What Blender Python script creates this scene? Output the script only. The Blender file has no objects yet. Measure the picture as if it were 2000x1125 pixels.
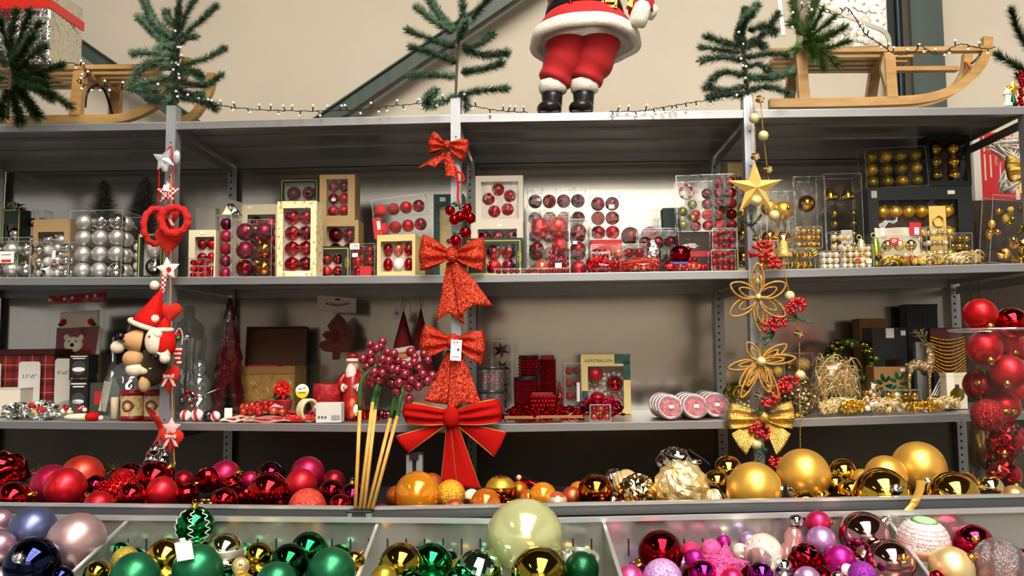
import bpy, math, random
from mathutils import Vector, Matrix, Euler
random.seed(7)
PI = math.pi
SC = bpy.context.scene
COL = SC.collection
# ------------------------------------------------------------------ camera
FPX, YAW, PITCH, ROLL = 1632.87, -0.0434, 0.0771, 0.0085
CAM = Vector((1.3124, -2.8235, 1.2389))
def _rows():
    c, s = math.cos(YAW), math.sin(YAW)
    X = Vector((c, -s, 0)); Y = Vector((s, c, 0)); Z = Vector((0, 0, 1))
    c, s = math.cos(PITCH), math.sin(PITCH)
    Y2 = Y * c + Z * s; Z2 = Z * c - Y * s
    c, s = math.cos(ROLL), math.sin(ROLL)
    return X * c - Z2 * s, Y2, X * s + Z2 * c
RT, FW, UP = _rows()
cd = bpy.data.cameras.new('camera'); co = bpy.data.objects.new('camera', cd); COL.objects.link(co)
cd.sensor_width = 36.0; cd.lens = 36.0 * FPX / 2000.0; cd.clip_start = 0.05; cd.clip_end = 200
co.matrix_world = Matrix(((RT.x, UP.x, -FW.x, CAM.x), (RT.y, UP.y, -FW.y, CAM.y), (RT.z, UP.z, -FW.z, CAM.z), (0, 0, 0, 1)))
SC.camera = co
# ------------------------------------------------------------------ world, light, exposure
w = bpy.data.worlds.new('hall_light'); SC.world = w; w.use_nodes = True
w.node_tree.nodes['Background'].inputs[0].default_value = (1.0, 0.965, 0.92, 1)
w.node_tree.nodes['Background'].inputs[1].default_value = 0.5
SC.view_settings.view_transform = 'Standard'; SC.view_settings.look = 'None'
SC.view_settings.gamma = 1.0; SC.view_settings.exposure = 0.0; SC.view_settings.use_curve_mapping = False
SKY_EMIT = 19.0       # roof light panes (built below as real windows in the hall roof)
TUBE_EMIT = 26.0      # fluorescent battens hanging in the hall
try: SC.cycles.transparent_max_bounces = 32
except Exception: pass

# ------------------------------------------------------------------ picture <-> place
def ray(px, py):
    return (RT * ((px - 1000) / FPX) + FW - UP * ((py - 562.5) / FPX))
def PT(px, py, Y):
    """the point of the vertical plane y = Y that is seen at pixel (px, py)"""
    d = ray(px, py); t = (Y - CAM.y) / d.y
    return CAM + d * t
def dep(P): return (P - CAM).dot(FW)
def ppm(Y, px=1000, py=562): return FPX / dep(PT(px, py, Y))
def interp(x, pts):
    if x <= pts[0][0]: a, b = pts[0], pts[1]
    elif x >= pts[-1][0]: a, b = pts[-2], pts[-1]
    else:
        for a, b in zip(pts, pts[1:]):
            if a[0] <= x <= b[0]: break
    return a[1] + (b[1] - a[1]) * (x - a[0]) / (b[0] - a[0])
SHELF_Y = [  # photographed lip heights at the posts; the boards are hung a few millimetres off level
    [(0, 244), (325, 239), (500, 233), (875, 225), (1000, 221), (1450, 215.5), (2000, 208)],
    [(0, 542), (350, 541.6), (700, 540), (900, 537), (1250, 533), (1480, 528), (1720, 521), (2000, 514.5)],
    [(0, 822), (320, 825), (456, 829), (888, 830), (1250, 826), (1400, 824), (1560, 817), (1890, 807)]]
POSTX = [-2, -1, 0, 1, 2, 2.93]
_z0 = [2.0549, 1.5079, 1.0095]
SHELF_Z = []
for k in range(3):
    row = []
    for X in POSTX:
        P = Vector((X, 0, _z0[k])); d = P - CAM; t = d.dot(FW)
        px = 1000 + d.dot(RT) / t * FPX
        row.append((X, PT(px, interp(px, SHELF_Y[k]), 0).z))
    SHELF_Z.append(row)
def shelf_z(k, X): return interp(X, SHELF_Z[k])
DEPTH = 0.60

# ------------------------------------------------------------------ materials
def C(h):
    h = h.lstrip('#'); o = []
    for i in (0, 2, 4):
        c = int(h[i:i + 2], 16) / 255
        o.append(c / 12.92 if c <= .04045 else ((c + .055) / 1.055) ** 2.4)
    return (o[0], o[1], o[2], 1)
MATS = {}
def mat(name, col='#808080', rough=.5, metal=0., spec=.5, trans=0., ior=1.45, emit=None, es=0., coat=0., noise=None, bump=None, sheen=0., sss=0., aniso=0.):
    if name in MATS: return MATS[name]
    m = bpy.data.materials.new(name); m.use_nodes = True
    nt = m.node_tree; b = nt.nodes['Principled BSDF']
    c = C(col) if isinstance(col, str) else col
    b.inputs['Base Color'].default_value = c
    b.inputs['Roughness'].default_value = rough; b.inputs['Metallic'].default_value = metal
    b.inputs['Specular IOR Level'].default_value = spec
    b.inputs['Transmission Weight'].default_value = trans; b.inputs['IOR'].default_value = ior
    b.inputs['Coat Weight'].default_value = coat; b.inputs['Coat Roughness'].default_value = .08
    b.inputs['Sheen Weight'].default_value = sheen * .15
    if emit: b.inputs['Emission Color'].default_value = C(emit); b.inputs['Emission Strength'].default_value = es
    if noise or bump:
        tc = nt.nodes.new('ShaderNodeTexCoord')
    if noise:   # (scale, second colour, contrast low, contrast high, stretch)
        n = nt.nodes.new('ShaderNodeTexNoise'); n.inputs['Scale'].default_value = noise[0]; n.inputs['Detail'].default_value = 4
        src = tc.outputs['Object']
        if len(noise) > 4:
            mp = nt.nodes.new('ShaderNodeMapping'); mp.inputs['Scale'].default_value = noise[4]
            nt.links.new(src, mp.inputs[0]); src = mp.outputs[0]
        nt.links.new(src, n.inputs['Vector'])
        r = nt.nodes.new('ShaderNodeValToRGB')
        r.color_ramp.elements[0].position = noise[2]; r.color_ramp.elements[1].position = noise[3]
        r.color_ramp.elements[0].color = c; r.color_ramp.elements[1].color = C(noise[1])
        nt.links.new(n.outputs['Fac'], r.inputs[0]); nt.links.new(r.outputs[0], b.inputs['Base Color'])
    if bump:    # (scale, strength, distance)
        n = nt.nodes.new('ShaderNodeTexNoise'); n.inputs['Scale'].default_value = bump[0]; n.inputs['Detail'].default_value = 3
        nt.links.new(tc.outputs['Object'], n.inputs['Vector'])
        bp = nt.nodes.new('ShaderNodeBump'); bp.inputs['Strength'].default_value = bump[1]; bp.inputs['Distance'].default_value = bump[2]
        nt.links.new(n.outputs['Fac'], bp.inputs['Height']); nt.links.new(bp.outputs[0], b.inputs['Normal'])
    MATS[name] = m; return m
def glitter(name, col, scale=420., amt=.9, metal=.75, rough=.3, col2=None):
    """flakes: every cell of a fine mosaic is tilted its own way and tinted a little"""
    if name in MATS: return MATS[name]
    m = mat(name, col, rough, metal); nt = m.node_tree; b = nt.nodes['Principled BSDF']
    tc = nt.nodes.new('ShaderNodeTexCoord'); v = nt.nodes.new('ShaderNodeTexVoronoi'); v.inputs['Scale'].default_value = scale
    nt.links.new(tc.outputs['Object'], v.inputs['Vector'])
    sub = nt.nodes.new('ShaderNodeVectorMath'); sub.operation = 'SUBTRACT'; sub.inputs[1].default_value = (.5, .5, .5)
    nt.links.new(v.outputs['Color'], sub.inputs[0])
    sc = nt.nodes.new('ShaderNodeVectorMath'); sc.operation = 'SCALE'; sc.inputs['Scale'].default_value = amt * 1.6
    nt.links.new(sub.outputs[0], sc.inputs[0])
    g = nt.nodes.new('ShaderNodeNewGeometry'); ad = nt.nodes.new('ShaderNodeVectorMath'); ad.operation = 'ADD'
    nt.links.new(g.outputs['Normal'], ad.inputs[0]); nt.links.new(sc.outputs[0], ad.inputs[1])
    nm = nt.nodes.new('ShaderNodeVectorMath'); nm.operation = 'NORMALIZE'; nt.links.new(ad.outputs[0], nm.inputs[0])
    nt.links.new(nm.outputs[0], b.inputs['Normal'])
    r = nt.nodes.new('ShaderNodeValToRGB'); sp = nt.nodes.new('ShaderNodeSeparateColor')
    c = C(col); c2 = C(col2) if col2 else tuple(min(1, x * 1.9 + .03) for x in c[:3]) + (1,)
    r.color_ramp.elements[0].color = tuple(x * .75 for x in c[:3]) + (1,); r.color_ramp.elements[1].color = c2
    r.color_ramp.elements[0].position = .2; r.color_ramp.elements[1].position = .95
    nt.links.new(v.outputs['Color'], sp.inputs[0]); nt.links.new(sp.outputs[1], r.inputs[0]); nt.links.new(r.outputs[0], b.inputs['Base Color'])
    return m
def clear(name, tint='#ffffff', gloss=.1, rough=.06, white=.0):
    """thin clear film: mostly straight-through, a fixed share of gloss and a trace of haze"""
    if name in MATS: return MATS[name]
    m = bpy.data.materials.new(name); m.use_nodes = True; nt = m.node_tree; nt.nodes.clear()
    o = nt.nodes.new('ShaderNodeOutputMaterial'); t = nt.nodes.new('ShaderNodeBsdfTransparent'); t.inputs[0].default_value = C(tint)
    g = nt.nodes.new('ShaderNodeBsdfGlossy'); g.inputs['Roughness'].default_value = rough
    mx = nt.nodes.new('ShaderNodeMixShader'); mx.inputs[0].default_value = gloss
    nt.links.new(t.outputs[0], mx.inputs[1]); nt.links.new(g.outputs[0], mx.inputs[2])
    last = mx
    if white > 0:
        d = nt.nodes.new('ShaderNodeBsdfDiffuse'); d.inputs[0].default_value = (.8, .8, .8, 1)
        m2 = nt.nodes.new('ShaderNodeMixShader'); m2.inputs[0].default_value = white
        nt.links.new(mx.outputs[0], m2.inputs[1]); nt.links.new(d.outputs[0], m2.inputs[2]); last = m2
    # crinkles
    tc = nt.nodes.new('ShaderNodeTexCoord'); n = nt.nodes.new('ShaderNodeTexNoise'); n.inputs['Scale'].default_value = 14
    bp = nt.nodes.new('ShaderNodeBump'); bp.inputs['Strength'].default_value = .5; bp.inputs['Distance'].default_value = .01
    nt.links.new(tc.outputs['Object'], n.inputs['Vector']); nt.links.new(n.outputs['Fac'], bp.inputs['Height']); nt.links.new(bp.outputs[0], g.inputs['Normal'])
    nt.links.new(last.outputs[0], o.inputs[0]); MATS[name] = m; return m
def galv(name, col, rough=.34, metal=.85):
    if name in MATS: return MATS[name]
    m = mat(name, col, rough, metal); nt = m.node_tree; b = nt.nodes['Principled BSDF']
    tc = nt.nodes.new('ShaderNodeTexCoord'); v = nt.nodes.new('ShaderNodeTexVoronoi'); v.inputs['Scale'].default_value = 38
    n = nt.nodes.new('ShaderNodeTexNoise'); n.inputs['Scale'].default_value = 3.0; n.inputs['Detail'].default_value = 5
    for q in (v, n): nt.links.new(tc.outputs['Object'], q.inputs['Vector'])
    sp = nt.nodes.new('ShaderNodeSeparateColor'); nt.links.new(v.outputs['Color'], sp.inputs[0])
    ad = nt.nodes.new('ShaderNodeMath'); ad.operation = 'MULTIPLY_ADD'; ad.inputs[1].default_value = .06
    nt.links.new(sp.outputs[0], ad.inputs[0]); nt.links.new(n.outputs['Fac'], ad.inputs[2])
    r = nt.nodes.new('ShaderNodeValToRGB'); c = C(col)
    r.color_ramp.elements[0].position = .35; r.color_ramp.elements[1].position = .95
    r.color_ramp.elements[0].color = tuple(x * .92 for x in c[:3]) + (1,); r.color_ramp.elements[1].color = tuple(min(1, x * 1.06) for x in c[:3]) + (1,)
    nt.links.new(ad.outputs[0], r.inputs[0]); nt.links.new(r.outputs[0], b.inputs['Base Color'])
    mr = nt.nodes.new('ShaderNodeMapRange'); mr.inputs['To Min'].default_value = rough - .02; mr.inputs['To Max'].default_value = rough + .03
    nt.links.new(ad.outputs[0], mr.inputs['Value']); nt.links.new(mr.outputs[0], b.inputs['Roughness'])
    return m

# ------------------------------------------------------------------ mesh helpers
def frame_of(d):
    d = d.normalized(); a = Vector((0, 0, 1)) if abs(d.z) < .9 else Vector((1, 0, 0))
    u = d.cross(a).normalized(); return u, d.cross(u).normalized()
class MB:
    def __init__(s): s.v = []; s.f = []; s.sm = []
    def add(s, vs, fs, smooth=False):
        n = len(s.v); s.v += [tuple(p) for p in vs]
        s.f += [tuple(i + n for i in f) for f in fs]; s.sm += [smooth] * len(fs); return s
    def box(s, c, sz, M=None, ch=0.):
        x, y, z = sz[0] / 2, sz[1] / 2, sz[2] / 2; c = Vector(c)
        if ch <= 0:
            vs = [Vector((i, j, k)) for k in (-z, z) for j in (-y, y) for i in (-x, x)]
            fs = [(0, 2, 3, 1), (4, 5, 7, 6), (0, 1, 5, 4), (2, 6, 7, 3), (0, 4, 6, 2), (1, 3, 7, 5)]
        else:
            ch = min(ch, x * .9, y * .9, z * .9); vs = []
            for zz, q in ((-z, ch), (-z + ch, 0), (z - ch, 0), (z, ch)):
                a, b = x - q, y - q
                vs += [Vector(t + (zz,)) for t in ((-a + ch, -b), (a - ch, -b), (a, -b + ch), (a, b - ch), (a - ch, b), (-a + ch, b), (-a, b - ch), (-a, -b + ch))]
            fs = [tuple(range(7, -1, -1)), tuple(range(24, 32))]
            for l in range(3):
                for i in range(8): j = (i + 1) % 8; fs.append((l * 8 + i, l * 8 + j, l * 8 + 8 + j, l * 8 + 8 + i))
        if M is not None: vs = [M @ p for p in vs]
        return s.add([p + c for p in vs], fs)
    def bar(s, p0, p1, a, b, up=None):
        """a straight bar of section a x b from p0 to p1"""
        p0, p1 = Vector(p0), Vector(p1); return s.sweep([p0, p1], a, b, up)
    def sweep(s, pts, a, b, up=None, smooth=False):
        pts = [Vector(p) for p in pts]; vs = []; n = len(pts)
        for i, p in enumerate(pts):
            d = (pts[min(i + 1, n - 1)] - pts[max(i - 1, 0)]).normalized()
            u = Vector(up) if up is not None else frame_of(d)[0]
            u = (u - d * u.dot(d)).normalized(); w_ = d.cross(u)
            vs += [p + u * (i_ * b / 2) + w_ * (j_ * a / 2) for i_, j_ in ((-1, -1), (-1, 1), (1, 1), (1, -1))]
        fs = [(3, 2, 1, 0), tuple(4 * (n - 1) + k for k in range(4))]
        for i in range(n - 1):
            for k in range(4): q = (k + 1) % 4; fs.append((4 * i + k, 4 * i + q, 4 * i + 4 + q, 4 * i + 4 + k))
        return s.add(vs, fs, smooth)
    def tube(s, pts, r, n=6, closed=False, caps=True):
        pts = [Vector(p) for p in pts]; m = len(pts); vs = []; u = None
        for i, p in enumerate(pts):
            if closed: d = pts[(i + 1) % m] - pts[i - 1]
            else: d = pts[min(i + 1, m - 1)] - pts[max(i - 1, 0)]
            if d.length < 1e-9: d = Vector((0, 0, 1))
            d.normalize()
            if u is None: u = frame_of(d)[0]
            else:
                u = u - d * u.dot(d)
                u = u.normalized() if u.length > 1e-6 else frame_of(d)[0]
            w_ = d.cross(u); rr = r[i] if isinstance(r, (list, tuple)) else r
            vs += [p + (u * math.cos(2 * PI * k / n) + w_ * math.sin(2 * PI * k / n)) * rr for k in range(n)]
        fs = []
        for i in range(m if closed else m - 1):
            j = (i + 1) % m
            for k in range(n): q = (k + 1) % n; fs.append((i * n + k, i * n + q, j * n + q, j * n + k))
        if caps and not closed: fs += [tuple(range(n - 1, -1, -1)), tuple((m - 1) * n + k for k in range(n))]
        return s.add(vs, fs, True)
    def cyl(s, p0, p1, r0, r1=None, n=16, smooth=True):
        r1 = r0 if r1 is None else r1
        p0, p1 = Vector(p0), Vector(p1); d = p1 - p0; u, w_ = frame_of(d)
        a = [p0 + (u * math.cos(2 * PI * k / n) + w_ * math.sin(2 * PI * k / n)) * r0 for k in range(n)]
        b = [p1 + (u * math.cos(2 * PI * k / n) + w_ * math.sin(2 * PI * k / n)) * r1 for k in range(n)]
        s.add(a + b, [(k, (k + 1) % n, n + (k + 1) % n, n + k) for k in range(n)], smooth)
        return s.add(a + b, [tuple(range(n - 1, -1, -1)), tuple(range(n, 2 * n))], False)
    def lathe(s, prof, n=24, M=None, wob=None, smooth=True, c=(0, 0, 0), caps=True):
        vs = []; c = Vector(c)
        for r, z in prof:
            for k in range(n):
                a = 2 * PI * k / n; rr = r * (wob(a, z) if wob else 1)
                p = Vector((rr * math.cos(a), rr * math.sin(a), z)); vs.append((M @ p if M else p) + c)
        fs = []
        for i in range(len(prof) - 1):
            for k in range(n): q = (k + 1) % n; fs.append((i * n + k, i * n + q, i * n + n + q, i * n + n + k))
        if caps and prof[0][0] > 1e-5: fs.append(tuple(range(n - 1, -1, -1)))
        if caps and prof[-1][0] > 1e-5: fs.append(tuple((len(prof) - 1) * n + k for k in range(n)))
        return s.add(vs, fs, smooth)
    def sph(s, c, r, nu=16, nv=10, sc=(1, 1, 1), M=None, fn=None, smooth=True):
        vs = []; c = Vector(c)
        for j in range(nv + 1):
            t = PI * j / nv
            for k in range(nu):
                a = 2 * PI * k / nu; rr = r * (fn(a, t) if fn else 1)
                p = Vector((rr * math.sin(t) * math.cos(a) * sc[0], rr * math.sin(t) * math.sin(a) * sc[1], rr * math.cos(t) * sc[2]))
                vs.append((M @ p if M else p) + c)
        fs = []
        for j in range(nv):
            for k in range(nu): q = (k + 1) % nu; fs.append((j * nu + k, j * nu + nu + k, j * nu + nu + q, j * nu + q))
        return s.add(vs, fs, smooth)
    def prism(s, poly, y0, y1, M=None, c=(0, 0, 0), bev=0.):
        """outline in x/z drawn from y0 (front) to y1 (back); bev pulls the front rim in"""
        n = len(poly); c = Vector(c)
        cx = sum(p[0] for p in poly) / n; cz = sum(p[1] for p in poly) / n
        rings = [(y0, 1 - bev), (y0 + (y1 - y0) * .3, 1), (y1 - (y1 - y0) * .3, 1), (y1, 1 - bev)] if bev else [(y0, 1), (y1, 1)]
        vs = []
        for y, q in rings:
            for x, z in poly:
                p = Vector((cx + (x - cx) * q, y, cz + (z - cz) * q)); vs.append((M @ p if M else p) + c)
        fs = [tuple(range(n)), tuple((len(rings) - 1) * n + k for k in range(n - 1, -1, -1))]
        for l in range(len(rings) - 1):
            for k in range(n): q = (k + 1) % n; fs.append((l * n + k, l * n + n + k, l * n + n + q, l * n + q))
        return s.add(vs, fs, False)
    def surf(s, fn, nu, nv, smooth=True):
        vs = [fn(i / nu, j / nv) for j in range(nv + 1) for i in range(nu + 1)]
        fs = [(j * (nu + 1) + i, j * (nu + 1) + i + 1, (j + 1) * (nu + 1) + i + 1, (j + 1) * (nu + 1) + i) for j in range(nv) for i in range(nu)]
        return s.add(vs, fs, smooth)
    def mesh(s, name, m=None):
        me = bpy.data.meshes.new(name); me.from_pydata(s.v, [], s.f)
        me.polygons.foreach_set('use_smooth', s.sm); me.update()
        if m: me.materials.append(m)
        return me
    def build(s, name, m, parent=None, loc=None, solid=0.):
        o = bpy.data.objects.new(name, s.mesh(name, m)); COL.objects.link(o)
        if parent: o.parent = parent
        if loc is not None: o.location = loc
        if solid:
            md = o.modifiers.new('thick', 'SOLIDIFY'); md.thickness = solid; md.offset = 0
        return o
def tag(o, label, cat, group=None, kind=None):
    if label: o['label'] = label
    if cat: o['category'] = cat
    if group: o['group'] = group
    if kind: o['kind'] = kind
    return o
def thing(name, label, cat, loc, rot=(0, 0, 0), group=None):
    o = bpy.data.objects.new(name, None); o.empty_display_size = .02; COL.objects.link(o)
    o.location = loc; o.rotation_euler = rot
    return tag(o, label, cat, group)
def inst(name, me, parent, loc, scale=1., rot=(0, 0, 0)):
    o = bpy.data.objects.new(name, me); COL.objects.link(o); o.parent = parent; o.location = loc
    o.scale = (scale,) * 3 if isinstance(scale, (int, float)) else scale; o.rotation_euler = rot; return o
def text(name, s, size, m, parent, loc, rot=(PI / 2, 0, 0), ext=.0004, align='CENTER', sx=1.):
    cu = bpy.data.curves.new(name, 'FONT'); cu.body = s; cu.size = size; cu.align_x = align; cu.align_y = 'CENTER'; cu.extrude = ext
    cu.resolution_u = 2
    t = bpy.data.objects.new('tmp', cu); COL.objects.link(t)
    dg = bpy.context.evaluated_depsgraph_get()
    me = bpy.data.meshes.new_from_object(t.evaluated_get(dg)); me.name = name
    bpy.data.objects.remove(t); bpy.data.curves.remove(cu)
    me.materials.clear(); me.materials.append(m)
    o = bpy.data.objects.new(name, me); COL.objects.link(o); o.parent = parent; o.location = loc; o.rotation_euler = rot; o.scale = (sx, 1, 1)
    return o
def bez(p, n=10):
    """smooth curve through control points"""
    p = [Vector(q) for q in p]; out = []
    for i in range(len(p) - 1):
        a = p[max(i - 1, 0)]; b = p[i]; c = p[i + 1]; d = p[min(i + 2, len(p) - 1)]
        for k in range(n):
            t = k / n
            out.append(.5 * ((2 * b) + (c - a) * t + (2 * a - 5 * b + 4 * c - d) * t * t + (3 * b - a - 3 * c + d) * t ** 3))
    out.append(p[-1]); return out
# ------------------------------------------------------------------ the hall
def struct(o): o['kind'] = 'structure'; return o
M_wall = mat('beige_wall_paint', '#cfc5b2', .75, noise=(1.1, '#c4b8a2', .35, .75), bump=(30, .08, .01))
M_steelgreen = mat('green_grey_steel_paint', '#46524c', .45, noise=(2.5, '#37433f', .3, .8, (6, 1, .6)))
M_darksteel = mat('black_green_steel_paint', '#141d1f', .4)
M_floor = mat('worn_concrete_floor', '#55504a', .55, noise=(1.5, '#453f39', .3, .7))
M_roof = mat('dark_hall_roof', '#4a443c', .8)
WY = 1.75
struct(MB().box((1.3, WY + .06, 3.0), (16, .12, 6.0)).build('wall_back', M_wall))
struct(MB().box((1.3, -5.0, -.05), (16, 14, .1)).build('floor', M_floor))
def brace(label, a, b, thick):
    p, q = PT(a[0], a[1], 1.62), PT(b[0], b[1], 1.62)
    o = thing('steel_brace', label, 'brace', (p + q) / 2)
    c = (p + q) / 2
    MB().bar(p - c, q - c, thick, .05, up=(0, 1, 0)).build('web', M_steelgreen, o)
    n = (q - p).normalized().cross(Vector((0, 1, 0)))
    for s_ in (-1, 1):
        MB().bar(p - c + n * s_ * (thick / 2 - .004) - Vector((0, .03, 0)), q - c + n * s_ * (thick / 2 - .004) - Vector((0, .03, 0)), .008, .03, up=(0, 1, 0)).build('flange_lip', M_steelgreen, o)
K162 = 1 / ppm(1.62)
brace('dark green diagonal steel brace sloping down to the right behind the left sledge', (-420, -307), (450, 293), 29 * K162)
brace('green-grey diagonal steel brace rising to the right behind the middle fir branch', (520, 317), (1180, -131), 31 * K162)
# column
cl = thing('steel_column', 'dark green vertical steel column behind the right sledge', 'column', (PT(1790, 300, 1.5).x, 1.62, 0))
x0, x1, x2 = PT(1740, 100, 1.62).x, PT(1783, 100, 1.5).x, PT(1846, 100, 1.5).x; cx_ = cl.location.x
MB().box(((x1 + x2) / 2 - cx_, -.10, 3), (x2 - x1, .03, 6)).build('flange', M_steelgreen, cl)
MB().box(((x0 + x1) / 2 - cx_, .03, 3), (x1 - x0 + .02, .04, 6)).build('web', M_darksteel, cl)
MB().box((x2 - cx_ - .03, .0, 3), (.02, .2, 6)).build('flange_side', M_darksteel, cl)
MB().cyl((PT(1757, 100, 1.6).x - cx_, -.02, 0), (PT(1757, 100, 1.6).x - cx_, -.02, 6), .008, n=10).build('conduit', mat('blue_grey_conduit', '#2d3a4c', .4), cl)
# hall roof with its roof light (behind and above the camera)
RZ = 5.8
SX0, SX1, SY0, SY1 = .5, 4.0, -12.0, -1.6
M_front = mat('brown_hall_wall', '#8d8376', .7)
struct(MB().box((1.3, -12.56, 3.0), (16, .12, 6.0)).build('wall_front', M_front))
w2 = struct(thing('window_2', None, None, (0, -12.49, 0)))
M_pane2 = mat('daylit_wall_pane', '#ffffff', .4, emit='#fff4e4', es=1.5)
for i in range(4):
    for j in range(2): MB().box((1.45 + i * 1.15, 0, 3.75 + j * 1.2), (1.03, .02, 1.06)).build('pane', M_pane2, w2)
w2f = MB()
for i in range(5): w2f.box((.875 + i * 1.15, .01, 4.35), (.12, .08, 2.4))
for j in range(3): w2f.box((3.175, .01, 3.15 + j * 1.2), (4.72, .08, .12))
w2f.build('frame', M_darksteel, w2)
w3 = struct(thing('reflection_fill_panes', None, None, (0, -12.49, 0))); M_pane3 = mat('reflection_fill_pane', '#ffffff', .4, emit='#f3efe6', es=.5); w3f = MB()  # glowing panes added to brighten the reflections in the left bays
for i in range(5):
    for j in range(2): MB().box((-5.0 + i * 1.15, 0, 3.75 + j * 1.2), (1.03, .02, 1.06)).build('pane', M_pane3, w3)
for i in range(6): w3f.box((-5.575 + i * 1.15, .01, 4.35), (.12, .08, 2.4))
for j in range(3): w3f.box((-2.7, .01, 3.15 + j * 1.2), (5.87, .08, .12))
w3f.build('frame', M_darksteel, w3)
rb = MB()
rb.box((1.3, (SY1 + WY) / 2 + .1, RZ), (16, WY - SY1 + .2, .12)).box((1.3 - 4 + (SX0 - 1.3) / 2, (SY0 + SY1) / 2, RZ), (8 + SX0 - 1.3, SY1 - SY0, .12))
rb.box(((SX1 + 9.3) / 2, (SY0 + SY1) / 2, RZ), (9.3 - SX1, SY1 - SY0, .12))
struct(rb.build('ceiling', M_roof))
wn = struct(thing('window_1', None, None, (0, 0, RZ)))
del_ = [k for k in wn.keys() if k in ('label', 'category')]
M_pane = mat('daylit_roof_pane', '#ffffff', .4, emit='#fff6ea', es=SKY_EMIT)
NP = 7
for i in range(NP):
    for j in range(2):
        a = SY0 + (SY1 - SY0) * i / NP; b = SY0 + (SY1 - SY0) * (i + 1) / NP
        xa = SX0 + (SX1 - SX0) * j / 2; xb = SX0 + (SX1 - SX0) * (j + 1) / 2
        MB().box(((xa + xb) / 2, (a + b) / 2, 0), (xb - xa - .14, b - a - .14, .02)).build('pane', M_pane, wn)
fr = MB()
for i in range(NP + 1): fr.box(((SX0 + SX1) / 2, SY0 + (SY1 - SY0) * i / NP, -.02), (SX1 - SX0, .14, .1))
for j in range(3): fr.box((SX0 + (SX1 - SX0) * j / 2, (SY0 + SY1) / 2, -.02), (.14, SY1 - SY0, .1))
fr.build('frame', M_darksteel, wn)
M_tube = mat('lit_tube', '#ffffff', .4, emit='#fff1dd', es=TUBE_EMIT)
M_white = mat('white_enamel', '#e8e6e0', .4)
for (lx, ly, lb) in ((-1.6, -3.4, 'white twin fluorescent batten hanging in the hall above the camera, left'), (.4, -6.0, 'white twin fluorescent batten hanging further back in the hall')):
    t = thing('ceiling_lamp', lb, 'lamp', (lx, ly, 4.3), group='fluorescent battens')
    MB().box((0, 0, .05), (.18, 1.5, .06), ch=.01).build('housing', M_white, t)
    for s_ in (-1, 1): MB().cyl((s_ * .05, -.72, 0), (s_ * .05, .72, 0), .016, n=10).build('tube', M_tube, t)
    for s_ in (-.5, .5): MB().cyl((0, s_, .08), (0, s_, 1.44), .006, n=6).build('suspension', M_darksteel, t)

# ------------------------------------------------------------------ shelving rack
M_galv = galv('galvanised_steel', '#a5a6a6', .33, .8)
M_lip = galv('galvanised_lip', '#979899', .36, .74)
M_back = galv('galvanised_back_sheet', '#bdbab2', .15, .95)
M_backshade = mat('shade_dark_back_sheet', '#5a5249', .3, .6)  # lowest sheets: same steel, with the shade of the bottom row in the colour
M_post = mat('pale_aluminium_post', '#a6a9ad', .4, .6, noise=(5, '#989ba0', .3, .7))
M_lipglint = mat('painted_lip_highlight', '#cfd0d1', .3, .7)  # paler steel puts the highlight of the rounded lip edge into the colour
M_hole = mat('dark_hole', '#0b0b0c', .8)
rack = thing('shelving_rack', 'galvanised steel shelving rack with three long shelves and pale posts', 'shelving', (0, 0, 0))
LIP = .026
for k in range(3):
    for i in range(5):
        xa, xb = POSTX[i] + .004, POSTX[i + 1] - .004
        za, zb = shelf_z(k, xa), shelf_z(k, xb)
        def slab(y0, y1, zt, zb_):
            b = MB(); vs = []
            for x, z in ((xa, za), (xb, zb)):
                vs += [(x, y0, z + zb_), (x, y1, z + zb_), (x, y1, z + zt), (x, y0, z + zt)]
            return b.add(vs, [(0, 1, 2, 3), (7, 6, 5, 4), (0, 4, 5, 1), (1, 5, 6, 2), (2, 6, 7, 3), (3, 7, 4, 0)])
        s_ = slab(.0015, DEPTH - .004, -.0005, -.002).build('shelf_board', M_galv, rack)
        slab(0, .0018, 0, -LIP).build('front_lip', M_lip, s_)
        slab(-.0008, .004, .0008, -.0022).build('lip_highlight_bead', M_lipglint, s_)
        slab(.002, .022, -LIP + .002, -LIP).build('lip_return', M_galv, s_)
        for y in (.18, .36):
            slab(y, y + .03, -.003, -.014).build('stiffening_rib', M_galv, s_)
        slab(DEPTH - .012, DEPTH - .006, -.002, -LIP - .008).build('rear_lip', M_galv, s_)
        for x, z in ((xa + .004, za), (xb - .004, zb)):
            MB().box((x, DEPTH / 2, z - LIP / 2 - .001), (.004, DEPTH - .03, LIP - .004)).build('end_lip', M_galv, s_)
tops = [PT(-200, 215, 0).z, PT(-200, 215, 0).z, PT(337, 207, 0).z, PT(888, 193, 0).z, PT(1464, 183, 0).z, shelf_z(0, 2.93) - .001]
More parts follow.
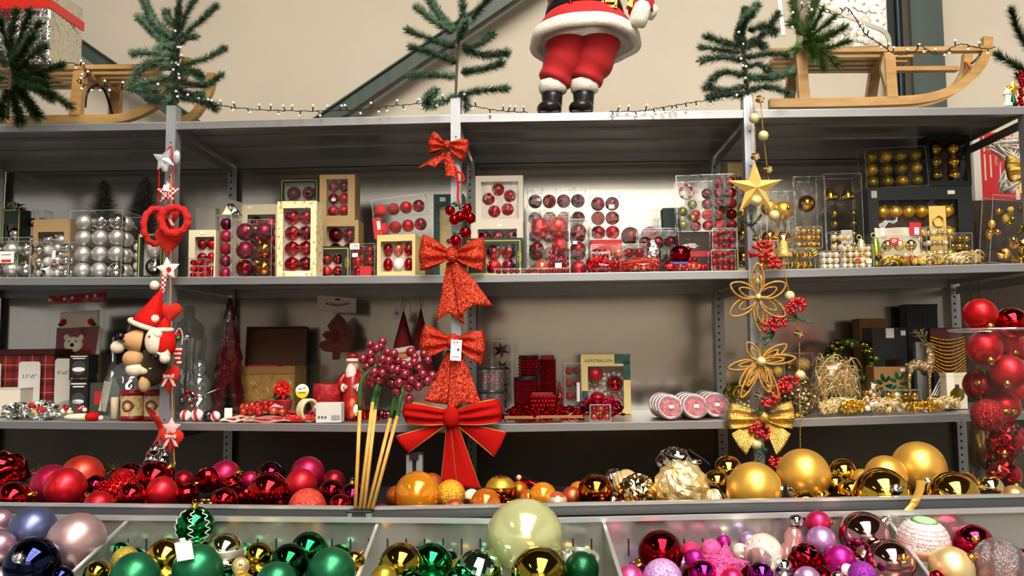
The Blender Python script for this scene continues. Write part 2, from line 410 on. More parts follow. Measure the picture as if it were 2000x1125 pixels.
for i, X in enumerate(POSTX):
    pz = tops[i]; w_ = .034
    pb = MB().box((X, -.004, pz / 2), (w_, .004, pz)).box((X - w_ / 2 + .002, .018, pz / 2), (.004, .04, pz)).box((X + w_ / 2 - .002, .018, pz / 2), (.004, .04, pz))
    pb.box((X - .006, -.0065, pz / 2), (.003, .002, pz)).box((X + .006, -.0065, pz / 2), (.003, .002, pz))
    p = pb.build('front_post', M_post, rack)
    hb = MB()
    for z in [q * .12 + .06 for q in range(17)]:
        if z < pz - .02: hb.cyl((X + .001, -.0068, z), (X + .001, -.0055, z), .003, n=8)
    hb.build('bolt_hole', M_hole, p)['kind'] = 'stuff'
    rz = 2.03
    r = MB().box((X, DEPTH - .03, rz / 2), (.036, .004, rz)).box((X - .017, DEPTH - .012, rz / 2), (.003, .036, rz)).build('rear_post', M_galv, rack)
    hb = MB()
    for q in range(56): hb.box((X - .005, DEPTH - .0335, .5 + q * .027), (.0055, .003, .008))
    hb.build('slot', M_hole, r)['kind'] = 'stuff'
    # side gussets tying front and rear posts under each shelf
    for k in range(3):
        z = shelf_z(k, X) - .05
        MB().box((X, DEPTH / 2, z), (.004, DEPTH - .08, .03)).build('side_tie', M_galv, rack)
# back sheets: three horizontal strips to each bay, lapped a few millimetres over each other
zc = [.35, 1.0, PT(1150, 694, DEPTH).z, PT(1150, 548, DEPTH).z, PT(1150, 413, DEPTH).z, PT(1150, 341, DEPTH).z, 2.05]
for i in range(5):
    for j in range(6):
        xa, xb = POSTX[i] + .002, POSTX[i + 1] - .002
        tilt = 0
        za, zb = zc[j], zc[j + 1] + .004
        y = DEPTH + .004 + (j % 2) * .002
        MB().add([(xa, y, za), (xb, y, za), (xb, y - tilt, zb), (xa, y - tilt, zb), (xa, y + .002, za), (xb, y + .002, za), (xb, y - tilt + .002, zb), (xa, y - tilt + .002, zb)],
                 [(0, 1, 2, 3), (7, 6, 5, 4), (0, 4, 5, 1), (1, 5, 6, 2), (2, 6, 7, 3), (3, 7, 4, 0)]).build('back_sheet', M_back if j > 0 else M_backshade, rack)

# ------------------------------------------------------------------ display table with its bins
M_rail = mat('anodised_rail', '#c8c9ca', .3, .7); M_railf = mat('dark_rail_face', '#6d6f70', .35, .7)
M_bin = galv('galvanised_bin', '#bcbcb6', .17, .8); M_binshade = mat('shade_dark_bin_floor', '#1b1a19', .9, spec=.05)  # bin floor colour darkened to hold the shade behind the baubles
M_black = mat('black_plastic', '#17171a', .45)
RY = -.90
tab = thing('display_table', 'galvanised display table with stepped bins full of baubles', 'table', (0, 0, 0))
def RP(px, py, Y=RY): return PT(px, py, Y)
TFL = .80
for a, b in (((-260, 984), (704, 994)), ((704, 995), (2280, 964))):
    p, q = RP(*a), RP(*b)
    o = MB().bar(p + Vector((0, .014, -.012)), q + Vector((0, .014, -.012)), .028, .024, up=(0, 0, 1)).build('rail', M_railf, tab)
    MB().bar(p + Vector((0, .004, .002)), q + Vector((0, .004, .002)), .016, .006, up=(0, 0, 1)).build('rail_bead', M_rail, o)
    MB().bar(p + Vector((0, .006, -.028)), q + Vector((0, .006, -.028)), .012, .012, up=(0, 0, 1)).build('rail_groove', M_black, o)
TX0, TX1 = RP(-260, 990).x, RP(2280, 990).x
TXC, TW = (TX0 + TX1) / 2, TX1 - TX0
MB().box((TXC, (RY - .02) / 2, TFL - .006), (TW, -RY - .05, .012)).build('bin_floor', M_binshade, tab)
for px, py, Y in ((810, 886, -.045), (704, 1000, RY - .012)):
    P = PT(px, py, Y); o = MB()
    for s_ in (-1, 1): o.box((P.x + s_ * .0165, P.y + .004, P.z - .10), (.02, .03, .2))
    o.box((P.x, P.y + .016, P.z - .10), (.05, .01, .2))
    o = o.build('profile_post', M_rail, tab)
    MB().box((P.x, P.y, P.z + .003), (.058, .036, .006), ch=.002).box((P.x, P.y - .004, P.z - .008), (.03, .03, .02)).box((P.x, P.y - .002, P.z - .09), (.006, .02, .16)).build('end_cap', M_black, o)
BY = RY - .035
bt = [PT(x, y, BY) for x, y in ((-260, 1003), (1000, 1014), (2280, 985))]
for a, b in ((bt[0], bt[1]), (bt[1], bt[2])):
    MB().add([a, b, b + Vector((0, 0, -.34)), a + Vector((0, 0, -.34)), a + Vector((0, .003, 0)), b + Vector((0, .003, 0)), b + Vector((0, .003, -.34)), a + Vector((0, .003, -.34))],
             [(0, 3, 2, 1), (4, 5, 6, 7), (0, 1, 5, 4), (3, 7, 6, 2)]).build('bin_rear_wall', M_bin, tab)
    MB().bar(a + Vector((0, -.002, -.004)), b + Vector((0, -.002, -.004)), .012, .01, up=(0, 0, 1)).build('bin_lip', M_rail, tab)
sl = MB()
for i in range(54):
    px = 33 + i * 36.2; P = PT(px, 1052, BY - .0005); Q = PT(px, 1086, BY - .0005)
    sl.box((P.x, BY - .0006, (P.z + Q.z) / 2), (.0035, .0012, P.z - Q.z))
sl.build('slot', M_hole, tab)['kind'] = 'stuff'  # dark slips on the wall stand in for the shade inside the slots
MB().add([(TX0, BY, .70), (TX1, BY, .70), (TX1, -1.75, .56), (TX0, -1.75, .56), (TX0, BY, .69), (TX1, BY, .69), (TX1, -1.75, .55), (TX0, -1.75, .55)],
         [(0, 3, 2, 1), (4, 5, 6, 7), (2, 3, 7, 6)]).build('front_bin_floor', M_bin, tab)
MB().box((TXC, -1.75, .60), (TW, .004, .12)).build('front_bin_lip', M_bin, tab)
MB().box((TXC, -.9, .3), (TW - .1, 1.5, .5)).build('plinth', M_darksteel, tab)
for a, b in (((250, 1017), (135, 1125)), ((738, 1022), (700, 1125)), ((1180, 1024), (1212, 1125)), ((1738, 1020), (1815, 1125))):
    A = PT(a[0], a[1], BY); lo, hi = -1.9, BY
    for _ in range(40):
        m_ = (lo + hi) / 2; x = PT(b[0], b[1], m_).x
        if (x < A.x) == (A.x < 1.25): hi = m_
        else: lo = m_
    B = PT(b[0], b[1], m_)
    d = (B - A); B2 = A + d * min(1.6, (-1.72 - A.y) / d.y); dn = Vector((0, 0, -.2)); t_ = Vector((.0018, 0, 0))
    vs = [A - t_, B2 - t_, B2 - t_ + dn, A - t_ + dn, A + t_, B2 + t_, B2 + t_ + dn, A + t_ + dn]
    dv = MB().add(vs, [(0, 1, 2, 3), (7, 6, 5, 4), (0, 4, 5, 1), (1, 5, 6, 2), (3, 2, 6, 7), (0, 3, 7, 4)]).build('bin_divider', M_bin, tab)
    MB().bar(A, B2, .007, .005, up=(0, 0, 1)).build('rolled_edge', M_rail, dv)
# ------------------------------------------------------------------ baubles
KCOL = {'red': '#c4141c', 'dred': '#8a0a18', 'burg': '#7c0f36', 'coral': '#d8412f', 'cherry': '#d3202e', 'magred': '#b81a48', 'wine': '#5d0a1c',
        'orange': '#e8921e', 'dorange': '#cf6a14', 'salmon': '#d2603c', 'copper': '#b5631c', 'gold': '#d6a636', 'satgold': '#edb850', 'champ': '#ecd196', 'olive': '#9a8628',
        'silver': '#c9c6c0', 'cream': '#e9d9b4', 'green': '#0f7a3c', 'satgreen': '#1f6b45', 'dgreen': '#0c4a2a', 'mint': '#9fd3ae', 'palegreen': '#c3c68e',
        'lilac': '#b58ac0', 'mauve': '#a5808f', 'rosegrey': '#b99a9c', 'blue': '#5c648c', 'dblue': '#23284c', 'magenta': '#b3147c', 'pink': '#d64a86', 'hotpink': '#cc2258',
        'purple': '#7c1f86', 'rose': '#c28a88', 'white': '#e6e2da', 'pearl': '#efe6d8', 'black': '#141214', 'limeg': '#7f8a22', 'kelly': '#2c8a3a', 'tan': '#c79c5a'}
def kmat(kind):
    fin, c = kind.split('_'); h = KCOL[c]
    if fin == 'ch': return mat('chrome_' + c, h, .06, 1.0)
    if fin == 'sa': return mat('satin_' + c, h, .38, .78, coat=.12)
    if fin == 'pe': return mat('pearl_' + c, h, .14, .5, coat=.5)
    if fin == 'gl':
        m = glitter('glitter_' + c, h, 24, .7, .45, .35); m.node_tree.nodes['Principled BSDF'].inputs['Specular IOR Level'].default_value = .15; return m
    if fin == 'pl': return mat('plain_' + c, h, .3, 0, coat=.4)
    if fin == 'gs': return clear('glass_' + c, h, .12, .04, .07)
M_capg = mat('gold_cap', '#d0a442', .22, 1.0); M_caps = mat('silver_cap', '#cfcac2', .2, 1.0)
SPH = {}
def sphere_mesh(kind, shape='round', hi=False):
    key = (kind, shape, hi)
    if key in SPH: return SPH[key]
    b = MB(); nu, nv = (40, 24) if hi else (22, 14)
    if shape == 'round': b.sph((0, 0, 0), 1, nu, nv)
    elif shape == 'facet': b.sph((0, 0, 0), 1, 14, 9, smooth=False)
    elif shape == 'disco': b.sph((0, 0, 0), 1, 34, 22, smooth=False)
    elif shape == 'ribbed': b.sph((0, 0, 0), 1, 64, 20, fn=lambda a, t: 1 + .045 * math.cos(16 * a))
    elif shape == 'swirl': b.sph((0, 0, 0), 1, 60, 24, fn=lambda a, t: 1 + .05 * math.cos(7 * a + 5 * t))
    elif shape == 'diamond': b.sph((0, 0, 0), 1, 60, 36, fn=lambda a, t: 1 + .045 * (1 - 2 * abs(((a * 10 / (2 * PI) + t * 10 / PI * .5) % 1) - .5)) * (1 - 2 * abs(((a * 10 / (2 * PI) - t * 10 / PI * .5) % 1) - .5)) * 2, smooth=False)
    elif shape == 'crystal': b.sph((0, 0, 0), 1, 40, 22, fn=lambda a, t: 1 + .05 * ((round(a * 20 / PI) + round(t * 11 / PI * 2)) % 2), smooth=False)
    elif shape == 'crumple': b.sph((0, 0, 0), 1, 40, 26, fn=lambda a, t: 1 + .05 * math.sin(5 * a + 3 * math.sin(4 * t)) + .035 * math.sin(9 * t + 3 * math.cos(2 * a)))
    elif shape == 'egg': b.sph((0, 0, 0), 1, 20, 14, sc=(.92, .92, 1.22))
    elif shape == 'onion': b.lathe([(.0, -1.04), (.18, -1), (.42, -.9), (.68, -.72), (.88, -.45), (1, 0), (.88, .45), (.68, .72), (.42, .88), (.16, .97), (.12, 1.06)], 20)
    SPH[key] = b.mesh('bauble_' + kind + '_' + shape, kmat(kind)); return SPH[key]
CAPM = {}
def cap_mesh(m):
    if m.name not in CAPM:
        b = MB().lathe([(.2, 0), (.21, .03), (.19, .06), (.19, .2), (.14, .24), (.02, .25)], 14)
        b.tube([(.1 * math.cos(2 * PI * i / 12), 0, .33 + .1 * math.sin(2 * PI * i / 12)) for i in range(12)], .018, 6, closed=True)
        CAPM[m.name] = b.mesh('cap', m)
    return CAPM[m.name]
def aim(v):  # rotation that turns +z onto v
    return Vector((0, 0, 1)).rotation_difference(Vector(v).normalized()).to_euler()
def add_cap(ball, v, m=None, r=1.):
    v = Vector(v).normalized()
    c = bpy.data.objects.new('cap', cap_mesh(m or M_capg)); COL.objects.link(c); c.parent = ball
    c.location = v * .965; c.rotation_euler = aim(v); return c
PLACED = []   # (centre, radius, px, py, rpx)
def put_ball(c, r, kind, label, cap=None, shape='round', capm=None, cat='bauble', group=None, hi=True, name='bauble'):
    o = bpy.data.objects.new(name, sphere_mesh(kind, shape, hi)); COL.objects.link(o)
    o.location = c; o.scale = (r, r, r)
    o.rotation_euler = (random.uniform(-.5, .5), random.uniform(-.5, .5), 0) if shape not in ('round',) else (0, 0, 0)
    tag(o, label, cat, group)
    if cap is not None:
        v = Vector(cap)
        if shape != 'round': o.rotation_euler = (0, 0, 0)
        add_cap(o, v, capm)
    return o
def img_dir(px, py, cx, cy, r):
    a, b = (cx - px) / r, (cy - py) / r; q = max(0, 1 - a * a - b * b)
    n = math.sqrt(a * a + b * b + q)
    return (RT * a - UP * b - FW * math.sqrt(q)) / n
REAR = [  # x, y, r, finish, label, cap pixel, shape
 (7, 928, 44, 'ch_red', 'big shiny red bauble at the left edge of the picture', None, 'crumple'),
 (26, 975, 34, 'ch_red', 'shiny red bauble low at the left edge, under the big shiny one', (62, 966), 'round'),
 (101, 947, 39, 'sa_magred', 'crimson-pink satin bauble half behind the matt red one, left', None, 'round'),
 (128, 953, 39, 'sa_cherry', 'matt red bauble in front of the crimson-pink one, left', None, 'round'),
 (161, 931, 41, 'sa_coral', 'large bright coral-red satin bauble at the back of the left pile', None, 'round'),
 (186, 952, 24, 'ch_burg', 'dark wine-coloured shiny bauble right of the coral one', None, 'round'),
 (193, 988, 29, 'sa_red', 'matt red bauble just showing over the rail beside a beaded finial', None, 'round'),
 (257, 970, 27, 'ch_red', 'small shiny red bauble with gold cap turned to the left', (228, 978), 'round'),
 (316, 961, 30, 'sa_cherry', 'smooth matt red bauble below the post with the heart garland', None, 'round'),
 (303, 937, 37, 'ch_red', 'shiny red bauble with gold cap behind the matt one under the heart garland', (333, 912), 'round'),
 (255, 932, 28, 'ch_dred', 'dark red shiny bauble at the back, left of the capped shiny one', None, 'round'),
 (240, 940, 25, 'sa_red', 'dull red bauble at the back above the beaded finial', None, 'round'),
 (358, 940, 21, 'sa_dred', 'small dark satin red bauble right of the heart garland', None, 'round'),
 (366, 966, 22, 'ch_red', 'small shiny red bauble with mirrored squares near the rail', None, 'facet'),
 (405, 938, 25, 'ch_red', 'faceted red bauble showing its dark hole', (392, 940), 'facet'),
 (440, 928, 29, 'sa_magred', 'satin red bauble at the back with small gold cap on its right', (467, 922), 'round'),
 (454, 948, 19, 'ch_red', 'small crinkled shiny red bauble in front of the satin one', None, 'crumple'),
 (438, 979, 26, 'ch_red', 'shiny red bauble low by the rail, right of the gold bow', None, 'round'),
 (482, 968, 17, 'ch_red', 'little faceted red bauble left of the largest shiny one', None, 'facet'),
 (525, 962, 40, 'ch_red', 'largest shiny red bauble in the middle of the red pile', None, 'round'),
 (528, 930, 28, 'ch_burg', 'dark shiny bauble directly behind the largest shiny red one', None, 'round'),
 (489, 938, 18, 'sa_magred', 'small satin crimson bauble peeping out at the back of the red pile', None, 'round'),
 (601, 925, 33, 'sa_magred', 'topmost satin crimson bauble of the pair at the back of the red pile', None, 'round'),
 (588, 946, 31, 'sa_cherry', 'satin crimson bauble in front of the topmost one', None, 'round'),
 (600, 990, 36, 'gl_coral', 'coral glitter bauble rising above the rail', None, 'round'),
 (648, 962, 25, 'ch_dred', 'shiny red bauble right of the satin crimson pair', None, 'round'),
 (652, 940, 22, 'sa_dred', 'dull dark red bauble behind the shiny one, near the sticks', None, 'round'),
 (664, 987, 22, 'ch_red', 'small shiny red bauble by the rail left of the sticks', None, 'round'),
 (689, 970, 26, 'ch_burg', 'shiny magenta bauble with pink cap behind the sticks', (688, 944), 'round'),
 (745, 999, 15, 'sa_magred', 'small crimson bauble barely above the rail right of the sticks', None, 'round'),
 (815, 966, 45, 'pe_orange', 'large glossy orange bauble with its white neck turned to the front', (807, 985), 'round'),
 (843, 946, 22, 'sa_salmon', 'dull orange bauble behind the large glossy orange one', None, 'round'),
 (880, 966, 29, 'gl_orange', 'orange glitter bauble beside the large glossy orange one', None, 'round'),
 (888, 997, 22, 'sa_salmon', 'red-orange matt bauble barely above the rail', None, 'round'),
 (921, 970, 15, 'pl_cream', 'small cream and orange bauble with silver cap', (938, 958), 'round'),
 (948, 984, 30, 'pe_dorange', 'pearly orange bauble low by the rail', None, 'round'),
 (978, 960, 31, 'ch_copper', 'shiny copper bauble with gold crown in the orange pile', None, 'round'),
 (992, 986, 13, 'ch_copper', 'tiny shiny copper bauble near the giant pale bauble', None, 'round'),
 (1014, 958, 18, 'sa_dorange', 'matt orange bauble at the back of the orange pile', None, 'round'),
 (1032, 974, 18, 'pe_dorange', 'small glossy orange bauble above the giant pale bauble', None, 'round'),
 (1060, 969, 27, 'pe_orange', 'yellow-orange pearly bauble above the giant pale bauble', None, 'round'),
 (1088, 980, 20, 'pe_salmon', 'orange bauble with a cream face patch', None, 'round'),
 (1117, 970, 20, 'sa_salmon', 'matt salmon bauble at the right end of the orange pile', None, 'round'),
 (1163, 961, 35, 'ch_copper', 'shiny amber bauble between the orange and the gold pile', None, 'round'),
 (1200, 934, 18, 'ch_silver', 'small ribbed silver bauble at the back behind the amber one', None, 'ribbed'),
 (1223, 944, 26, 'pe_champ', 'fluted cream-gold bauble behind the cut silver one', None, 'ribbed'),
 (1245, 964, 37, 'ch_champ', 'silver-gold bauble with cut star facets', None, 'diamond'),
 (1318, 914, 39, 'ch_silver', 'crumpled mirror-silver bauble on top of the gold pile', (1352, 902), 'crumple'),
 (1331, 953, 51, 'sa_champ', 'large champagne bauble embossed with diamonds', None, 'diamond'),
 (1399, 944, 26, 'ch_gold', 'shiny gold bauble right of the embossed champagne one', None, 'round'),
 (1421, 920, 30, 'ch_gold', 'shiny gold bauble at the back right of the crumpled silver one', None, 'round'),
 (1395, 978, 22, 'sa_champ', 'fluted gold bauble low by the rail beside a black wire', None, 'ribbed'),
 (1473, 956, 53, 'sa_satgold', 'large satin gold bauble with silver neck pointing right', (1521, 952), 'round'),
 (1434, 934, 18, 'ch_olive', 'dark gold shiny bauble wedged behind the large satin gold one', None, 'round'),
 (1569, 928, 51, 'sa_satgold', 'large satin gold bauble with cap at its lower right, below the gold garland', (1598, 958), 'round'),
 (1646, 926, 30, 'ch_gold', 'shiny gold bauble at the back, right of the large satin one', None, 'round'),
 (1630, 948, 22, 'ch_gold', 'small shiny gold bauble squeezed against the large satin one', None, 'round'),
 (1662, 962, 26, 'ch_gold', 'shiny gold bauble left of the biggest mirrored gold one', None, 'round'),
 (1684, 938, 22, 'sa_satgold', 'matt gold bauble behind the biggest mirrored gold one', None, 'round'),
 (1722, 968, 54, 'ch_gold', 'biggest mirrored gold bauble with its glassy cap upwards', (1727, 945), 'round'),
 (1730, 930, 40, 'sa_satgold', 'satin gold bauble half hidden behind the topmost one', None, 'round'),
 (1794, 914, 51, 'sa_satgold', 'topmost satin gold bauble with glass neck and ribbon', (1788, 932), 'round'),
 (1862, 970, 48, 'ch_gold', 'wide mirrored gold bauble near the clear vase', None, 'round'),
 (1853, 938, 21, 'ch_copper', 'small coppery bauble behind the wide mirrored gold one', None, 'round'),
 (1933, 954, 26, 'ch_champ', 'pale mirrored champagne bauble in front of the clear vase', None, 'round'),
 (1981, 972, 24, 'sa_tan', 'matt tan-gold bauble at the right end of the rail', None, 'round'),
 (1572, 987, 28, 'ch_gold', 'mirrored gold bauble low by the rail under the large satin one', None, 'round'),
 (1604, 970, 12, 'ch_gold', 'tiny gold bauble beside the cap of the large satin one', None, 'round')]
FRONT = [
 (150, 1058, 55, 'sa_rosegrey', 'large dusty pink satin bauble in the left front bin', None, 'round'),
 (64, 1034, 44, 'sa_blue', 'blue-grey satin bauble in the left front bin', None, 'round'),
 (64, 1102, 52, 'ch_dblue', 'dark blue mirrored bauble with pale cap facing the viewer', (64, 1076), 'round'),
 (2, 1018, 22, 'sa_mauve', 'mauve bauble at the left edge, upper one of two', None, 'round'),
 (0, 1068, 30, 'sa_mauve', 'mauve bauble at the left edge, lower one of two', None, 'round'),
 (120, 1128, 22, 'ch_dblue', 'small dark blue bauble at the bottom left', None, 'round'),
 (381, 1027, 37, 'ch_green', 'shiny green bauble painted with white squiggles', (380, 988), 'round'),
 (263, 1128, 48, 'sa_satgreen', 'matt dark green bauble at the bottom, left of the price tag', None, 'round'),
 (324, 1092, 40, 'ch_gold', 'gold mirrored bauble behind the white price tag', None, 'round'),
 (386, 1112, 48, 'sa_satgreen', 'matt green bauble below the squiggle bauble, with a price tag', None, 'round'),
 (440, 1077, 35, 'ch_palegreen', 'pale mirrored bauble with a silver band in the green bin', None, 'round'),
 (505, 1090, 30, 'ch_olive', 'yellow-green mirrored bauble in the middle of the green bin', None, 'round'),
 (565, 1100, 38, 'ch_dgreen', 'dark olive mirrored bauble in the green bin', None, 'round'),
 (603, 1077, 38, 'ch_green', 'bright green mirrored bauble at the back of the green bin', None, 'round'),
 (647, 1117, 47, 'sa_satgreen', 'matt emerald bauble at the right end of the green bin', None, 'round'),
 (540, 1138, 40, 'sa_satgreen', 'matt green bauble cut by the bottom of the picture, centre of the green bin', None, 'round'),
 (245, 1094, 26, 'gl_olive', 'gold glitter bauble in the green bin', None, 'round'),
 (190, 1121, 26, 'ch_olive', 'lime-gold mirrored bauble at the bottom by the left divider', None, 'round'),
 (473, 1140, 22, 'sa_gold', 'matt gold bauble at the bottom of the green bin', None, 'round'),
 (470, 1106, 17, 'sa_champ', 'small champagne bauble with a wide cap in the green bin', (474, 1098), 'round'),
 (692, 1096, 21, 'ch_gold', 'yellow gold bauble with cap by the profile post', (706, 1079), 'round'),
 (1025, 1050, 75, 'pe_palegreen', 'giant translucent pale green-gold bauble', None, 'round'),
 (1054, 1124, 56, 'ch_olive', 'olive-gold mirrored bauble under the giant pale one', None, 'round'),
 (843, 1102, 41, 'ch_green', 'emerald mirrored bauble in the middle front bin', None, 'round'),
 (783, 1105, 44, 'ch_olive', 'gold mirrored bauble left of the emerald one', None, 'round'),
 (934, 1121, 48, 'ch_mint', 'mint green mirror-tile disco bauble', None, 'disco'),
 (750, 1130, 26, 'sa_olive', 'matt olive bauble at the bottom of the middle front bin', None, 'round'),
 (896, 1132, 24, 'ch_green', 'embossed green bauble at the bottom beside the disco bauble', None, 'crystal'),
 (808, 1138, 22, 'ch_green', 'green bauble cut by the bottom edge under the gold mirrored one', None, 'round'),
 (1136, 1112, 34, 'sa_dgreen', 'dark green bauble below a clear plastic ring', None, 'round'),
 (1112, 1094, 12, 'gl_silver', 'tiny silver glitter bauble beside the giant pale one', None, 'round'),
 (1290, 1079, 44, 'ch_dred', 'dark red mirrored bauble in the pink bin', (1246, 1098), 'round'),
 (1294, 1130, 38, 'gl_lilac', 'lilac glitter bauble below the dark red one', None, 'round'),
 (1230, 1132, 28, 'sa_pink', 'pink matt bauble at the bottom by the divider', None, 'round'),
 (1357, 1092, 20, 'sa_magenta', 'small magenta matt bauble right of the dark red one', None, 'round'),
 (1349, 1075, 17, 'gl_hotpink', 'small pink glitter bauble next to the dark red one', None, 'round'),
 (1389, 1074, 21, 'gl_pink', 'pink glitter bauble above the glitter star', None, 'round'),
 (1413, 1058, 14, 'sa_magenta', 'tiny magenta bauble with big silver cap', (1412, 1044), 'round'),
 (1446, 1077, 16, 'pe_pearl', 'small white pearl bauble', None, 'round'),
 (1462, 1058, 19, 'sa_lilac', 'pale lilac bauble behind the white reflector bauble', None, 'round'),
 (1373, 1121, 28, 'ch_magenta', 'magenta mirrored bauble at the bottom of the pink bin', None, 'round'),
 (1486, 1122, 25, 'ch_purple', 'purple mirrored bauble at the bottom below the reflector bauble', None, 'round'),
 (1530, 1109, 19, 'ch_silver', 'small silver mirrored bauble in the pink bin', None, 'round'),
 (1598, 1022, 24, 'sa_hotpink', 'crimson-pink matt bauble on top of the pink pile', (1628, 1020), 'round'),
 (1604, 1057, 29, 'sa_lilac', 'lilac-pink satin bauble under the crimson one', None, 'round'),
 (1687, 1048, 48, 'ch_rose', 'large rosy silver mirrored bauble with silver cap', (1730, 1016), 'round'),
 (1738, 1100, 46, 'ch_rose', 'old-rose mirrored bauble with gold cap facing the viewer', (1746, 1078), 'round'),
 (1573, 1097, 33, 'ch_dred', 'crimson mirrored bauble in the middle of the pink bin', (1606, 1102), 'crumple'),
 (1640, 1094, 30, 'sa_magenta', 'bright magenta satin bauble in the pink bin', None, 'round'),
 (1577, 1133, 26, 'sa_lilac', 'lilac bauble cut by the bottom edge in the pink bin', None, 'round'),
 (1684, 1124, 27, 'gl_purple', 'purple glitter bauble below the rosy silver one', None, 'round'),
 (1635, 1130, 15, 'ch_silver', 'silver bauble at the bottom edge of the pink bin', None, 'round'),
 (1654, 1112, 11, 'pl_white', 'tiny white bauble in the pink bin', None, 'round'),
 (1430, 1134, 24, 'sa_hotpink', 'crimson bauble cut by the bottom edge under the glitter star', None, 'round'),
 (1803, 1059, 49, 'gl_white', 'sugared ball in white, pink and green bands', None, 'round'),
 (1901, 1062, 38, 'ch_magred', 'crimson mirrored bauble with gold cap in the right front bin', (1888, 1044), 'round'),
 (1858, 1110, 42, 'sa_champ', 'champagne satin bauble in the right front bin', (1885, 1084), 'round'),
 (1952, 1102, 48, 'gs_rose', 'clear pink glass bauble with swirled ribs', None, 'swirl'),
 (1830, 1128, 15, 'ch_red', 'little red bauble at the bottom of the right front bin', None, 'round'),
 (1998, 1092, 20, 'ch_purple', 'purple bauble at the right edge of the picture', None, 'round')]
def place(lst, rear):
    todo = []
    for it in lst:
        x, y, r = it[:3]; d = ray(x, y); db = ray(x, y + r)
        if rear:
            t = (TFL + .025 - CAM.z) / db.z
            if y + r > 1000: t = max(t, (RY + .035 - CAM.y) / d.y / (1 - r / FPX / d.y))
        else:
            dd = 1.86 - (y - 1020) / 105 * .2
            if 'sugared' in it[4]: dd = 2
            t = min(dd, (BY - .006 - CAM.y) / (d.y + r / FPX))
        todo.append((t, it))
    todo.sort(key=lambda q: -q[0])
    for t, it in todo:
        x, y, r = it[:3]; d = ray(x, y)
        for _ in range(160):
            c = CAM + d * t; R = r * t / FPX
            if all((c - p[0]).length > (R + p[1]) * .985 for p in PLACED): break
            t -= .003
        PLACED.append((c, R, x, y, r, t, it[4]))
        lab, cp, shp = it[4], it[5], it[6]
        v = img_dir(x, y, cp[0], cp[1], r) if cp else None
        capm = M_caps if ('silver' in lab or 'white neck' in lab or 'glass' in lab or 'pale cap' in lab) else M_capg
        yield it, put_ball(c, R, it[3], lab, v, shp, capm, group='loose baubles in the rear bins' if rear else 'loose baubles in the front bins'), c, R
BALLS = {}
for rear, lst in ((True, REAR), (False, FRONT)):
    for it, o, c, R in place(lst, rear): BALLS[it[4]] = (o, c, R)
# a few extras painted or fixed on single baubles (parts)
o, c, R = BALLS['shiny green bauble painted with white squiggles']
M_squig = glitter('white_glitter_line', '#e8ece6', 500, .8, .2, .4)
b = MB()
for a0 in (-.75, .15, .9):
    pts = []
    for i in range(30):
        t = .5 + 2.1 * i / 29; a = -PI / 2 + a0 * 1.2 + .16 * math.sin(i * 1.3)
        pts.append((1.005 * math.sin(t) * math.cos(a), 1.005 * math.sin(t) * math.sin(a), 1.005 * math.cos(t)))
    b.tube(pts, .03, 5)
b.build('painted_squiggle', M_squig, o)['kind'] = 'stuff'
o, c, R = BALLS['sugared ball in white, pink and green bands']
M_sg = glitter('sugar_green', '#8fc48a', 300, .7, .1, .5); M_sp = glitter('sugar_orange', '#d98a6a', 300, .7, .1, .5)
MB().lathe([(.0, 1.012), (.3, .965), (.52, .87)], 40).build('green_crown', M_sg, o)
MB().lathe([(1.012, -.08), (.985, -.25), (.88, -.5)], 40).build('orange_band', M_sp, o)
o.rotation_euler = (.12, 0.05, 0)
for z_ in (.66, .52, .38, .2, .1): MB().tube([(math.sqrt(1 - z_ * z_) * 1.005 * math.cos(q * PI / 20), math.sqrt(1 - z_ * z_) * 1.005 * math.sin(q * PI / 20), z_) for q in range(40)], .012, 5, closed=True).build('pink_line', mat('sugar_pink_line', '#c9707c', .6), o)
for lb, col, z0, z1 in (('pale mirrored bauble with a silver band in the green bin', 'silver', -.25, .2), ('small cream and orange bauble with silver cap', 'dorange', -.7, -.1), ('orange bauble with a cream face patch', 'cream', -.1, .55), ('shiny copper bauble with gold crown in the orange pile', 'gold', .3, .95)):
    o, c, R = BALLS[lb]
    MB().lathe([(math.sqrt(max(0, 1 - z * z)) * 1.01, z) for z in [z0 + (z1 - z0) * i / 8 for i in range(9)]], 36).build('painted_band', kmat('sa_' + col), o)
# price tag on the green pile
P = CAM + ray(360, 1076) * (BALLS['matt green bauble below the squiggle bauble, with a price tag'][1] - CAM).dot(FW) * .97
pt_ = MB().box((0, 0, 0), (.032, .002, .036)).box((0, .001, .02), (.01, .0015, .01)).build('price_tag', mat('white_card', '#eeebe4', .6)); pt_.location = P; pt_.rotation_euler = (.1, -.15, .1)
tag(pt_, 'blank white price tag leaning on the matt green bauble', 'tag')
# odd-shaped ornaments among the baubles
def along(a, b, Ya, Yb): return PT(a[0], a[1], Ya), PT(b[0], b[1], Yb)
def ornament(name, label, P, v, m, prof, shape=None, n=20, flat=False):
    o = thing(name, label, 'ornament', P, aim(v)); MB().lathe(prof, n, smooth=not flat).build('body', m, o); return o
A, B_ = along((182, 972), (262, 944), -.62, -.55); L_ = (B_ - A).length
o = thing('beaded_finial', 'long red beaded finial lying between red baubles', 'ornament', A, aim(B_ - A))
MB().lathe([(.004, 0), (.012, .005), (.022, .02), (.03, .05), (.03, L_ - .01), (.022, L_ + .005), (.0, L_ + .012)], 16).build('core', kmat('sa_red'), o)
b = MB()
for i in range(9):
    for k in range(12): a = 2 * PI * (k + .5 * (i % 2)) / 12; b.sph((.03 * math.cos(a), .03 * math.sin(a), .018 + i * (L_ - .02) / 8.5), .0062, 6, 5)
b.build('bead', kmat('ch_red'), o)['kind'] = 'stuff'
MB().lathe([(.018, -.018), (.02, -.01), (.012, 0), (.02, .006)], 14).build('gold_collar', M_capg, o)
